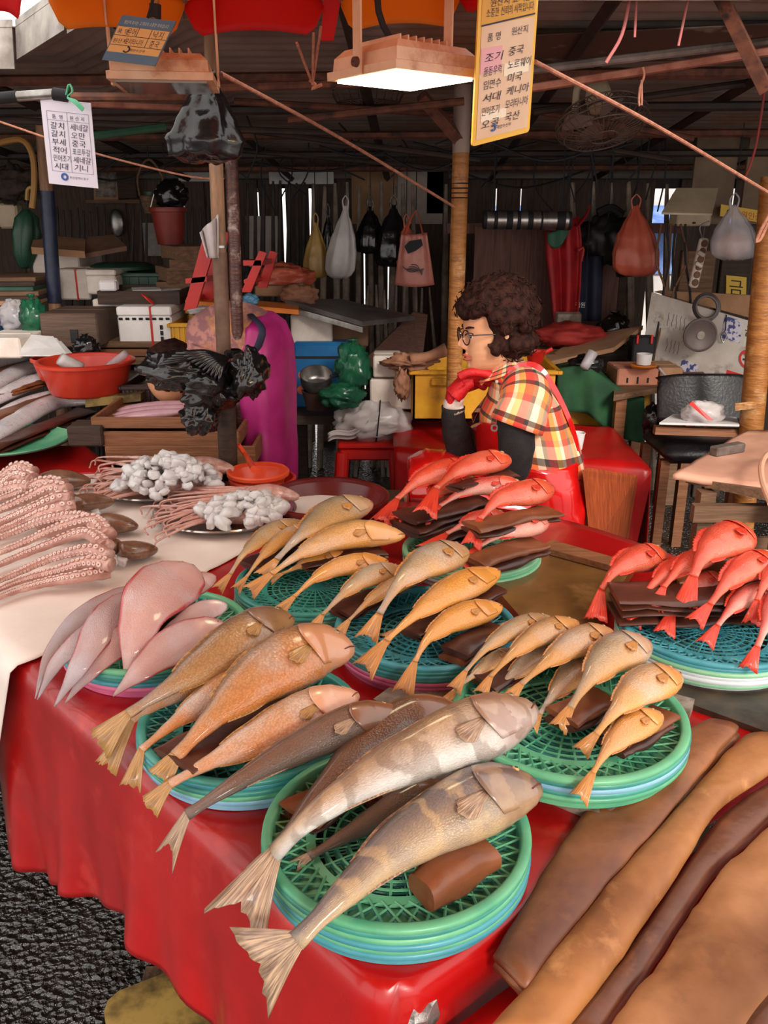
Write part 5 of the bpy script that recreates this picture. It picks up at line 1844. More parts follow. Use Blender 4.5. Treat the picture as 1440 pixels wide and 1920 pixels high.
part('apron_band', MB().tube([WB(470, 590, -.1), WB(492, 618, -.19), WB(480, 660, -.19)], .012, 8, res=10, flat=.4), mat('navy_band', (44, 44, 66), rough=.7), bent, smooth='all')
for dy in (-.1, .1):
 part('boot', MB().tube([V((WB(520, 900).x, YB + dy, .35)), V((WB(520, 900).x, YB + dy, .1)), V((WB(515, 900).x - .03, YB + dy, .055)), V((WB(515, 900).x - .16, YB + dy, .045))], [.075, .065, .055, .04], 14, res=12), M_boot, bent, smooth='all')
# ================================================================ NEAR AND MIDDLE PROPS
M_wd = wood('crate_wood', (150, 98, 62), (112, 68, 42), axis=0, rough=.6)
M_wd2 = wood('old_plank_wood', (132, 98, 72), (92, 66, 48), axis=0, rough=.75)
M_wdk = wood('dark_plank_wood', (74, 54, 42), (46, 36, 30), axis=0, rough=.75)
M_foam2 = mat('foam_box', (226, 214, 204), (206, 192, 180), rough=.85, ns=8, bump=.3, bs=120)
M_card = mat('cardboard', (176, 134, 100), (152, 112, 82), rough=.85, ns=6)
M_cardd = mat('dark_cardboard', (124, 90, 66), (98, 70, 52), rough=.85, ns=6)
M_yel = mat('yellow_crate_plastic', (216, 158, 40), (188, 130, 34), rough=.4, ns=6, c3=(150, 104, 36), s3=8)
M_org = mat('orange_lid_plastic', (222, 128, 40), (196, 104, 34), rough=.4, ns=6)
M_grn = mat('dark_green_plastic', (44, 82, 62), (32, 62, 50), rough=.4, ns=6)
M_redp = mat('red_plastic', (206, 40, 32), (178, 30, 26), rough=.35, ns=6)
M_redb = mat('red_basin_plastic', (214, 66, 44), (190, 50, 36), rough=.3, ns=5)
M_orb = mat('orange_basin_plastic', (234, 92, 52), (220, 76, 44), rough=.3, ns=5)
M_mar = mat('maroon_basin_plastic', (112, 34, 30), (90, 26, 24), rough=.25, ns=5)
M_bagk = mat('black_plastic_bag', (18, 17, 18), (28, 26, 27), rough=.2, ns=8, bump=.9, bs=18, coat=.3)
M_bagw = mat('white_plastic_bag', (214, 206, 204), (190, 180, 178), rough=.25, ns=8, bump=.7, bs=22, alpha=.85)
M_bagc = mat('clear_plastic_bag', (206, 198, 200), (180, 176, 182), rough=.18, ns=8, bump=.8, bs=22, alpha=.55)
M_bagg = mat('green_plastic_bag', (34, 96, 66), (22, 70, 50), rough=.22, ns=8, bump=.8, bs=20, alpha=.85)
M_bago = mat('orange_plastic_bag', (206, 104, 78), (186, 84, 62), rough=.28, ns=8, bump=.8, bs=20, alpha=.88)
M_bagy = mat('yellow_plastic_bag', (186, 148, 84), (160, 122, 64), rough=.28, ns=8, bump=.8, bs=20, alpha=.85)
M_bagp = mat('pink_print_bag', (206, 132, 116), (190, 110, 96), rough=.35, ns=8, bump=.6, bs=18)
M_cloth = mat('green_cloth', (36, 84, 50), (26, 66, 40), rough=.8, ns=8, bump=.3)
M_paper = mat('white_paper', (226, 222, 220), (214, 208, 206), rough=.8, ns=10)
M_brownpaper = mat('brown_packing_paper', (156, 108, 82), (126, 84, 62), rough=.75, ns=8, bump=.5)
M_ink = mat('black_ink', (28, 26, 30), rough=.7)
M_steel = mat('brushed_steel', (176, 172, 168), (140, 134, 130), rough=.3, metal=.9, ns=20)
M_pinkcloth = mat('pink_table_cover', (222, 168, 142), (206, 150, 126), rough=.5, ns=5, bump=.25, bs=14)
M_leather = mat('black_leather', (34, 30, 32), (24, 21, 23), rough=.35, ns=20, bump=.4, bs=90)
def fbox(px0, py0, px1, py1, Y, dep):
 """centre and size of a box whose front face spans these pixels at distance Y"""
 a, b = Q(px0, py1, Y), Q(px1, py0, Y)
 cx = (a.x + b.x) / 2
 z0, z1 = Q((px0 + px1) / 2, py1, Y).z, Q((px0 + px1) / 2, py0, Y).z
 return V((cx, Y + dep / 2, (z0 + z1) / 2)), V((abs(b.x - a.x), dep, abs(z1 - z0)))
def solid_box(name, label, cat, r, Y, dep, m, rz=0, ch=.006, lid=None, group=None, tape=None):
 c, s = fbox(*r, Y, dep)
 t = thing(name, label, cat, c - V((0, 0, s.z / 2)), group)
 if lid:
  h = s.z * .24
  part('box_body', MB().box(c - V((0, 0, h / 2)), (s.x * .985, s.y * .985, s.z - h), rz, ch), m, t, smooth=False)
  part('lid', MB().box(c + V((0, 0, s.z / 2 - h / 2 + .0015)), (s.x, s.y, h), rz, ch), lid, t, smooth=False)
 else:
  part('box_body', MB().box(c, s, rz, ch), m, t, smooth=False)
  part('lid_seam', MB().box(c + V((0, 0, s.z / 2)), (s.x * .96, s.y * .06, .004), rz), m, t, smooth=False)
 if tape:
  part('ribbon', MB().box(c + Matrix.Rotation(rz, 3, 'Z') @ V((s.x * .12, 0, 0)), (.008, s.y * 1.02, s.z * 1.02), rz), tape, t, smooth=False)
 return t, c, s
def crate(name, label, r, Y, dep, m, rz=0, wall=.008, group=None, ribs=6, cat='crate', rimw=.012):
 c, s = fbox(*r, Y, dep)
 t = thing(name, label, cat, c - V((0, 0, s.z / 2)), group)
 R = Matrix.Rotation(rz, 3, 'Z')
 pc = lambda x, y, z: c + R @ V((x, y, z))
 hx, hy, hz = s.x / 2, s.y / 2, s.z / 2
 part('crate_bottom', MB().box(pc(0, 0, -hz + wall / 2), (s.x, s.y, wall), rz), m, t, smooth=False)
 for sx, sy, L in ((1, 0, s.y), (-1, 0, s.y), (0, 1, s.x), (0, -1, s.x)):
  q = pc(sx * (hx - wall / 2), sy * (hy - wall / 2), 0)
  part('crate_wall', MB().box(q, (wall, s.y, s.z) if sx else (s.x, wall, s.z), rz), m, t, smooth=False)
  rb = pc(sx * (hx + rimw / 2 - .002), sy * (hy + rimw / 2 - .002), hz - .009)
  part('crate_rim', MB().box(rb, (rimw, s.y + 2 * rimw, .016) if sx else (s.x + 2 * rimw, rimw, .016), rz, .003), m, t, smooth=False)
  for k in range(ribs if not sx else max(2, ribs // 2)):
   f = (k + .5) / (ribs if not sx else max(2, ribs // 2)) - .5
   q = pc(sx * (hx + .002), sy * (hy + .002), -.008) + R @ (V((0, f * L, 0)) if sx else V((f * L, 0, 0)))
   part('rib', MB().box(q, (.006, .006, s.z * .86), rz), m, t, smooth=False)
 return t, c, s
def plank_crate(name, label, r, Y, dep, m, rz=0, rows=2, group=None, bottom=True):
 c, s = fbox(*r, Y, dep)
 t = thing(name, label, 'crate', c - V((0, 0, s.z / 2)), group)
 R = Matrix.Rotation(rz, 3, 'Z')
 pc = lambda x, y, z: c + R @ V((x, y, z))
 hx, hy = s.x / 2, s.y / 2
 h = s.z / rows
 for k in range(rows):
  z = -s.z / 2 + h * (k + .5)
  for sx, sy in ((1, 0), (-1, 0), (0, 1), (0, -1)):
   q = pc(sx * (hx - .006), sy * (hy - .006), z)
   part('board', MB().box(q, (.012, s.y - .026, h * .94) if sx else (s.x, .012, h * .94), rz, .0015), m, t, smooth=False)
 if bottom:
  for k in range(4):
   part('board', MB().box(pc(0, (k - 1.5) * s.y / 4.1, -s.z / 2 + .006), (s.x * .98, s.y / 4.5, .010), rz), m, t, smooth=False)
 return t, c, s
def basin(name, label, px, py, z, rad, h, m, group=None):
 c = P(px, py, z)
 t = thing(name, label, 'basin', c - V((0, 0, h)), group)
 part('bowl', MB().lathe([(.001, -h), (rad * .74, -h), (rad * .8, -h + .01), (rad * .97, -.006), (rad * .945, -.006), (rad * .77, -h + .014), (.001, -h + .012)], c, 44), m, t, smooth=50)
 part('rim', MB().lathe([(rad * .94, -.008), (rad * .95, .002), (rad * 1.0, .005), (rad * 1.05, .001), (rad * 1.045, -.008), (rad * .99, -.004), (rad * .94, -.008)], c, 44), m, t, smooth=50)
 return t
M_olive = mat('wet_olive_board', (128, 92, 48), (96, 66, 34), rough=.3, ns=5, c3=(150, 110, 62), s3=6, coat=.3, bump=.1)
z_ = TZ + .03
mb = MB().prism([P(985, 1190, z_ - .025), P(1120, 1180, z_ - .025), P(1190, 1075, z_ - .025), P(1035, 1030, z_ - .025), P(900, 1090, z_ - .025)], (0, 0, .025))
solo('cutting_board', mb, M_olive, 'wet olive-brown cutting board between the two red fish baskets', 'cutting board', smooth=False)
mb = MB().prism([P(1030, 1040, z_ + .002), P(1170, 1078, z_ + .002), P(1186, 1066, z_ + .002), P(1040, 1024, z_ + .002)], (0, 0, .014))
solo('wooden_batten', mb, M_wd, 'pale wooden batten along the back edge of the olive cutting board', 'batten', smooth=False)
mb = MB().prism([P(1140, 1285, TZ), P(1290, 1330, TZ), P(1560, 1430, TZ), P(1600, 1200, TZ), P(1250, 1120, TZ)], (0, 0, .012))
solo('dark_slab', mb, mat('dark_wet_slab', (52, 42, 36), (78, 62, 48), rough=.35, ns=14, bump=.6), 'dark wet slab under the right red fish baskets', 'slab', smooth=False)
t3 = [P(-420, 925, .76), P(228, 884, .76), P(160, 838, .76), P(-420, 800, .76)]
def cloth3(u, v):
 p = t3[0].lerp(t3[1], u).lerp(t3[3].lerp(t3[2], u), max(0, (v - .3) / .7))
 if v < .3:
  p.z -= (.3 - v) * .8
  p.y -= .01
 p.z += .005 * fbm(p, 5)
 return p
solo('red_tablecloth', MB().sheet(cloth3, 40, 20, .002), M_redpvc2, 'red cloth on the far left table under the silver fish plates', 'tablecloth', smooth='all')
frame_table('side_table', 'table under the red cloth at the far left', [V((p.x, p.y, 0)).lerp(V((-1, 2.6, 0)), .06) for p in t3], .745, M_legwood)
for k, (m_, nm) in enumerate([(M_bk['teal'], 'dark green'), (mat('plate_blue', (112, 164, 214), (96, 146, 200), rough=.3, ns=6), 'blue'), (mat('plate_cream', (216, 212, 196), (200, 194, 180), rough=.35, ns=6), 'cream'), (M_bk['green'], 'light green')]):
 z = .785 + k * .014
 R = .22 - .008 * k
 c = P(5, 826, z)
 c = V((P(140, 820, z).x - R + .0 - k * .004, c.y, z))
 solo('round_plate', MB().lathe([(.001, -.012), (R * .6, -.012), (R * .68, -.006), (R * .98, .004), (R, .006), (R + .002, .003), (R * .97, -.002), (R * .68, -.014), (.001, -.018)], c, 52), m_, f'{nm} round plate, {["lowest", "second", "third", "topmost"][k]} under the silver cutlassfish', 'plate', 'plates under the silver fish', smooth=50)
t_, c_, s_ = solid_box('wooden_block', 'dark wooden block beside the silver fish plates', 'block', (128, 800, 190, 838), 2.62, .1, M_wdk)
for k in range(3):
 plank_crate('fish_crate', f'{["lowest", "middle", "topmost"][k]} of the stacked brown wooden fish crates behind the ice tray', (200 - 14 * k, 836 - k * 27, 478 - 30 * k, 872 - k * 34), 2.62 + .012 * k, .42, M_wd, rows=1, group='stacked wooden fish crates')
M_pfish = mat('pink_bagged_fish', (214, 168, 176), (196, 146, 160), rough=.22, ns=12, coat=.5, bump=.5)
for k in range(3):
 solo('bagged_fish', MB().tube([Q(165 + 8 * k, 806 - 8 * k, 2.72 + .07 * k), Q(250, 783 - 7 * k, 2.74 + .07 * k), Q(352 + 6 * k, 770 - 8 * k, 2.76 + .07 * k)], [.012, .034, .03, .012], 12, res=16, flat=.6), M_pfish, f'pink fish wrapped in clear film in the top crate, {["nearest", "middle", "farthest"][k]} of three', 'fish', 'film-wrapped pink fish', smooth='all')
mb = MB().prism([Q(160, 764, 2.95), Q(264, 752, 2.95), Q(264, 738, 2.95), Q(160, 748, 2.95)], (0, .25, 0))
solo('thick_board', mb, M_yb, 'stained thick board under the red basin', 'board', smooth=False)
basin('red_basin', 'large red plastic basin behind the silver fish', 160, 676, Q(160, 676, 3.05).z, .165, .115, M_redb)
basin('red_basin', 'smaller red basin behind the large one', 110, 671, Q(110, 671, 3.3).z, .10, .08, M_redb)
solo('rolled_bag', MB().tube([Q(112, 672, 2.95), Q(150, 695, 2.98)], [.022, .03], 12, res=6), M_bagw, 'rolled white plastic film standing in the red basin', 'plastic film', smooth='all')
solo('rolled_bag', MB().tube([Q(236, 662, 3.0), Q(205, 690, 3.05)], [.012, .02], 12, res=6), M_bagc, 'clear plastic film leaning on the rim of the red basin', 'plastic film', smooth='all')
crate('mesh_crate', 'dark brown plastic crate with slotted sides beside the red basin', (232, 722, 336, 764), 3.0, .3, mat('dark_brown_plastic', (58, 34, 32), (44, 26, 26), rough=.4, ns=6), ribs=14)
basin('maroon_basin', 'wide maroon basin behind the far croaker basket', 612, 930, .80, .165, .09, M_mar)
basin('orange_basin', 'upper orange bowl behind the ice tray', 484, 884, .81, .088, .055, M_orb)
basin('red_basin', 'red bowl under the orange one behind the ice tray', 492, 896, .79, .095, .06, M_redb)
solo('ladle_handle', MB().tube([P(476, 880, .84), Q(462, 855, P(462, 872, .80).y), Q(447, 834, P(462, 872, .80).y)], [.011, .009, .007], 8, res=8), M_orb, 'orange scoop handle sticking out of the orange bowl', 'scoop')
frame_table('stand', 'low stand under the basins behind the white sheet', [V((-.28, 2.42, 0)), V((.1, 2.36, 0)), V((.1, 2.72, 0)), V((-.28, 2.74, 0))], .66, M_legwood)
rt = [P(1262, 888, .80), P(1560, 926, .80), P(1600, 800, .80), P(1400, 806, .80), P(1325, 840, .80)]
mb = MB().prism(rt, (0, 0, .008))
tt = thing('side_table', 'rough wooden table with pale pink plastic cover at the right', 'table', (P(1400, 900, .8).x, P(1400, 900, .8).y, 0))
part('cover', MB().sheet(lambda u, v: (rt[0].lerp(rt[1], u)).lerp(rt[4].lerp(rt[2], u) if False else P(1400 + 200 * u, 806, .80), max(0, (v - .15) / .85)) + V((0, 0, -.02 * max(0, .15 - v) / .15 + .004 * fbm(V((u, v, 0)), 7))), 30, 16, .003), M_pinkcloth, tt, smooth='all')
ztop = .79
part('edge_board', MB().prism([P(1285, 905, .77), P(1570, 968, .77), P(1600, 830, .77), P(1400, 825, .77)], (0, 0, .022)), M_wd2, tt, smooth=False)
c0 = P(1345, 915, .77)
for (a, b) in ((1330, 918), (1480, 950)):
 q = P(a, b, .77)
 part('leg', MB().box((q.x, q.y + .02, .38), (.045, .045, .76)), M_wd2, tt, smooth=False)
q = P(1400, 935, .77)
part('side_panel', MB().box((q.x + .06, q.y + .06, .42), (.26, .015, .42)), M_wd2, tt, smooth=False)
part('rail', MB().box((q.x + .04, q.y + .05, .71), (.34, .03, .05)), M_wd2, tt, smooth=False)
c = P(1364, 842, .815)
solo('whetstone', MB().box(c, (.13, .036, .03), .5, .004), mat('grey_stone', (112, 98, 90), (88, 76, 70), rough=.8, ns=30, bump=.3), 'grey whetstone lying on the pale pink table cover', 'whetstone', smooth=False)
solo('rubber_hose', MB().tube([P(1445, 945, .83), P(1430, 905, .84), P(1428, 870, .85), P(1445, 850, .84), P(1490, 860, .82)], .008, 8, res=16), mat('pale_rubber', (226, 170, 140), rough=.5), 'pale rubber hose loop on the pink covered table', 'hose')
bz = Q(1105, 1040, 2.35)
mb = MB().ball(bz, (.085, .08, .06), 22, 14, fn=lambda d: 1 + .15 * fbm(d, 3))
bgt = thing('plastic_bag', 'clear plastic bag of folded cardboard beside the orange chair back', 'bag', bz - V((0, 0, .06)))
part('bag_film', mb, M_bagc, bgt, smooth='all')
for k in range(3):
 part('card_sheet', MB().box(bz + V((.01, -.01, -.02 + .022 * k)), (.13, .09, .006), .3 + .25 * k), M_card, bgt, smooth=False)
rz_ = .64
r4 = [Q(735, 800, 3.15), Q(1208, 868, 2.95), Q(1200, 790, 3.55), Q(760, 765, 3.75)]
zt = .66
def cloth4(u, v):
 a, b = V((Q(738, 800, 3.2).x, 3.2)+(zt,)) if False else V((Q(738, 800, 3.25).x, 3.25, zt)), V((Q(1215, 850, 3.0).x, 3.0, zt))
 d_, c_ = V((a.x, 3.8, zt)), V((b.x + .02, 3.6, zt))
 if .25 < v <= 1 and u < .88:
  p = a.lerp(b, u / .88).lerp(d_.lerp(c_, u / .88), (v - .25) / .75)
 elif u < .88:
  k = (.25 - v) / .25
  p = a.lerp(b, u / .88) + V((.0, -.015 - .02 * k * math.sin(u * 26), -.34 * k - .05 * k * math.sin(u * 9)))
 else:
  k = (u - .88) / .12
  vv = max(0, (v - .25) / .75)
  p = b.lerp(c_, vv) + V((.012 + .02 * k, -.02 * (v < .25), -.36 * k))
  if v < .25:
   p.z -= .3 * (.25 - v)
 p.z += .004 * fbm(p, 5)
 return p
solo('red_tablecloth', MB().sheet(cloth4, 60, 30, .002), M_redpvc2, 'red cloth on the table behind the seated woman', 'tablecloth', smooth='all')
frame_table('back_table', 'table under the red cloth behind the seated woman', [V((.08, 3.3, 0)), V((.9, 3.1, 0)), V((.92, 3.55, 0)), V((.08, 3.74, 0))], zt - .012, M_legwood)
def on(px, z, Y):
 """x position at pixel column, height z and distance Y"""
 v = 0
 for _ in range(3):
  d = ray(px, 0)
 lo, hi = 0, 1920
 for _ in range(40):
  mid = (lo + hi) / 2
  if Q(px, mid, Y).z > z:
   lo = mid
  else:
   hi = mid
 return Q(px, lo, Y)
cy, csz, = fbox(774, 700, 1048, 792, 3.5, .34)
t_, c_, s_ = crate('yellow_crate', 'yellow plastic crate with handles on the red table behind the woman', (774, 694, 1046, 788), 3.45, .36, M_yel, ribs=0, rimw=.018)
for sx in (-.3, .3):
 part('handle', MB().box(c_ + V((sx * s_.x, -s_.y / 2 - .012, s_.z * .28)), (.09, .02, .03), 0, .004), M_yel, t_, smooth=False)
solo('paper_cup', MB().lathe([(.001, 0), (.019, 0), (.026, .062), (.028, .063), (.027, .066), (.024, .064), (.018, .004), (.001, .003)], on(1082, zt + .006, 3.2), 24), M_paper, 'white paper cup on the red table beside the plaid sleeve', 'cup', smooth=50)
M_stool = mat('red_stool_plastic', (214, 34, 26), (190, 26, 22), rough=.28, ns=6)
def stool(label, px, py, Y, w=.27, h=.45):
 c = Q(px, py, Y)
 t = thing('plastic_stool', label, 'stool', (c.x, Y, c.z - h))
 part('seat', MB().box((c.x, Y, c.z - .012), (w, w, .024), 0, .008), M_stool, t, smooth=False)
 part('apron_rail', MB().box((c.x, Y, c.z - .05), (w * .92, w * .92, .05), 0, .008), M_stool, t, smooth=False)
 for sx in (-1, 1):
  for sy in (-1, 1):
   a, b = V((c.x + sx * w * .42, Y + sy * w * .42, c.z - .04)), V((c.x + sx * w * .56, Y + sy * w * .56, c.z - h + .001))
   part('leg', MB().loft([ering(a.lerp(b, q), AX, AY, .03 - .008 * q, .022 - .006 * q, 8) for q in (0, .5, 1)]), M_stool, t)
 for sx, sy in ((0, -1), (0, 1), (1, 0), (-1, 0)):
  pts = [V((c.x + (sx * .52 + (1 - abs(sx)) * k * .5) * w, Y + (sy * .52 + (1 - abs(sy)) * k * .5) * w, c.z - h * .72 + .05 * (1 - k * k))) for k in (-1, -.5, 0, .5, 1)]
  part('brace', MB().tube(pts, .014, 6, res=8), M_stool, t)
 return t, c
stool('red plastic stool in front of the dark bench, under the wrapped bundle', 692, 818, 3.55, w=.26, h=.6)
bc = Q(700, 790, 3.55)
def bundle(d):
 return 1 + .22 * fbm(d, 2.2) + .06 * fbm(d, 9)
bt = thing('wrapped_bundle', 'pinkish white cloth bundle wrapped in clear plastic on the red stool', 'bundle', bc - V((0, 0, .06)))
part('wrap', MB().ball(bc, (.16, .13, .085), 36, 24, fn=bundle), M_bagw, bt, smooth='all')
part('loose_end', MB().sheet(lambda u, v: Q(690 - 75 * u, 790 + 40 * u + 14 * v - 7 + 10 * math.sin(u * 5), 3.43 + .02 * math.sin(v * 9)), 14, 8, .003), M_bagw, bt, smooth='all')
part('rubber_band', MB().tube([bc + V((.02 + .01 * math.cos(a), .135 * math.sin(a), .09 * math.cos(a))) for a in [2 * PI * k / 20 for k in range(21)]], .003, 5, cap=False), M_ink, bt)
zb = Q(640, 775, 3.75).z
db = thing('dark_bench', 'dark wooden bench carrying the blue cooler and pots', 'bench', (Q(650, 775, 3.9).x, 3.95, 0))
part('bench_top', MB().box((Q(660, 775, 3.9).x, 4.0, zb - .02), (.62, .6, .04)), M_wdk, db, smooth=False)
for sx in (-.27, .27):
 for sy in (-.26, .26):
  part('leg', MB().box((Q(660, 775, 3.9).x + sx, 4.0 + sy, (zb - .04) / 2), (.05, .05, zb - .04)), M_wdk, db, smooth=False)
M_cool = mat('blue_cooler', (42, 112, 168), (34, 94, 148), rough=.3, ns=6)
t_, c_, s_ = solid_box('cooler_box', 'blue cooler with peach prints and dark band on the dark bench', 'cooler', (552, 642, 655, 768), 3.85, .3, M_cool, ch=.015)
part('dark_band', MB().box(c_ + V((0, 0, s_.z * .28)), (s_.x * 1.01, s_.y * 1.01, .012)), M_ink, t_, smooth=False)
for q in ((-.33, .02), (.1, .02), (-.36, -.2)):
 part('peach_print', MB().lathe([(.001, .001), (.02, .001), (.02, 0)], c_ + V((q[0] * s_.x, -s_.y / 2 - .002, q[1] * s_.z)), 16, X=AX, Yv=AZ, Z=-AY), mat('peach_print', (238, 150, 96), (226, 70, 60), rough=.4, ns=40), t_)
part('leaf_print', MB().lathe([(.001, .001), (.012, .001), (.012, 0)], c_ + V((.36 * s_.x, -s_.y / 2 - .002, -.18 * s_.z)), 8, X=AX, Yv=AZ * .6, Z=-AY), mat('leaf_print', (196, 214, 120), rough=.4), t_)
pc_ = Q(598, 766, 3.66)
solo('clay_pot', MB().lathe([(.001, 0), (.055, 0), (.07, .07), (.074, .08), (.066, .08), (.05, .01), (.001, .008)], pc_, 30), mat('brown_clay', (74, 48, 38), (58, 38, 32), rough=.5, ns=8), 'brown clay pot on the dark bench below the steel pan', 'pot', smooth=50)
pn = Q(594, 722, 3.64)
pt = thing('steel_pan', 'dented steel pan tilted on the clay pot', 'pan', pn)
part('pan_body', MB().lathe([(.001, 0), (.05, 0), (.066, .02), (.07, .07), (.066, .07), (.062, .02), (.046, .005), (.001, .005)], pn + V((0, 0, -.01)), 30, X=AX, Yv=V((0, .9, .4)).normalized(), Z=V((0, -.4, .9)).normalized()), M_steel, pt, smooth=50)
part('pan_handle', MB().tube([pn + V((.06, -.02, .04)), pn + V((.11, -.03, .05))], .008, 8), M_ink, pt)
def lump(name, label, px, py, Y, r, m, cat='bag', amp=.3, sq=1.0, sc=2.0, knot=True, seed=0, group=None):
 c = Q(px, py, Y)
 t = thing(name, label, cat, c - V((0, 0, r[2])), group)
 sd = V((seed * 3.1, seed * 1.7, 0))
 part('bag_body', MB().ball(c, r, 34, 24, fn=lambda d: 1 + amp * fbm(d + sd, sc) + amp * .35 * fbm(d + sd, sc * 4)), m, t, smooth='all')
 if knot:
  part('knot', MB().loft([ering(c + V((0, 0, r[2] * (.8 + .35 * q))), AX, AY, r[0] * k, r[1] * k, 14, .25, q * 3) for q, k in ((0, .3), (.4, .14), (.6, .1), (.9, .2), (1.2, .32))]), m, t, smooth='all')
 return t
lump('plastic_bag', 'green plastic bag slumped upright beside the blue cooler', 662, 690, 3.6, (.075, .07, .1), M_bagg, seed=2)
lump('plastic_bag', 'green plastic bag of leeks lying below the upright green bag', 640, 742, 3.5, (.09, .07, .05), M_bagg, seed=3, knot=False)
solid_box('foam_box', 'white foam block with blue label right of the green bags', 'box', (694, 712, 780, 768), 3.55, .2, M_foam2)
solid_box('foam_box', 'small dirty foam block on top of the labelled one', 'box', (700, 668, 752, 708), 3.56, .16, M_foam2)
lump('packing_paper', 'crumpled brown packing paper draped over the foam blocks', 765, 680, 3.5, (.10, .07, .035), M_brownpaper, cat='paper', amp=.5, seed=4, knot=False)
lump('packing_paper', 'hanging end of brown paper beside the yellow crate', 752, 720, 3.44, (.03, .03, .06), M_brownpaper, cat='paper', amp=.5, seed=5, knot=False)
solo('twisted_paper', MB().tube([Q(770, 675, 3.45), Q(805, 668, 3.45), Q(838, 655, 3.45)], [.025, .02, .028], 10, res=10), M_brownpaper, 'twisted end of brown packing paper pointing at the wrapped post', 'paper', smooth='all')
mb = MB().prism([Q(535, 570, 3.9), Q(680, 612, 3.7), Q(778, 600, 4.1), Q(640, 568, 4.4)], (0, 0, .02))
t_ = solo('grey_tray', mb, mat('grey_lid', (92, 86, 84), (68, 62, 60), rough=.5, ns=8), 'dark grey flat lid lying on boxes behind the cooler', 'lid', smooth=False)
solo('lid_edge', MB().prism([Q(535, 572, 3.88), Q(680, 614, 3.68), Q(680, 624, 3.68), Q(535, 582, 3.88)], (0, .02, 0)), M_steel, 'pale metal edge strip on the grey lid', 'strip', smooth=False)
solid_box('foam_box', 'dusty foam box under the grey lid', 'box', (546, 590, 622, 645), 3.9, .25, M_foam2)
solid_box('carton', 'dark patterned carton under the grey lid', 'box', (622, 606, 690, 650), 3.95, .25, M_cardd)
mb = MB().prism([Q(668, 690, 3.9), Q(790, 690, 4.05), Q(802, 590, 4.2), Q(775, 585, 4.2)], (0, .03, 0))
solo('leaning_board', mb, wood('brown_panel_wood', (96, 62, 46), (70, 46, 36), axis=0), 'slanted brown board leaning behind the green bags', 'board', smooth=False)
# ================================================================ LEFT BACKGROUND: boxes and crates on a work bench
zbench = Q(240, 690, 3.7).z
wb = thing('work_bench', 'long dark work bench stacked with boxes at the left', 'bench', (-1.6, 4.1, 0))
part('bench_top', MB().box((-1.75, 4.15, zbench - .03), (2.3, 1.1, .05)), M_wdk, wb, smooth=False)
for sx in (-1.05, 0, 1.05):
 for sy in (-.5, .5):
  part('leg', MB().box((-1.75 + sx, 4.15 + sy, (zbench - .055) / 2), (.06, .06, zbench - .055)), M_wdk, wb, smooth=False)
for k in range(3):
 c, s = fbox(176 + 4 * k, 640 + k * 15, 306 - 6 * k, 652 + k * 16, 3.62, .5)
 solo('loose_plank', MB().box(c, s, .0, .002), M_wd2 if k != 1 else M_wd, f'{["upper", "middle", "lower"][k]} loose plank under the white foam boxes', 'plank', 'loose planks under the foam boxes', smooth=False)
solid_box('foam_box', 'white foam box with printed marks and lid behind the ribboned one', 'box', (180, 562, 256, 632), 3.78, .3, M_foam2, lid=M_foam2)
t_, c_, s_ = solid_box('foam_box', 'white printed foam box tied with red ribbon', 'box', (224, 576, 320, 648), 3.62, .26, mat('white_foam_clean', (236, 230, 226), (224, 216, 210), rough=.8, ns=8), lid=mat('white_foam_clean', (236, 230, 226)), tape=M_redp)
for k in range(8):
 part('printed_mark', MB().box(c_ + V(((k - 3.5) * s_.x / 8.2, -s_.y / 2 - .001, s_.z * .2)), (s_.x / 14, .002, .010)), M_ink, t_, smooth=False)
for k in range(3):
 part('printed_mark', MB().box(c_ + V((s_.x * .30, -s_.y / 2 - .001, -s_.z * (.02 + .15 * k))), (.012, .002, .018)), M_ink, t_, smooth=False)
part('ribbon_bow', MB().tube([c_ + V((.02, -.05, s_.z / 2 + .005)), c_ + V((.0, -.07, s_.z / 2 + .03)), c_ + V((-.02, -.05, s_.z / 2 + .045)), c_ + V((.02, -.04, s_.z / 2 + .01))], .004, 5, res=12), M_redp, t_)
plank_crate('wooden_tray', 'shallow wooden tray on top of the foam boxes', (184, 545, 336, 572), 3.72, .34, M_wdk, rows=1)
for k in range(5):
 solo('newspaper', MB().box(Q(262 + k * 12, 545 - k % 2 * 3, 3.85 + .03 * k), (.12, .16, .006), .3 * k, 0), M_paper if k % 2 else mat('newsprint', (150, 144, 140), (120, 114, 110), rough=.8, ns=40), f'folded newspaper in the wooden tray, {["first", "second", "third", "fourth", "last"][k]} from the left', 'newspaper', 'newspapers in the tray', smooth=False)
solid_box('leaflet_box', 'small white leaflet box with blue edge beside the tray', 'box', (186, 527, 216, 546), 3.7, .05, M_paper)
t_, c_, s_ = solid_box('brown_chest', 'dark brown wooden chest left of the foam boxes', 'chest', (80, 588, 180, 652), 3.5, .3, M_wd2 if False else wood('chest_wood', (98, 74, 58), (72, 54, 44), axis=0))
part('hasp', MB().box(c_ + V((.02, -s_.y / 2 - .004, -.02)), (.03, .008, .05)), M_ink, t_, smooth=False)
solid_box('foam_box', 'tall dusty foam box behind the dark blue post', 'box', (66, 470, 146, 540), 4.2, .35, M_foam2)
solid_box('foam_box', 'dusty foam box with red string left of the green crates', 'box', (108, 505, 165, 562), 4.05, .3, M_foam2, tape=M_redp)
solid_box('foam_box', 'small foam box with lid in front of the green crates', 'box', (163, 507, 216, 552), 4.0, .2, M_foam2, lid=M_foam2)
mb = MB().prism([Q(60, 476, 4.05), Q(160, 484, 4.05), Q(162, 460, 4.3), Q(66, 450, 4.3)], (0, 0, .03))
solo('flattened_carton', mb, M_card, 'flattened brown carton on the tall foam box', 'carton', smooth=False)
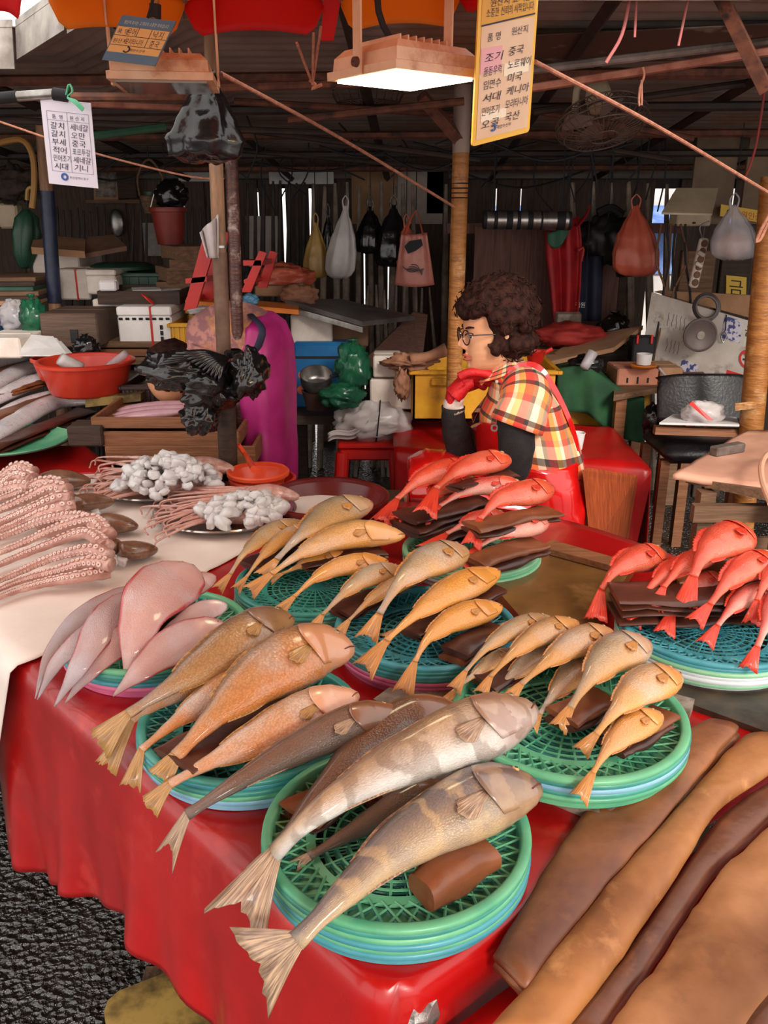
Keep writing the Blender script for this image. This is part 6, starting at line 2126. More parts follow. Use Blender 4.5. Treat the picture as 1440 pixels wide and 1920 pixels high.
mb = MB().prism([Q(160, 484, 4.1), Q(238, 470, 4.1), Q(215, 448, 4.3), Q(165, 452, 4.3)], (0, 0, .02))
solo('flattened_carton', mb, M_cardd, 'darker flattened carton next to the first one', 'carton', smooth=False)
crate('green_crate', 'dark green plastic crate behind the small foam box', (216, 512, 302, 538), 4.1, .34, M_grn, ribs=5)
solo('round_tray', MB().lathe([(.001, .02), (.12, .018), (.15, .004), (.15, -.01), (.001, -.012)], Q(230, 500, 4.25), 36), M_grn, 'round dark green lid lying behind the green crate', 'lid', smooth=50)
for k, (r, rz, lb) in enumerate([((306, 462, 358, 488), .5, 'topmost'), ((304, 486, 358, 508), .35, 'middle'), ((294, 502, 350, 532), .45, 'lower'), ((294, 528, 352, 560), .1, 'lowest')]):
 c, s = fbox(*r, 3.95, .24)
 tt_ = thing('wooden_box', f'{lb} of the stacked small wooden boxes left of the red chair', 'box', c - V((0, 0, s.z / 2)), 'small wooden boxes in a stack')
 part('box_body', MB().box(c, (s.x * 1.1, .24, s.z), rz, .002), M_wd2 if k % 2 == 0 else M_wdk, tt_, smooth=False)
 part('end_board', MB().box(c + Matrix.Rotation(rz, 3, 'Z') @ V((0, -.122, 0)), (s.x * 1.1, .008, s.z * .96), rz), M_wd2, tt_, smooth=False)
for (a, b, c, d, Y, lb) in [((384, 432), (410, 436), (368, 578), (344, 582), 3.5, 'red plastic chair frame leaning left of the steel post'), ((486, 470), (500, 474), (470, 548), (452, 548), 3.5, 'red plastic chair leg right of the steel post')]:
 t_ = thing('plastic_chair', lb, 'chair', Q(c[0], c[1], Y))
 part('side_frame', MB().prism([Q(*d, Y), Q(*c, Y), Q(*b, Y), Q(*a, Y)], (0, .03, 0)), M_redp, t_, smooth=False)
 part('side_frame', MB().prism([Q(d[0] + 30, d[1] - 8, Y + .3), Q(c[0] + 30, c[1] - 8, Y + .3), Q(b[0] + 20, b[1], Y + .3), Q(a[0] + 20, a[1], Y + .3)], (0, .03, 0)), M_redp, t_, smooth=False)
 part('seat', MB().prism([Q(d[0] + 4, d[1] - 50, Y), Q(c[0] + 20, c[1] - 50, Y), Q(c[0] + 40, c[1] - 54, Y + .3), Q(d[0] + 24, d[1] - 54, Y + .3)], (0, 0, .02)), M_redp, t_, smooth=False)
 part('stretcher', MB().tube([Q(d[0] + 10, d[1] - 20, Y + .01), Q(d[0] + 36, d[1] - 26, Y + .31)], .012, 6), M_redp, t_)
crate('yellow_crate', 'yellow plastic crate with ribs right of the ribboned foam box', (322, 606, 400, 650), 3.6, .3, M_yel, ribs=8)
crate('yellow_crate', 'taller yellow crate behind the steel post', (358, 580, 480, 650), 3.75, .3, M_yel, ribs=8)
mb = MB().prism([Q(348, 572, 3.7), Q(560, 590, 3.7), Q(560, 578, 3.95), Q(352, 562, 3.95)], (0, 0, .02))
solo('orange_tray', mb, M_org, 'orange tray lid on the yellow crates behind the posts', 'lid', smooth=False)
lump('cloth', 'white folded cloth on the yellow crates left of the post', 380, 582, 3.62, (.06, .05, .018), M_bagw, cat='cloth', amp=.3, knot=False, seed=8)
lump('blue_bag', 'small light blue plastic bag on the orange lid', 470, 562, 3.7, (.035, .03, .025), mat('light_blue_bag', (96, 150, 180), (76, 130, 164), rough=.3, ns=8, bump=.6), amp=.3, knot=False, seed=9)
solid_box('carton', 'open carton under the orange bag', 'box', (478, 536, 540, 556), 4.0, .25, M_card)
lump('orange_bag', 'large orange plastic bag lying on the cartons', 535, 520, 4.15, (.13, .09, .06), M_bago, amp=.3, knot=False, seed=10)
lump('paper_bag', 'pale crumpled paper bag in front of the orange bag', 560, 552, 3.95, (.085, .06, .05), M_brownpaper, amp=.3, knot=False, seed=12)
for k in range(6):
 c, s = fbox(-40, 520 + k * 9, 66 - 4 * (k % 3), 528 + k * 9, 3.9 - .03 * k, .35)
 solo('loose_board', MB().box(c, s, .02 * k, .002), [M_wd2, M_wdk, M_grn, M_wd2, M_wdk, M_card][k], f'{["topmost", "second", "green third", "fourth", "fifth", "lowest"][k]} board in the pile at the left edge', 'board', 'pile of boards at the left edge', smooth=False)
lump('plastic_bag', 'green plastic bag standing left of the brown chest', 64, 600, 3.55, (.05, .05, .085), M_bagg, seed=14)
lump('plastic_bag', 'pale pinkish clear bag at the left edge', 28, 590, 3.6, (.07, .06, .06), M_bagc, seed=15, knot=False)
basin('blue_tub', 'blue plastic tub at the left edge', -20, 575, Q(-20, 575, 3.7).z, .16, .14, mat('blue_tub', (36, 66, 100), (28, 54, 84), rough=.35, ns=6))
solid_box('foam_box', 'cream foam box cut by the left edge of the view', 'box', (-40, 634, 36, 672), 3.3, .25, M_foam2)
lump('plastic_bag', 'small black plastic bag left of the planks', 162, 652, 3.35, (.05, .04, .045), M_bagk, seed=16)
for k in range(3):
 mb = MB().prism([Q(36 + 20 * k, 668 - 3 * k, 3.25 + .05 * k), Q(128 + 4 * k, 668 - 2 * k, 3.25 + .05 * k), Q(100 + 6 * k, 632 + 3 * k, 3.42 + .05 * k), Q(48 + 10 * k, 628 + 2 * k, 3.42 + .05 * k)], (0, 0, .003))
 solo('paper_sheet', mb, M_paper, f'{["front", "middle", "rear"][k]} loose white paper sheet behind the silver fish', 'paper', 'loose papers behind the silver fish', smooth=False)
# ================================================================ RIGHT BACKGROUND
M_pole = mat('pale_worn_pole', (150, 132, 116), (104, 88, 76), rough=.6, ns=10, bump=.3)
M_poled = mat('dark_worn_pole', (66, 56, 50), (42, 36, 34), rough=.6, ns=10, bump=.3)
t_, c_, s_ = crate('yellow_crate', 'yellow crate under the green cloth behind the red table', (1060, 722, 1222, 800), 3.75, .32, M_yel, ribs=0)
def gcl(u, v):
 x = 1044 + 164 * u
 top = 694 + 52 * max(0, u - .35) / .65 - 6 * math.sin(u * 6)
 if v < .45:
  p = Q(x, top, 3.68).lerp(Q(x, top - 12, 4.0), 1 - v / .45)
 else:
  k = (v - .45) / .55
  p = Q(x, top + (92 - 20 * abs(u - .6)) * k, 3.68 - .03 - .02 * math.sin(u * 17) * k)
 return p
solo('green_cloth', MB().sheet(gcl, 34, 20, .003), M_cloth, 'dark green cloth draped over the yellow crate right of the woman', 'cloth', smooth='all')
lump('red_cloth', 'faded red cloth heap in front of the brown boards', 1068, 628, 4.2, (.17, .12, .06), mat('faded_red_cloth', (172, 48, 40), (146, 36, 32), rough=.7, ns=8), cat='cloth', amp=.2, knot=False, seed=21)
solid_box('stone_block', 'pale grey block above the red cloth heap', 'block', (1044, 588, 1092, 608), 4.35, .1, M_stone)
mb = MB().prism([Q(1010, 690, 3.9), Q(1150, 660, 3.9), Q(1205, 618, 4.2), Q(1080, 640, 4.3)], (0, 0, .02))
solo('flattened_carton', mb, M_card, 'flattened carton slanting up behind the green cloth', 'carton', smooth=False)
solid_box('carton', 'brown carton under the flattened one right of the woman', 'box', (1012, 665, 1110, 730), 4.0, .3, M_cardd)
lump('plastic_bag', 'black and clear plastic bag on the cartons by the green cloth', 1100, 684, 3.7, (.07, .05, .045), M_bagk, seed=22, knot=False)
solo('film_roll', MB().tube([Q(1095, 690, 3.6), Q(1112, 660, 3.62)], [.02, .024], 10, res=5), M_bagc, 'clear film roll end sticking up by the green cloth', 'film', smooth='all')
lump('plastic_bag', 'black rubbish bag under the brown boards beside the hanging apron', 1150, 620, 4.4, (.08, .06, .08), M_bagk, seed=23)
sc_ = on(1003, Q(910, 694, 3.45).z, 3.62)
t_ = thing('red_scoop', 'red plastic scoop behind the woman\'s collar', 'scoop', sc_)
part('scoop_bowl', MB().lathe([(.001, 0), (.03, 0), (.042, .05), (.045, .052), (.04, .05), (.028, .004), (.001, .004)], sc_, 20), M_redp, t_, smooth=50)
part('scoop_handle', MB().tube([sc_ + V((.03, 0, .04)), sc_ + V((.07, 0, .06))], .009, 8), M_redp, t_)
zs = Q(1230, 735, 3.6).z
st_ = thing('small_table', 'small wooden side table below the white board', 'table', (Q(1230, 735, 3.75).x, 3.75, 0))
part('table_top', MB().prism([Q(1150, 752, 3.55), Q(1330, 720, 3.8), Q(1310, 700, 4.1), Q(1150, 712, 4.0)], (0, 0, .025)), M_wd2, st_, smooth=False)
for (a, Y) in ((1165, 3.62), (1300, 3.85), (1200, 4.0)):
 q = Q(a, 730, Y)
 part('leg', MB().box((q.x, Y, (zs - .02) / 2), (.045, .045, zs - .03)), M_wd, st_, smooth=False)
t_, c_, s_ = solid_box('carton', 'pinkish printed carton on the small side table', 'box', (1156, 692, 1236, 724), 3.72, .2, mat('pinkish_carton', (206, 140, 112), (190, 122, 98), rough=.8, ns=8))
for k in range(3):
 part('printed_mark', MB().box(c_ + V(((k - 1) * .045, -s_.y / 2 - .001, -.012)), (.008, .002, .022 + .008 * (k == 1))), M_ink, t_, smooth=False)
solid_box('carton', 'plain brown carton right of the pinkish one', 'box', (1236, 690, 1282, 722), 3.75, .2, M_card)
q = Q(1206, 690, 3.7)
solo('orange_saucer', MB().lathe([(.001, 0), (.05, .002), (.058, .012), (.055, .016), (.001, .01)], q, 28), M_org, 'orange dish under the white cup on the pinkish carton', 'dish', smooth=50)
solo('white_cup', MB().lathe([(.001, .014), (.03, .014), (.034, .06), (.031, .06), (.028, .02), (.001, .018)], q + V((0, 0, .002)), 24), M_paper, 'white cup standing on the orange dish', 'cup', smooth=50)
t_, c_, s_ = solid_box('black_box', 'black box with red clips behind the white cup', 'box', (1184, 632, 1230, 680), 3.95, .08, M_ink)
for dx in (-.035, .03):
 part('red_clip', MB().box(c_ + V((dx, -s_.y / 2 - .006, s_.z * .42)), (.01, .012, .04), .0, .002), M_redp, t_, smooth=False)
solo('white_cable', MB().tube([Q(1236, 690, 3.6), Q(1262, 720, 3.6), Q(1300, 735, 3.6), Q(1318, 760, 3.55), Q(1312, 795, 3.5)], .006, 6, res=20), M_bagw, 'white cable curling down from the carton to the black chair', 'cable')
bp_ = Panel('notice_board', 'dirty white notice board with no-smoking sign leaning at the right', 'board', Q(1222, 548, 4.1), Q(1440, 612, 3.9), Q(1196, 712, 4.1), .012, mat('dirty_white_board', (200, 190, 180), (178, 166, 156), rough=.6, ns=6, c3=(120, 108, 100), s3=9))
M_noteb = mat('blue_notice', (62, 66, 120), (196, 190, 200), rough=.6, ns=40, lo=.45, hi=.5)
M_noter = mat('red_notice', (196, 40, 40), rough=.6)
bp_.rect('blue_notice', .64, .02, .80, .26, M_noteb)
bp_.rect('red_banner', .74, .58, 1.0, .80, M_noter)
for k in range(3):
 bp_.rect('banner_line', .76, .625 + .055 * k, .97, .640 + .055 * k, M_paper, d=.001)
bp_.rect('blue_notice', .35, .62, .5, .8, M_noteb)
bp_.rect('faded_notice', .80, .82, .98, .95, mat('faded_lilac', (170, 158, 172), rough=.7))
bp_.text('금연구역', .82, .16, .13, M_ink)
ring_c = bp_.at(.90, .40, .002)
ex_, ey_ = bp_.ex.normalized(), bp_.ey.normalized()
part('no_smoking_ring', MB().lathe([(.034, 0), (.034, .002), (.043, .002), (.043, 0)], ring_c, 32, X=ex_, Yv=ey_, Z=bp_.n), M_noter, bp_.board)
a_, b_ = ring_c - ex_ * .026 + ey_ * .026, ring_c + ex_ * .026 - ey_ * .026
q_ = bp_.n.cross((b_ - a_).normalized()) * .004
part('no_smoking_bar', MB().prism([a_ - q_, b_ - q_, b_ + q_, a_ + q_], bp_.n * .0025), M_noter, bp_.board, smooth=False)
a_, b_ = ring_c - ex_ * .024 - ey_ * .006, ring_c + ex_ * .022 - ey_ * .006
part('cigarette', MB().prism([a_ - ey_ * .004, b_ - ey_ * .004, b_ + ey_ * .004, a_ + ey_ * .004], bp_.n * .0015), M_ink, bp_.board, smooth=False)
for k in range(3):
 part('smoke', MB().tube([ring_c + ex_ * (.004 + .006 * k) + ey_ * .004 + bp_.n * .001, ring_c + ex_ * (-.004 + .006 * k) + ey_ * .013 + bp_.n * .001, ring_c + ex_ * (.006 + .006 * k) + ey_ * .022 + bp_.n * .001], .0012, 5, res=8), M_ink, bp_.board)
rs_ = random.Random(4)
for k in range(9):                                        # faint handwriting in columns
 u = .18 + .035 * (k % 5) + (.0 if k < 5 else .02)
 v0 = .16 + .28 * (k // 5)
 bp_.line([(u + rs_.uniform(-.006, .006), v0 + .03 * j) for j in range(6)], .0025, mat('faint_ink', (112, 104, 104), rough=.8), name='handwriting')
mb = MB().prism([Q(1228, 548, 4.15), Q(1440, 605, 4.0), Q(1440, 555, 4.05), Q(1240, 545, 4.15)], (0, .02, 0))
solo('tan_board', mb, M_card, 'tan board strip behind the notice board', 'board', smooth=False)
t_ = thing('cable_coil', 'coil of grey cable hanging above the round disc', 'cable', Q(1325, 590, 3.7))
mb = MB()
for k in range(5):
 mb.tube([Q(1325 + (20 + k * 1.2) * math.cos(a), 576 + (21 + k * 1.1) * math.sin(a), 3.97 + .006 * k) for a in [2 * PI * j / 26 for j in range(27)]], .006, 6, cap=False)
part('loops', mb, mat('grey_cable', (96, 86, 84), (80, 70, 70), rough=.5, ns=20), t_)
dc = Q(1312, 628, 3.93)
t_ = thing('round_pan_lid', 'round dark disc with pale centre hanging on the notice board', 'disc', dc - V((0, 0, .075)))
part('disc', MB().lathe([(.001, .012), (.064, .012), (.068, .016), (.076, .012), (.076, 0), (.001, 0)], dc, 36, X=AX, Yv=AZ, Z=-AY), mat('grey_brown_disc', (104, 90, 84), (88, 76, 72), rough=.45, ns=8), t_, smooth=50)
part('centre_cap', MB().lathe([(.001, .018), (.018, .017), (.02, .012)], dc, 20, X=AX, Yv=AZ, Z=-AY), M_stone, t_, smooth=50)
part('hook', MB().tube([Q(1325, 598, 3.99), Q(1322, 604, 3.98)], .008, 6), M_ink, t_)
t_ = thing('string_hook', 'cord with wire loop hanging on the notice board', 'cord', Q(1352, 690, 3.72))
part('cord', MB().tube([Q(1362, 590, 3.965), Q(1360, 620, 3.955)], .003, 5), M_ink, t_)
part('wire_loop', MB().tube([Q(1360, 620, 3.955), Q(1352, 630, 3.955), Q(1356, 642, 3.955), Q(1362, 630, 3.955), Q(1358, 622, 3.955)], .003, 5, res=16), M_steel, t_)
oc = Q(1320, 790, 3.2)
och = thing('office_chair', 'black leather chair with wooden arm in front of the notice board', 'chair', (oc.x, 3.35, 0))
def obk(u, v):
 e = 1 - .12 * (abs(2 * u - 1) ** 4) * (1 - v) * 1.2
 x = 1232 + 4 * (1 - v) * 0 + (1404 - 1232) * u
 return Q(1318 + (x - 1318) * (e if v < .3 else 1), 702 + 88 * v + 14 * (abs(2 * u - 1) ** 5) * max(0, 1 - v * 4), 3.42 - .05 * v + .03 * (2 * u - 1) ** 2)
part('backrest', MB().sheet(obk, 18, 12, .04), M_leather, och, smooth='all')
part('seat', MB().box(Q(1312, 845, 3.22) + V((0, .08, 0)), (.32, .34, .07), 0, .03), M_leather, och, smooth=50)
sz_ = Q(1312, 845, 3.22).z
for sx in (-.14, .14):
 part('leg', MB().box((Q(1312, 845, 3.22).x + sx, 3.2, (sz_ - .03) / 2), (.035, .035, sz_ - .03)), M_wd, och, smooth=False)
 part('leg', MB().box((Q(1312, 845, 3.22).x + sx, 3.45, (sz_ - .03) / 2), (.035, .035, sz_ - .03)), M_wd, och, smooth=False)
part('arm_rest', MB().prism([Q(1228, 815, 3.1), Q(1390, 820, 3.1), Q(1390, 806, 3.12), Q(1230, 800, 3.12)], (0, .03, 0)), M_wd, och, smooth=False)
mb = MB().prism([Q(1236, 796, 3.08), Q(1386, 800, 3.08), Q(1380, 786, 3.25), Q(1262, 780, 3.25)], (0, 0, .008))
solo('newspaper', mb, M_paper, 'newspaper spread on the black chair', 'newspaper', smooth=False)
t_ = lump('shopping_bag', 'white bag with red stripe on the newspaper of the black chair', 1318, 776, 3.15, (.08, .05, .05), M_bagw, amp=.2, knot=False, seed=31)
part('red_stripe', MB().prism([Q(1292, 758, 3.08), Q(1298, 752, 3.08), Q(1338, 788, 3.06), Q(1328, 788, 3.06)], (0, .004, 0)), M_redp, t_, smooth=False)
lump('plastic_bag', 'dark plastic bag hanging beside the yellow crate under the small table', 1225, 790, 3.45, (.045, .04, .07), M_bagk, seed=32, knot=False)
# ================================================================ BACK WALL: poles and hanging things
rp = random.Random(9)
ORD = ['first', 'second', 'third', 'fourth', 'fifth', 'sixth', 'seventh', 'eighth', 'ninth', 'tenth', 'eleventh', 'twelfth', 'thirteenth', 'fourteenth', 'fifteenth']
def polegrp(xs, y0, y1, Y, m, label, group, r=.017, cap=True):
 for i, x in enumerate(xs):
  a, b = Q(x + rp.uniform(-2, 2), y0 + rp.uniform(-5, 6), Y), Q(x + rp.uniform(-5, 5), y1 + rp.uniform(-8, 8), Y)
  b = a.lerp(b, a.z / (a.z - b.z))
  rr = r * rp.uniform(.8, 1.15)
  mb = MB().tube([b, b.lerp(a, .5), a - V((0, 0, rr * .5)), a + V((0, 0, rr * .4))], [rr, rr, rr, rr * .45], 8, res=10)
  solo('wooden_pole', mb, m, f'{ORD[i]} {label}', 'pole', group)
polegrp([588, 609, 630, 652, 673, 694, 716, 738, 757, 775, 838], 347, 590, 5.2, M_pole, 'pale worn pole from the left in the row behind the hanging bags', 'pale poles at the back', .02)
polegrp([463, 478, 494, 510, 525, 541, 556, 570], 345, 600, 5.3, M_poled, 'dark pole from the left in the row right of the steel post', 'dark poles at the back', .016)
polegrp([108, 121, 133, 146, 158, 170, 183, 196, 250, 262, 274, 348, 362, 376, 388], 392, 520, 5.4, M_poled, 'dark stick from the left in the row behind the left boxes', 'dark sticks at the left back', .014)
polegrp([1073, 1112, 1145, 1178, 1214, 1250], 345, 560, 4.75, M_pole, 'pale post from the left in the row above the hanging aprons', 'pale posts at the right back', .022)
polegrp([690, 705, 722, 742, 760, 778, 792, 806], 540, 610, 5.0, M_pole, 'short pale stick from the left under the pink bag', 'short sticks under the pink bag', .012)
for (r, Y, m, lb) in [((660, 300, 745, 420), 5.55, M_card, 'cream board behind the pale poles'), ((745, 306, 832, 420), 5.6, mat('pale_board', (186, 172, 158), (160, 146, 132), rough=.8, ns=5), 'paler board behind the pole row'),
                      ((505, 318, 625, 345), 5.7, M_paper, 'white strip panel high at the back'), ((335, 308, 402, 340), 5.7, M_paper, 'small white panel behind the steel post'),  # plain white panels set flat against the back wall
                      ((465, 405, 520, 500), 5.65, M_foam2, 'white panel behind the dark poles'), ((272, 418, 300, 480), 5.6, M_flash, 'grey metal sheet left of the hanging bucket'),
                      ((800, 318, 842, 400), 5.3, M_wdk, 'dark board beside the wrapped post')]:
 c, s = fbox(*r, 5.8, .02)
 solo('pale_panel' if m is M_paper else 'wall_board', MB().box(c, s, 0), m, lb, 'panel', smooth=False)
for (r, Y, lb) in [((1290, 228, 1392, 420), 4.5, 'tan canvas-covered board high at the right'), ((1386, 240, 1452, 420), 4.45, 'second tan board at the right edge')]:
 c, s = fbox(*r, Y, .02)
 solo('tan_board', MB().box(c, s, 0), mat('tan_canvas', (128, 106, 86), (104, 84, 68), rough=.85, ns=5), lb, 'board', smooth=False)
for (r, Y, lb) in [((1270, 470, 1345, 560), 4.45, 'dark timber upright behind the power strip'), ((1345, 420, 1420, 560), 4.6, 'dark timber panel under the yellow sign'), ((1150, 480, 1180, 640), 4.7, 'thick dark timber by the orange bag')]:
 c, s = fbox(*r, Y, .04)
 c.z, s.z = (c.z + s.z / 2) / 2, c.z + s.z / 2
 solo('timber_upright', MB().box(c, s, 0, .004), M_wd2 if r[0] == 1270 else M_wdk, lb, 'timber', smooth=False)
pn_ = Panel('yellow_sign', 'small yellow sign with red and black lettering at the right', 'sign', Q(1352, 383, 4.44), Q(1426, 395, 4.44), Q(1350, 405, 4.44), .006, mat('yellow_sign', (222, 178, 50), rough=.5))
pn_.text('CO', .14, .8, .72, M_ink)
pn_.text('원인증', .52, .84, .7, M_noter)
pn_ = Panel('yellow_sign', 'yellow sign reading one large character beside the taped post', 'sign', Q(1362, 516, 4.59), Q(1400, 520, 4.59), Q(1361, 556, 4.59), .006, mat('yellow_sign', (222, 178, 50)))
pn_.text('금', .12, .82, .8, M_ink, bold=.02)
cb, cs = fbox(1268, 362, 1340, 424, 4.2, .12)
t_ = thing('wall_cabinet', 'cream plastic cabinet with lifted flap at the right back', 'cabinet', cb - V((0, 0, cs.z / 2)))
M_crm = mat('cream_plastic', (196, 176, 146), (176, 156, 128), rough=.5, ns=5)
part('cabinet_body', MB().box(cb, cs, 0, .006), M_crm, t_, smooth=False)
part('flap', MB().prism([Q(1240, 402, 4.0), Q(1335, 404, 4.0), Q(1346, 356, 4.18), Q(1268, 356, 4.18)], (0, 0, .008)), M_crm, t_, smooth=False)
part('latch', MB().box(cb + V((0, -cs.y / 2 - .004, -cs.z * .4)), (.012, .008, .008)), M_ink, t_, smooth=False)
ps, pz = fbox(1298, 446, 1326, 540, 4.05, .03)
t_ = thing('power_strip', 'white power strip with plugs hanging on the dark timber', 'power strip', ps - V((0, 0, pz.z / 2)))
Rp = Matrix.Rotation(.12, 3, 'Y')
part('strip_body', MB().box(ps, pz, R=Rp, ch=.008), mat('white_plastic', (214, 200, 188), rough=.45), t_, smooth=False)
for k in range(6):
 q = ps + Rp @ V((0, -pz.y / 2 - .002, (k - 2.5) * pz.z / 6.4))
 part('socket', MB().lathe([(.001, .004), (.014, .004), (.016, 0)], q, 16, X=AX, Yv=AZ, Z=-AY), M_cardd, t_)
for k in range(2):
 q = ps + Rp @ V((-.01, -pz.y / 2 - .016, (k * 1.4 - .2) * pz.z / 6.4))
 part('plug', MB().box(q, (.035, .03, .018), R=Matrix.Rotation(.5, 3, 'Y'), ch=.004), mat('white_plastic', (214, 200, 188)), t_, smooth=False)
part('hanger', MB().tube([Q(1316, 446, 4.05), Q(1312, 425, 4.05), Q(1330, 415, 4.05)], .004, 6, res=10), M_steel, t_)
def hang_bag(label, px, py0, py1, half, Y, m, mid=.0, group=None, seed=1, wr=.17, handles=True, name='hanging_bag', content=None):
 top, bot = Q(px, py0, Y), Q(px + mid, py1, Y)
 t = thing(name, label, 'bag', bot, group)
 H = half * pxm(bot)
 prof = [(0, .10), (.1, .22), (.25, .5), (.45, .78), (.68, .98), (.86, 1.0), (.95, .86), (1, .45)]
 rings = []
 n = 34
 for i in range(24):
  s = i / 23
  r = interp(prof, s)[0] * H
  c = top.lerp(bot, s)
  amp = wr * (1 - s * .55)
  rings.append([c + V((math.cos(a) * r * (1 + amp * math.sin(a * 7 + seed + s * 2) + amp * .6 * math.sin(a * 11 + seed * 2)), math.sin(a) * r * .6 * (1 + amp * math.sin(a * 6 + seed)), .008 * fbm(V((math.cos(a), math.sin(a), s * 3 + seed)), 2))) for a in [2 * PI * j / n for j in range(n)]])
 part('bag_body', MB().loft(rings), m, t, smooth='all')
 if handles:
  for sx in (-1, 1):
   part('handle', MB().tube([top + V((sx * H * .12, 0, -.02)), top + V((sx * H * .2, 0, .025)), top + V((0, 0, .05))], [.006, .004, .003], 6, res=8), m, t)
 part('hook_cord', MB().tube([top + V((0, 0, .03)), V((top.x, top.y, roof_z(top.y) - .05))], .0025, 5), M_ink, t)
 if content:
  part('contents', MB().ball(top.lerp(bot, .72), (H * .75, H * .42, H * .6), 18, 12, fn=lambda d: 1 + .15 * fbm(d, 3)), content, t, smooth='all')
 return t, top, bot, H
hang_bag('yellowish plastic bag hanging leftmost of the bag row', 592, 418, 522, 22, 4.7, M_bagy, seed=1, content=M_card)
hang_bag('white and red plastic bag hanging second from the left', 648, 386, 522, 26, 4.65, M_bagw, mid=-12, seed=2, content=M_redp)
hang_bag('black bag hanging between the white and the second black bag', 694, 388, 475, 26, 4.8, M_bagk, seed=3)
hang_bag('larger crumpled black bag hanging left of the pink printed bag', 738, 385, 500, 34, 4.75, M_bagk, seed=4)
hang_bag('thin black bag hanging left of the white and red bag', 615, 400, 500, 14, 4.85, M_bagk, seed=41)
t_ = thing('carrier_bag', 'pink printed carrier bag hanging at the right of the bag row', 'bag', Q(776, 536, 4.6))
def cbag(u, v):
 x = (740 + 74 * u) + (1 - v) * (776 - (740 + 74 * u)) * .35
 return Q(x, 436 + 98 * v + 4 * math.sin(u * PI), 4.6 - .05 * math.sin(PI * u) * (.4 + v * .6) + .006 * math.sin(u * 22) * (1 - v))
part('bag_front', MB().sheet(cbag, 20, 16, .004), M_bagp, t_, smooth='all')
part('bag_back', MB().sheet(lambda u, v: cbag(u, v) + V((0, .03 + .05 * math.sin(PI * u), 0)), 20, 16, .004), M_bagp, t_, smooth='all')
for sx in (-1, 1):
 part('handle', MB().tube([Q(776 + sx * 17, 440, 4.57), Q(778 + sx * 8, 410, 4.6), Q(780, 394, 4.62)], [.014, .01, .006], 8, res=10, flat=.4), M_bago, t_)
part('hook_cord', MB().tube([Q(780, 396, 4.62), V((Q(780, 396, 4.62).x, 4.62, roof_z(4.62) - .05))], .003, 5), M_ink, t_)
part('black_print', MB().prism([Q(758, 462, 4.543), Q(768, 452, 4.54), Q(790, 448, 4.54), Q(793, 460, 4.54), Q(780, 470, 4.54), Q(765, 476, 4.54)], (0, .003, 0)), M_ink, t_, smooth=False)
for k in range(5):
 part('print_stroke', MB().tube([Q(755 + 4 * k, 500 + 5 * math.sin(k), 4.535), Q(770 + 3 * k, 510 - 3 * k, 4.532), Q(795 - k, 504 + 3 * k, 4.535)], .0028, 5, res=8), mat('grey_print', (92, 78, 78), rough=.7), t_)
hang_bag('red bag peeking out behind the pink printed bag', 762, 420, 500, 24, 4.72, M_bago, seed=5)
hang_bag('orange plaid-printed bag hanging right of the aprons', 1192, 385, 518, 42, 4.3, M_bago, seed=6, content=M_redp)
hang_bag('greyish clear bag hanging in front of the yellow sign', 1376, 385, 488, 42, 3.9, M_bagc, seed=7, content=M_pinkcloth)
M_ared = mat('red_cloth_apron', (178, 30, 34), (150, 24, 28), rough=.6, ns=8, bump=.3)
t_ = thing('hanging_apron', 'red apron with green lining hanging on the brown boards', 'apron', Q(1060, 605, 4.45))
part('apron_cloth', MB().sheet(lambda u, v: Q(1022 + 64 * u + (10 + 16 * u) * math.sin(v * 2.0) * .4 + (u - .5) * -34 * max(0, v - .25), 438 + 165 * v - 34 * u * (1 - v), 4.45 - .03 * math.sin(u * 12 + v)), 22, 22, .004), M_ared, t_, smooth='all')
part('lining', MB().sheet(lambda u, v: Q(1026 + 54 * u, 438 + 34 * v * math.sin(PI * min(1, u + .15)) - 18 * u, 4.40 - .01 * math.sin(u * 9)), 14, 8, .003), mat('green_lining', (34, 84, 60), rough=.6), t_, smooth='all')
part('strap', MB().tube([Q(1082, 425, 4.44), Q(1098, 405, 4.44), Q(1106, 385, 4.46)], [.016, .014, .008], 8, res=8, flat=.5), M_ared, t_)
part('hook_cord', MB().tube([Q(1106, 388, 4.46), V((Q(1106, 388, 4.46).x, 4.46, roof_z(4.46) - .05))], .003, 5), M_ink, t_)
part('strap', MB().tube([Q(1084, 470, 4.42), Q(1094, 465, 4.42), Q(1090, 490, 4.42)], .008, 6, res=8), M_ared, t_)
M_jack = mat('black_jacket', (26, 25, 27), (40, 38, 40), rough=.45, ns=8, bump=.5, bs=16)
t_ = thing('hanging_jacket', 'crumpled black raincoat hanging above the navy apron', 'jacket', Q(1140, 500, 4.55))
part('coat_body', MB().ball(Q(1138, 450, 4.58), (.14, .06, .12), 30, 20, fn=lambda d: 1 + .3 * fbm(d, 2.4)), M_jack, t_, smooth='all')
part('sleeve', MB().tube([Q(1150, 430, 4.5), Q(1165, 470, 4.48), Q(1170, 515, 4.5)], [.05, .05, .04], 12, res=8), M_jack, t_, smooth='all')
part('hook_cord', MB().tube([Q(1140, 420, 4.55), V((Q(1140, 390, 4.55).x, 4.55, roof_z(4.55) - .05))], .003, 5), M_ink, t_)
part('collar', MB().tube([Q(1120, 400, 4.55), Q(1145, 390, 4.55), Q(1165, 402, 4.55)], .022, 8, res=8), M_jack, t_)
t_ = thing('hanging_apron', 'navy apron with small white lettering hanging under the black raincoat', 'apron', Q(1100, 605, 4.5))
M_navy = mat('navy_cloth', (42, 46, 68), (34, 38, 56), rough=.75, ns=8)
part('hook_cord', MB().tube([Q(1100, 490, 4.5), V((Q(1100, 480, 4.5).x, 4.5, roof_z(4.5) - .05))], .003, 5), M_ink, t_)
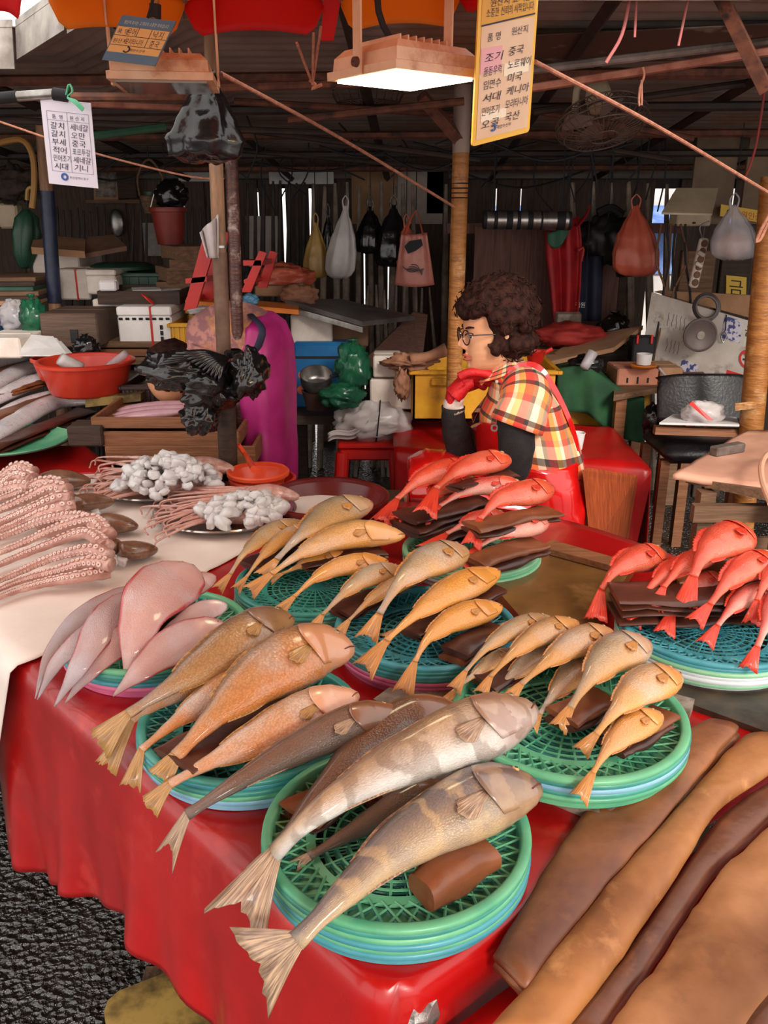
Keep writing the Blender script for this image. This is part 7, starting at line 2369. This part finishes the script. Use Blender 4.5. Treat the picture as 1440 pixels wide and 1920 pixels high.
part('apron_cloth', MB().sheet(lambda u, v: Q(1076 + 54 * u - 4 * v, 480 + 122 * v, 4.52 - .025 * math.sin(u * 10)), 18, 12, .004), M_navy, t_, smooth='all')
mbt, w_ = text_mb('점원', Q(1078, 576, 4.47), AX, AZ, .03)
part('lettering', mbt, M_paper, t_, smooth=False)
a_, b_ = Q(906, 412, 4.3), Q(1070, 414, 4.3)
t_ = thing('foil_roll', 'black and silver striped roll hanging high above the woman', 'roll', a_.lerp(b_, .5) - V((0, 0, .045)))
part('roll', MB().tube([a_, b_], .042, 18), M_ink, t_)
for x0, x1 in ((912, 925), (932, 948), (960, 968), (975, 988), (998, 1012), (1016, 1042), (1058, 1064)):
 f0, f1 = (x0 - 906) / 164, (x1 - 906) / 164
 part('silver_band', MB().tube([a_.lerp(b_, f0), a_.lerp(b_, f1)], .0445, 18), M_steel, t_)
part('hanger_cord', MB().tube([a_.lerp(b_, .1), a_.lerp(b_, .12) + V((0, 0, .4))], .004, 5), M_ink, t_)
part('hanger_cord', MB().tube([a_.lerp(b_, .9), a_.lerp(b_, .88) + V((0, 0, .4))], .004, 5), M_ink, t_)
q = Q(320, 458, 4.4)
t_ = thing('red_bucket', 'red-brown plastic bucket hanging behind the left post', 'bucket', q)
M_bkt = mat('red_brown_bucket', (142, 50, 40), (122, 40, 34), rough=.45, ns=5)
part('bucket_body', MB().lathe([(.001, 0), (.062, 0), (.082, .16), (.088, .16), (.088, .172), (.08, .172), (.058, .006), (.001, .005)], q, 32), M_bkt, t_, smooth=50)
part('hook_cord', MB().tube([q + V((0, 0, .28)), V((q.x, q.y, roof_z(q.y) - .05))], .003, 5), M_ink, t_)
part('bail', MB().tube([q + V((-.085, 0, .165)), q + V((-.05, 0, .25)), q + V((0, 0, .28)), q + V((.05, 0, .25)), q + V((.085, 0, .165))], .004, 6, res=16), M_steel, t_)
part('rim_band', MB().lathe([(.0885, .15), (.0915, .152), (.0915, .168), (.0885, .17)], q, 32), M_bkt, t_)
lump('plastic_bag', 'black bag stuffed into the hanging bucket', 321, 366, 4.4, (.075, .06, .07), M_bagk, seed=51, knot=False)
q = Q(287, 400, 4.5)
t_ = thing('wicker_basket', 'old wicker basket with hoop handle hanging beside the bucket', 'basket', q)
M_wick = mat('wicker', (122, 92, 68), (84, 62, 46), rough=.8, ns=30, bump=.8, bs=60, stretch=(1, 1, 6))
part('basket_body', MB().lathe([(.001, 0), (.04, 0), (.058, .08), (.062, .082), (.055, .08), (.036, .006), (.001, .006)], q, 24), M_wick, t_, smooth=50)
part('hook_cord', MB().tube([q + V((0, 0, .25)), V((q.x, q.y, roof_z(q.y) - .05))], .003, 5), M_ink, t_)
part('hoop_handle', MB().tube([q + V((-.058, 0, .08)), q + V((-.06, 0, .17)), q + V((0, 0, .25)), q + V((.06, 0, .17)), q + V((.058, 0, .08))], .006, 6, res=18), M_wick, t_)
solo('green_tub', MB().lathe([(.001, 0), (.03, 0), (.036, .05), (.03, .05), (.001, .01)], q + V((0, 0, .05)), 18), M_grn, 'small green tub in the wicker basket', 'tub', smooth=50)
t_ = thing('green_umbrella', 'closed dark green umbrella hanging at the left edge', 'umbrella', Q(48, 505, 4.2))
part('canopy', MB().loft([ering(Q(48, 392 + 112 * s, 4.2), AX, AY, r, r * .8, 30, .14, s * 2) for s, r in ((0, .012), (.15, .05), (.4, .062), (.75, .05), (.95, .03), (1, .01))]), M_grn, t_, smooth='all')
part('shaft', MB().tube([Q(48, 515, 4.2), Q(50, 375, 4.2)], .005, 6), M_ink, t_)
part('handle', MB().tube([Q(50, 375, 4.2), Q(52, 355, 4.2), Q(62, 352, 4.2), Q(64, 362, 4.2)], .009, 6, res=10), mat('yellow_handle', (170, 128, 56), rough=.4), t_)
pn_ = Panel('picture_board', 'framed picture board with round shapes hanging at the left back', 'picture', Q(176, 312, 5.8), Q(222, 312, 5.8), Q(176, 376, 5.8), .015, M_card)
pn_.rect('picture', .08, .1, .92, .9, mat('faded_picture', (150, 136, 124), (90, 78, 72), rough=.7, ns=24))
c, s = fbox(222, 314, 252, 372, 5.77, .05)
solo('small_cabinet', MB().box(c, s, 0, .004), M_wdk, 'dark box shelf right of the picture board', 'box', smooth=False)
solo('shelf_plank', MB().box(Q(215, 378, 5.78), (.34, .08, .02)), M_wd2, 'narrow shelf plank under the picture board', 'shelf', smooth=False)
solo('pot_lid', MB().ball(Q(219, 418, 5.8), (.048, .02, .085), 18, 12), M_steel, 'oval steel ladle plate hanging below the shelf', 'ladle', smooth='all')
lump('wire_tangle', 'tangle of netting and wires at the upper left', 25, 345, 4.5, (.16, .1, .08), mat('brown_net', (70, 56, 46), (46, 38, 32), rough=.9, ns=30, bump=1), cat='net', amp=.5, knot=False, seed=61)
solo('white_bucket', MB().box(Q(20, 405, 4.6), (.1, .08, .12), 0, .01), M_crm, 'pale plastic canister at the left edge under the netting', 'canister', smooth=False)
solo('yellow_tube', MB().tube([Q(-5, 268, 3.6), Q(40, 262, 3.6), Q(60, 290, 3.6), Q(64, 340, 3.6), Q(60, 390, 3.6)], .012, 8, res=24), mat('yellow_hose', (150, 108, 50), rough=.5), 'yellowish hose hanging at the upper left', 'hose')
zc_ = Q(1150, 620, 4.4).z - .085
solo('timber_stand', MB().box((Q(1150, 620, 4.4).x, 4.42, zc_ / 2), (.2, .16, zc_), 0, .004), M_wdk, 'dark timber stand under the black rubbish bag', 'stand', smooth=False)
# ================================================================ POSTS, LAMPS, SIGNS, LINES
M_woodpost = mat('weathered_post', (166, 124, 92), (132, 96, 72), rough=.6, ns=10, stretch=(6, 6, .8), bump=.3, c3=(118, 100, 86), s3=6)
M_tapepost = mat('orange_wrapped_post', (172, 112, 52), (142, 88, 40), rough=.45, ns=14, stretch=(1, 1, 5), bump=.9, bs=26, c3=(192, 150, 100), s3=9)
M_redtape = mat('brown_wrapped_post', (92, 58, 48), (70, 42, 38), rough=.35, ns=14, stretch=(1, 1, 6), bump=.9, bs=30, c3=(160, 140, 132), s3=16)
M_bluepost = mat('blue_taped_post', (44, 54, 82), (34, 40, 60), rough=.4, ns=14, bump=.4)
def post(label, a, b, r, m, extra=(), sq=4, name='post'):
 """a top, b lower point; runs on to the floor"""
 d = (b - a)
 f = b + d * (max(0.0, (b.z - .0)) / -d.z)
 t = thing(name, label, 'post', (f.x, f.y, 0))
 part('shaft', MB().tube([f, b, a], r, 14), m, t)
 for (s0, s1, rr, mm, nm) in extra:
  part(nm, MB().tube([a.lerp(b, s0), a.lerp(b, s1)], rr, 14), mm, t)
 return t
pl = post('weathered steel post between the sign and the magenta apron', Q(391, -30, 2.52), Q(428, 870, 2.52), .0195, M_woodpost, [(.50, .505, .022, M_steel, 'joint_ring'), (.80, 1.1, .029, M_wdk, 'lower_sleeve'), (.515, .80, .0215, mat('rusty_post_lower', (96, 68, 54), (120, 92, 74), rough=.55, ns=14, bump=.4), 'middle_sleeve')])
part('clamp', MB().box(Q(385, 30, 2.49), (.11, .03, .024), 0, .004), M_woodpost, pl, smooth=False)
post('brown tape-wrapped post just behind the weathered post', Q(434, 300, 2.85), Q(446, 640, 2.85), .02, M_redtape)
post('dark blue taped post at the left', Q(76, 190, 3.95), Q(104, 590, 3.95), .028, M_woodpost, [(.40, .94, .031, M_bluepost, 'blue_tape')])
cp = post('orange tape-wrapped post left of the woman\'s head', Q(868, 160, 3.3), Q(852, 690, 3.3), .03, M_tapepost, [(-.0, .22, .031, mat('grey_pipe', (150, 128, 116), rough=.5), 'pipe_top')])
for k in range(4):
 part('wire_wrap', MB().lathe([(.031, -.002), (.034, 0), (.031, .002)], Q(864 - k, 344 + k * 9, 3.3), 16), M_ink, cp)
rp_ = post('thick orange-brown taped post at the right edge', Q(1452, 330, 3.1), Q(1408, 806, 3.1), .043, M_tapepost)
part('tape_flap', MB().sheet(lambda u, v: Q(1378 + 40 * u, 756 + 14 * v - 4 * u, 3.05), 6, 4, .002), M_tapepost, rp_)
def pipe(name, label, pts, r, m, cat='pipe', res=None, n=8):
 return solo(name, MB().tube(pts, r, n, res=res), m, label, cat)
pipe('steel_pipe', 'pinkish rusty pipe crossing the upper right', [Q(990, 166, 2.4), Q(1460, 94, 2.3)], .0105, M_copper)
pipe('steel_pipe', 'dark brown pipe from the dark handle to the left post', [Q(125, 182, 2.4), Q(412, 182, 2.55)], .011, M_rust)
pipe('steel_pipe', 'brown pipe running right of the left post at the lamp height', [Q(412, 165, 2.5), Q(700, 155, 2.6)], .011, M_rust)
pipe('steel_pipe', 'lower thin brown pipe behind the white price sheet', [Q(170, 195, 2.7), Q(420, 205, 2.8)], .009, M_copper)
pipe('green_pole', 'green taped pole behind the white price sheet', [Q(168, 256, 3.0), Q(310, 238, 3.1)], .013, M_grn)
hp_ = thing('handle_pipe', 'black and silver telescopic pole end at the left edge', 'pole', Q(-30, 186, 2.05))
part('grip', MB().tube([Q(-40, 188, 2.05), Q(32, 181, 2.05)], .012, 10), M_ink, hp_)
part('silver_sleeve', MB().tube([Q(32, 181, 2.05), Q(102, 176, 2.05)], .0105, 10), M_steel, hp_)
part('end_sleeve', MB().tube([Q(100, 176, 2.05), Q(128, 180, 2.05)], .013, 10), M_ink, hp_)
pipe('rusty_brace', 'dark rusty diagonal brace at the upper right corner', [Q(1345, -20, 2.2), Q(1436, 168, 2.25)], .02, M_rust, 'brace', n=4)
pipe('rusty_brace', 'rusty angle brace left of the price board going to the orange post', [Q(790, 180, 3.2), Q(866, 268, 3.3)], .026, M_rust, 'brace', n=4)
pipe('steel_pipe', 'grey batten running above the pinkish pipe', [Q(990, 132, 2.75), Q(1460, 75, 2.6)], .012, M_flash)
for k, (a, b, Y) in enumerate([((440, 190), (860, 215), 3.4), ((120, 232), (640, 250), 3.6), ((430, 240), (900, 300), 4.0), ((900, 190), (1300, 260), 3.6), ((1000, 210), (1440, 150), 3.2), ((0, 225), (400, 240), 3.3), ((540, 225), (870, 190), 3.0), ((900, 240), (1260, 300), 4.2), ((430, 280), (880, 320), 4.6)]):
 pipe('dark_pipe', f'{["first", "second", "third", "fourth", "fifth", "sixth", "seventh", "eighth", "ninth"][k]} dark roof bar counted from the front left under the roof', [Q(*a, Y), Q(*b, Y)], .012, M_dark if k % 3 else M_rust)
rwi = random.Random(21)
for k in range(26):
 x0 = rwi.uniform(440, 1280)
 Y = rwi.uniform(3.8, 5.0)
 L_ = rwi.uniform(40, 150)
 y0 = 393 - (roof_z(Y) + .012 - CAMZ) * 1700 / Y
 solo('loose_wire', MB().tube([Q(x0, y0, Y), Q(x0 + rwi.uniform(-20, 20), y0 + L_ * .5, Y), Q(x0 + rwi.uniform(-60, 60), y0 + L_, Y)], .004, 5, res=12), M_ink, 'thin dark wire dangling from the roof bars', 'wire', 'dangling roof wires')
for k in range(10):
 x0 = rwi.uniform(60, 1150)
 Y = rwi.uniform(4.0, 5.2)
 y0 = 393 - (roof_z(Y) - .045 - CAMZ) * 1600 / Y
 x1 = x0 + rwi.uniform(120, 330)
 solo('sagging_cable', MB().tube([Q(x0, y0, Y), Q((x0 + x1) / 2, y0 + rwi.uniform(15, 45), Y), Q(x1, y0, Y)], .006, 5, res=14), M_ink, 'dark cable sagging along the back under the roof', 'cable', 'sagging cables at the back')
for k in range(6):
 x0 = 1240 + k * 9
 solo('black_cable', MB().tube([Q(x0, 420, 4.1), Q(x0 + rwi.uniform(-14, 14), 490, 4.1), Q(x0 + rwi.uniform(-20, 20), 560, 4.1), Q(x0 + rwi.uniform(-26, 10), 680, 4.05)], .0055, 5, res=16), M_ink if k % 2 else M_cardd, f'{ORD[k]} dark cable from the left hanging beside the notice board', 'cable', 'cables beside the notice board')
M_rope = mat('pink_rope', (190, 130, 104), (160, 104, 82), rough=.8, ns=60, stretch=(1, 1, 1), bump=.6)
pipe('rope', 'tan rope stretched from the left post to the orange post', [Q(415, 138, 2.15), Q(640, 260, 2.75), Q(852, 388, 3.28)], .005, M_rope, 'rope', res=12)
pipe('rope', 'pink rope stretched from the price board to the right post', [Q(1003, 116, 1.75), Q(1230, 236, 2.1), Q(1442, 362, 2.42)], .0045, M_rope, 'rope', res=12)
pipe('cord', 'thin brown cord from the price sheet to the left post', [Q(-10, 225, 2.6), Q(170, 285, 2.7), Q(350, 330, 2.8), Q(420, 335, 2.85)], .003, M_rope, 'cord', res=14)
pipe('cord', 'pink ribbon cord hanging at the top right, longest', [Q(1182, -10, 2.2), Q(1166, 65, 2.2), Q(1136, 118, 2.2)], .004, mat('pink_ribbon', (196, 116, 112), rough=.6), 'cord', res=10)
pipe('cord', 'pink ribbon cord second from the left at the top right', [Q(1194, -10, 2.2), Q(1190, 70, 2.2)], .003, mat('pink_ribbon', (196, 116, 112)), 'cord')
pipe('cord', 'pink ribbon cord right of the two others at the top', [Q(1292, -10, 2.2), Q(1272, 86, 2.2)], .003, mat('pink_ribbon', (196, 116, 112)), 'cord')
pipe('wire_hook', 'wire hook dangling from the pinkish pipe', [Q(1205, 126, 2.33), Q(1208, 142, 2.33), Q(1200, 165, 2.33), Q(1198, 195, 2.33), Q(1203, 196, 2.33), Q(1203, 150, 2.33)], .003, M_rope, 'hook', res=20)
pipe('cord', 'reddish cord hanging by the tan boards at the right edge', [V((Q(1428, 215, 3.0).x, 3.0, roof_z(3.0) - .06)), Q(1420, 260, 3.0), Q(1405, 315, 3.0), Q(1398, 330, 3.0)], .004, mat('red_cord', (150, 50, 46), rough=.6), 'cord', res=12)
pipe('cord', 'twisted pale cord loop hanging at the right edge', [Q(1444, 400, 2.6), Q(1430, 425, 2.6), Q(1418, 452, 2.6), Q(1426, 448, 2.6), Q(1440, 418, 2.6)], .005, M_rope, 'cord', res=20)
tw = thing('tied_cords', 'pale cords tied to the pipe under the parasol edge', 'cord', Q(588, 160, 1.9))
for a in ((556, 80), (588, 62), (602, 50)):
 part('cord', MB().tube([Q(*a, 1.85), Q(586, 158, 1.95)], .0028, 5), M_rope, tw)
part('knot', MB().tube([Q(580, 150, 1.95), Q(592, 160, 1.95), Q(584, 166, 1.95), Q(604, 158, 1.95)], .0035, 5, res=12), M_rope, tw)
t_ = thing('plastic_bag', 'glossy black bag hanging on the left post below the lamp', 'bag', Q(380, 305, 2.2))
rings = []
for s, (x, y), r in ((0, (392, 150), .012), (.2, (386, 190), .045), (.45, (382, 225), .075), (.7, (380, 262), .096), (.88, (382, 290), .085), (1, (384, 306), .04)):
 rings.append(ering(Q(x, y, 2.22), AX, AY, r, r * .6, 40, .10 - .05 * s, s * 3))
part('bag_body', MB().loft([[p + V((0, 0, .012 * fbm(p, 22))) + V((.01, .01, 0)) * fbm(p, 12) for p in ring] for ring in [[a.lerp(b, q) for a, b in zip(r0, r1)] for r0, r1 in zip(rings, rings[1:]) for q in (0, .25, .5, .75)] + [rings[-1]]]), M_bagk, t_, smooth='all')
part('handle', MB().tube([Q(392, 155, 2.2), Q(398, 135, 2.16), Q(404, 150, 2.2)], .006, 6, res=8), M_bagk, t_)
t_ = thing('plastic_bag', 'big crumpled black bag tied round the left post in front of the bent person', 'bag', Q(400, 825, 2.42))
gath = Q(428, 672, 2.42)
def lobes(px, py, rx, ry, seed):
 c = Q(px, py, 2.4)
 k = pxm(c)
 sd = V((seed * 2.3, seed, 0))
 def fn(d):
  g = 1 + .34 * fbm(d + sd, 1.6) + .05 * fbm(d + sd, 5) + .04 * math.sin(14 * math.atan2(d.z, d.x) + seed)
  return g
 part('bag_lobe', MB().ball(c, (rx * k, .075, ry * k), 52, 36, fn=fn), M_bagk, t_, smooth='all')
lobes(335, 695, 68, 36, 1)
lobes(390, 725, 52, 46, 2)
lobes(378, 778, 36, 36, 3)
lobes(468, 702, 34, 46, 4)
mb = MB()
for k in range(16):
 a = k / 15
 e = Q(300 + 110 * a, 660 + 80 * abs(a - .3), 2.33)
 mb.tube([gath, gath.lerp(e, .5) + V((0, -.02, .012)), e], [.006, .011, .004], 6, res=8)
part('pleats', mb, M_bagk, t_, smooth='all', kind='stuff')
part('tie', MB().lathe([(.02, -.012), (.028, -.006), (.028, .006), (.02, .012)], gath + V((0, .09, 0)), 16), M_bagk, t_)
t_ = thing('plastic_bag', 'limp white bag tied to the left post', 'bag', Q(395, 480, 2.5))
part('bag_body', MB().sheet(lambda u, v: Q(374 + 36 * u + 14 * v * (1 - u), 436 - 34 * u * (1 - v) + 48 * v, 2.48 + .02 * math.sin(u * 9)), 16, 12, .004), M_bagw, t_, smooth='all')
M_lamph = mat('cream_lamp_housing', (226, 186, 150), (204, 158, 122), rough=.5, ns=10, c3=(170, 104, 66), s3=8)
def floodlamp(label, c, rz, lit, arms):
 t = thing('flood_lamp', label, 'lamp', c)
 R = Matrix.Rotation(rz, 3, 'Z')
 pc = lambda x, y, z: c + R @ V((x, y, z))
 s = .098
 part('frame', MB().loft([[pc(sx * a, sy * a, z) for sx, sy in ((-1, -1), (1, -1), (1, 1), (-1, 1))] for a, z in ((s * 1.04, 0), (s * 1.04, .014), (s * .96, .016), (s * .94, .036), (s * .8, .05))]), M_lamph, t, smooth=False)
 for k in range(7):
  part('cooling_fin', MB().box(pc((k - 3) * .018, 0, .056), (.003, .11, .014), rz), M_lamph, t, smooth=False)
 m = mat('lamp_glass_lit', (255, 240, 196), rough=.3, emit=9) if lit else mat('lamp_glass_off', (150, 144, 136), rough=.15, coat=1)
 part('glass', MB().box(pc(0, 0, -.001), (s * 1.8, s * 1.8, .006), rz), m, t, smooth=False)
 for (sx, sy) in arms:
  a, b = pc(sx * s * 1.07, sy * s * 1.07, .012), pc(sx * s * 1.07, sy * s * 1.07, .19)
  n = V((0, 0, 0)) + (R @ V((sx, sy, 0))) * .004
  w = (R @ V((-sy, sx, 0))) * .011
  part('bracket_arm', MB().prism([a - w - V((0, 0, .012)), a + w - V((0, 0, .012)), b + w, b - w], n), M_lamph, t, smooth=False)
  part('bolt', MB().lathe([(.001, .008), (.008, .007), (.009, 0)], a + n + V((0, 0, .008)), 12, X=w.normalized(), Yv=AZ, Z=n.normalized()), M_rust, t)
 a, b = pc(arms[0][0] * s * 1.07, arms[0][1] * s * 1.07, .19), pc(arms[1][0] * s * 1.07, arms[1][1] * s * 1.07, .19)
 part('bracket_bar', MB().tube([a, b], .009, 4), M_lamph, t)
 part('lamp_cable', MB().tube([pc(0, .02, .05), pc(-.03, .04, .12), pc(-.04, .02, .26)], .006, 6, res=10), M_ink, t)
 return t
lc = Q(758, 150, 1.75)
floodlamp('lit cream flood lamp hanging beside the yellow price board', lc, PI / 4 - .12, True, [(1, 0), (-1, 0)])
floodlamp('unlit cream flood lamp at the left, seen from its side', Q(312, 162, 1.95), .12, False, [(1, 0), (-1, 0)])
M_inkp = mat('marker_ink', (44, 38, 58), rough=.6)
M_line = mat('sign_rule', (150, 146, 170), rough=.6)
ws = Panel('price_sheet', 'white laminated origin sheet with handwriting tied by green ribbon', 'sign', Q(75, 183, 2.05), Q(170, 193, 2.05), Q(92, 344, 2.05), .002, mat('laminated_white', (226, 222, 236), rough=.3), base='sheet')
ws.line([(.1, .14), (.93, .14), (.93, .84), (.1, .84), (.1, .14)], .001, M_line)
ws.line([(.5, .14), (.5, .84)], .001, M_line)
ws.line([(.1, .24), (.93, .24)], .001, M_line)
ws.text('품  명', .2, .22, .055, M_inkp)
ws.text('원 산 지', .55, .22, .055, M_inkp)
for k, (a, b) in enumerate([('갈치', '세네갈'), ('갈치', '오만'), ('부세', '중국'), ('적어', '포르투갈'), ('민어조기', '세네갈'), ('시대', '기니')]):
 ws.text(a, .14, .335 + k * .095, .088, M_inkp, bold=.006, shear=.1, fit=.28 if k != 4 else .36)
 ws.text(b, .54, .335 + k * .095, .088, M_inkp, bold=.006, shear=.1, fit=.36 if k in (0, 3, 4) else .28)
c_ = ws.at(.34, .90, .001)
part('logo', MB().lathe([(.004, 0), (.004, .001), (.008, .001), (.008, 0)], c_, 18, X=ws.ex.normalized(), Yv=ws.ey.normalized(), Z=ws.n), mat('logo_blue', (40, 90, 170), rough=.5), ws.board)
ws.text('부산광역시 중구', .44, .915, .035, M_inkp)
M_rib = mat('mint_ribbon', (110, 206, 160), (84, 186, 140), rough=.4, ns=20)
part('ribbon_bow', MB().tube([Q(124, 178, 2.03), Q(130, 158, 2.03), Q(136, 172, 2.03), Q(126, 182, 2.03), Q(142, 192, 2.02), Q(156, 206, 2.02)], [.004, .006, .005, .003, .006, .006], 6, res=26, flat=.4), M_rib, ws.root)
bs2 = Panel('price_card', 'blue and yellow origin card with handwriting hanging over the left lamp', 'sign', Q(229, 28, 1.8), Q(330, 40, 1.8), Q(191, 112, 1.8), .004, mat('card_blue', (88, 118, 140), (74, 104, 128), rough=.4, ns=6), base='card')
bs2.rect('yellow_field', .02, .24, .98, .80, mat('card_yellow', (226, 176, 104), rough=.5))
bs2.text('원산지 표시는 고객과의 소중한 약속입니다', .1, .17, .09, mat('card_pale_text', (200, 214, 190), rough=.5), fit=.82)
bs2.line([(.02, .43), (.98, .43)], .001, M_inkp)
bs2.line([(.02, .64), (.98, .64)], .001, M_inkp)
bs2.line([(.42, .24), (.42, .43)], .001, M_inkp)
bs2.line([(.66, .24), (.66, .64)], .001, M_inkp)
bs2.text('품 명', .05, .38, .11, M_inkp)
bs2.text('문어', .22, .40, .17, M_inkp, bold=.01, fit=.17)
bs2.text('낙지', .70, .40, .17, M_inkp, bold=.01, fit=.2)
bs2.text('원산지', .04, .59, .11, M_inkp)
bs2.text('모리타니아', .26, .60, .15, M_inkp, bold=.01, fit=.34)
bs2.text('중국', .72, .61, .17, M_inkp, bold=.01, fit=.18)
bs2.text('해양수산부', .42, .75, .07, M_inkp)
part('logo', MB().lathe([(.004, 0), (.004, .001), (.0065, .001), (.0065, 0)], bs2.at(.36, .72, .001), 18, X=bs2.ex.normalized(), Yv=bs2.ey.normalized(), Z=bs2.n, a0=-2.6, a1=1.6), M_inkp, bs2.board)
part('hang_cord', MB().tube([Q(277, 34, 1.8), Q(284, 10, 1.8), Q(290, -20, 1.8)], .003, 5, res=8), M_ink, bs2.root)
cl = thing('parasol_post', 'short steel tube with black tape above the blue card', 'post', Q(291, 30, 1.86))
part('tube', MB().tube([Q(291, 34, 1.88), Q(290, -40, 1.88)], .0085, 12), M_tapepost, cl)
part('black_tape', MB().tube([Q(291, 34, 1.88), Q(291, 8, 1.88)], .0115, 12), M_ink, cl)
ys = Panel('price_board', 'tall yellow origin board with handwritten fish names beside the lit lamp', 'sign', Q(900, -34, 1.68), Q(1013, -52, 1.75), Q(885, 275, 1.68), .004, mat('board_yellow', (238, 186, 60), rough=.4), base='board', rnd=.006)
M_bpaper = mat('board_paper', (222, 186, 150), (232, 200, 166), rough=.35, ns=7)
ys.rect('paper_field', .06, .262, .95, .965, M_bpaper)
ys.rect('header_field', .05, .02, .95, .255, mat('header_ochre', (220, 162, 48), rough=.45))
ys.rect('pink_patch', .07, .40, .42, .555, mat('pink_patch', (232, 172, 176), rough=.5), d=.0012)
ys.rect('tape_patch', .47, .52, .90, .60, mat('pale_tape', (238, 222, 190), rough=.25, coat=.6), d=.0012)
ys.rect('tape_patch', .12, .80, .55, .86, mat('pale_tape', (238, 222, 190)), d=.0012)
ys.line([(.05, .262), (.95, .245)], .0025, M_inkp, d=.002)
ys.text('원산지 표시는', .18, .155, .055, M_inkp, d=.002, bold=.008, fit=.68)
ys.text('소중한 신뢰의 시작입니다', .12, .215, .06, M_inkp, d=.002, bold=.008, fit=.8)
ys.text('품 명', .16, .36, .055, M_inkp, d=.0022)
ys.text('원산지', .56, .35, .055, M_inkp, d=.0022)
for k, (a, b) in enumerate([('조기', '중국'), ('돌돔우럭', '노르웨이'), ('임연수', '미국'), ('서대', '케니아'), ('민어조기', '모리타니아'), ('오골', '국산')]):
 y = .485 + k * .083
 ys.text(a, .12, y, .062, M_inkp, d=.0024, bold=.008, shear=.15, fit=.3)
 ys.text(b, .52, y - .012, .062, M_inkp, d=.0024, bold=.008, shear=.15, fit=.26 if len(b) == 2 else .4)
part('logo', MB().lathe([(.003, 0), (.003, .001), (.0065, .001), (.0065, 0)], ys.at(.34, .91, .002), 18, X=ys.ex.normalized(), Yv=ys.ey.normalized(), Z=ys.n, a0=-2.6, a1=1.6), mat('logo_blue', (40, 90, 170)), ys.board)
ys.text('해양수산부', .40, .925, .028, M_inkp, d=.002)
fc = Q(1128, 225, 3.1)
fn_ = thing('hanging_fan', 'dusty wire-caged fan hanging tilted under the roof', 'fan', fc)
FZ = V((.12, -.35, -.93)).normalized()
FX = V((.98, .1, .09))
FX = (FX - FZ * FX.dot(FZ)).normalized()
FY = FZ.cross(FX)
M_fan = mat('dusty_fan', (112, 92, 80), (84, 68, 60), rough=.6, metal=.3, ns=20)
fr = .15
mb = MB()
for r, z in ((fr, 0), (fr * 1.0, .02), (fr * .85, .045), (fr * .85, -.03), (.045, .058), (.05, -.04)):
 mb.tube([fc + FX * (r * math.cos(a)) + FY * (r * math.sin(a)) + FZ * z for a in [2 * PI * k / 40 for k in range(41)]], .0026, 5, cap=False)
for k in range(40):
 a = 2 * PI * k / 40
 d = FX * math.cos(a) + FY * math.sin(a)
 mb.tube([fc + d * .045 + FZ * .058, fc + d * (fr * .85) + FZ * .045, fc + d * fr + FZ * .01, fc + d * (fr * .85) - FZ * .03, fc + d * .05 - FZ * .04], .0014, 4, res=8, cap=False)
part('cage', mb, M_fan, fn_)
for k in range(4):
 a0 = k * PI / 2
 part('blade', MB().sheet(lambda u, v: fc + (FX * math.cos(a0 + .9 * (v - .5) * (1 - .3 * u)) + FY * math.sin(a0 + .9 * (v - .5) * (1 - .3 * u))) * (.03 + .10 * u) + FZ * (.016 * (v - .5)), 6, 6, .002), mat('fan_blade', (120, 104, 96), rough=.4), fn_)
mc = fc - FZ * .075
part('motor', MB().lathe([(.001, -.05), (.035, -.045), (.045, 0), (.035, .04), (.001, .045)], mc, 20, X=FX, Yv=FY, Z=FZ), M_crm, fn_, smooth=50)
part('bracket', MB().tube([mc - FZ * .04, mc - FZ * .07 + V((-.03, 0, 0)), mc + V((-.07, .02, .03)), mc + V((-.07, .02, -.06))], .012, 8, res=12), M_crm, fn_)
part('mount', MB().tube([mc - FZ * .05, mc + V((0, .05, .26))], .012, 8), M_fan, fn_)
f2 = Q(690, 172, 3.6)
fn2 = thing('hanging_fan', 'second wire-caged fan behind the lit lamp under the roof', 'fan', f2)
mb = MB()
for r, z in ((.14, 0), (.12, -.04), (.05, -.05)):
 mb.tube([f2 + V((r * math.cos(a), r * math.sin(a), z)) for a in [2 * PI * k / 32 for k in range(33)]], .003, 5, cap=False)
for k in range(24):
 a = 2 * PI * k / 24
 d = V((math.cos(a), math.sin(a), 0))
 mb.tube([f2 + d * .05 + V((0, 0, -.05)), f2 + d * .12 + V((0, 0, -.04)), f2 + d * .14], .0018, 4, cap=False)
part('cage', mb, M_fan, fn2)
part('motor', MB().lathe([(.001, .08), (.04, .06), (.04, 0), (.001, -.01)], f2, 16), M_fan, fn2)
part('mount', MB().tube([f2 + V((0, 0, .06)), f2 + V((0, 0, .35))], .01, 8), M_fan, fn2)
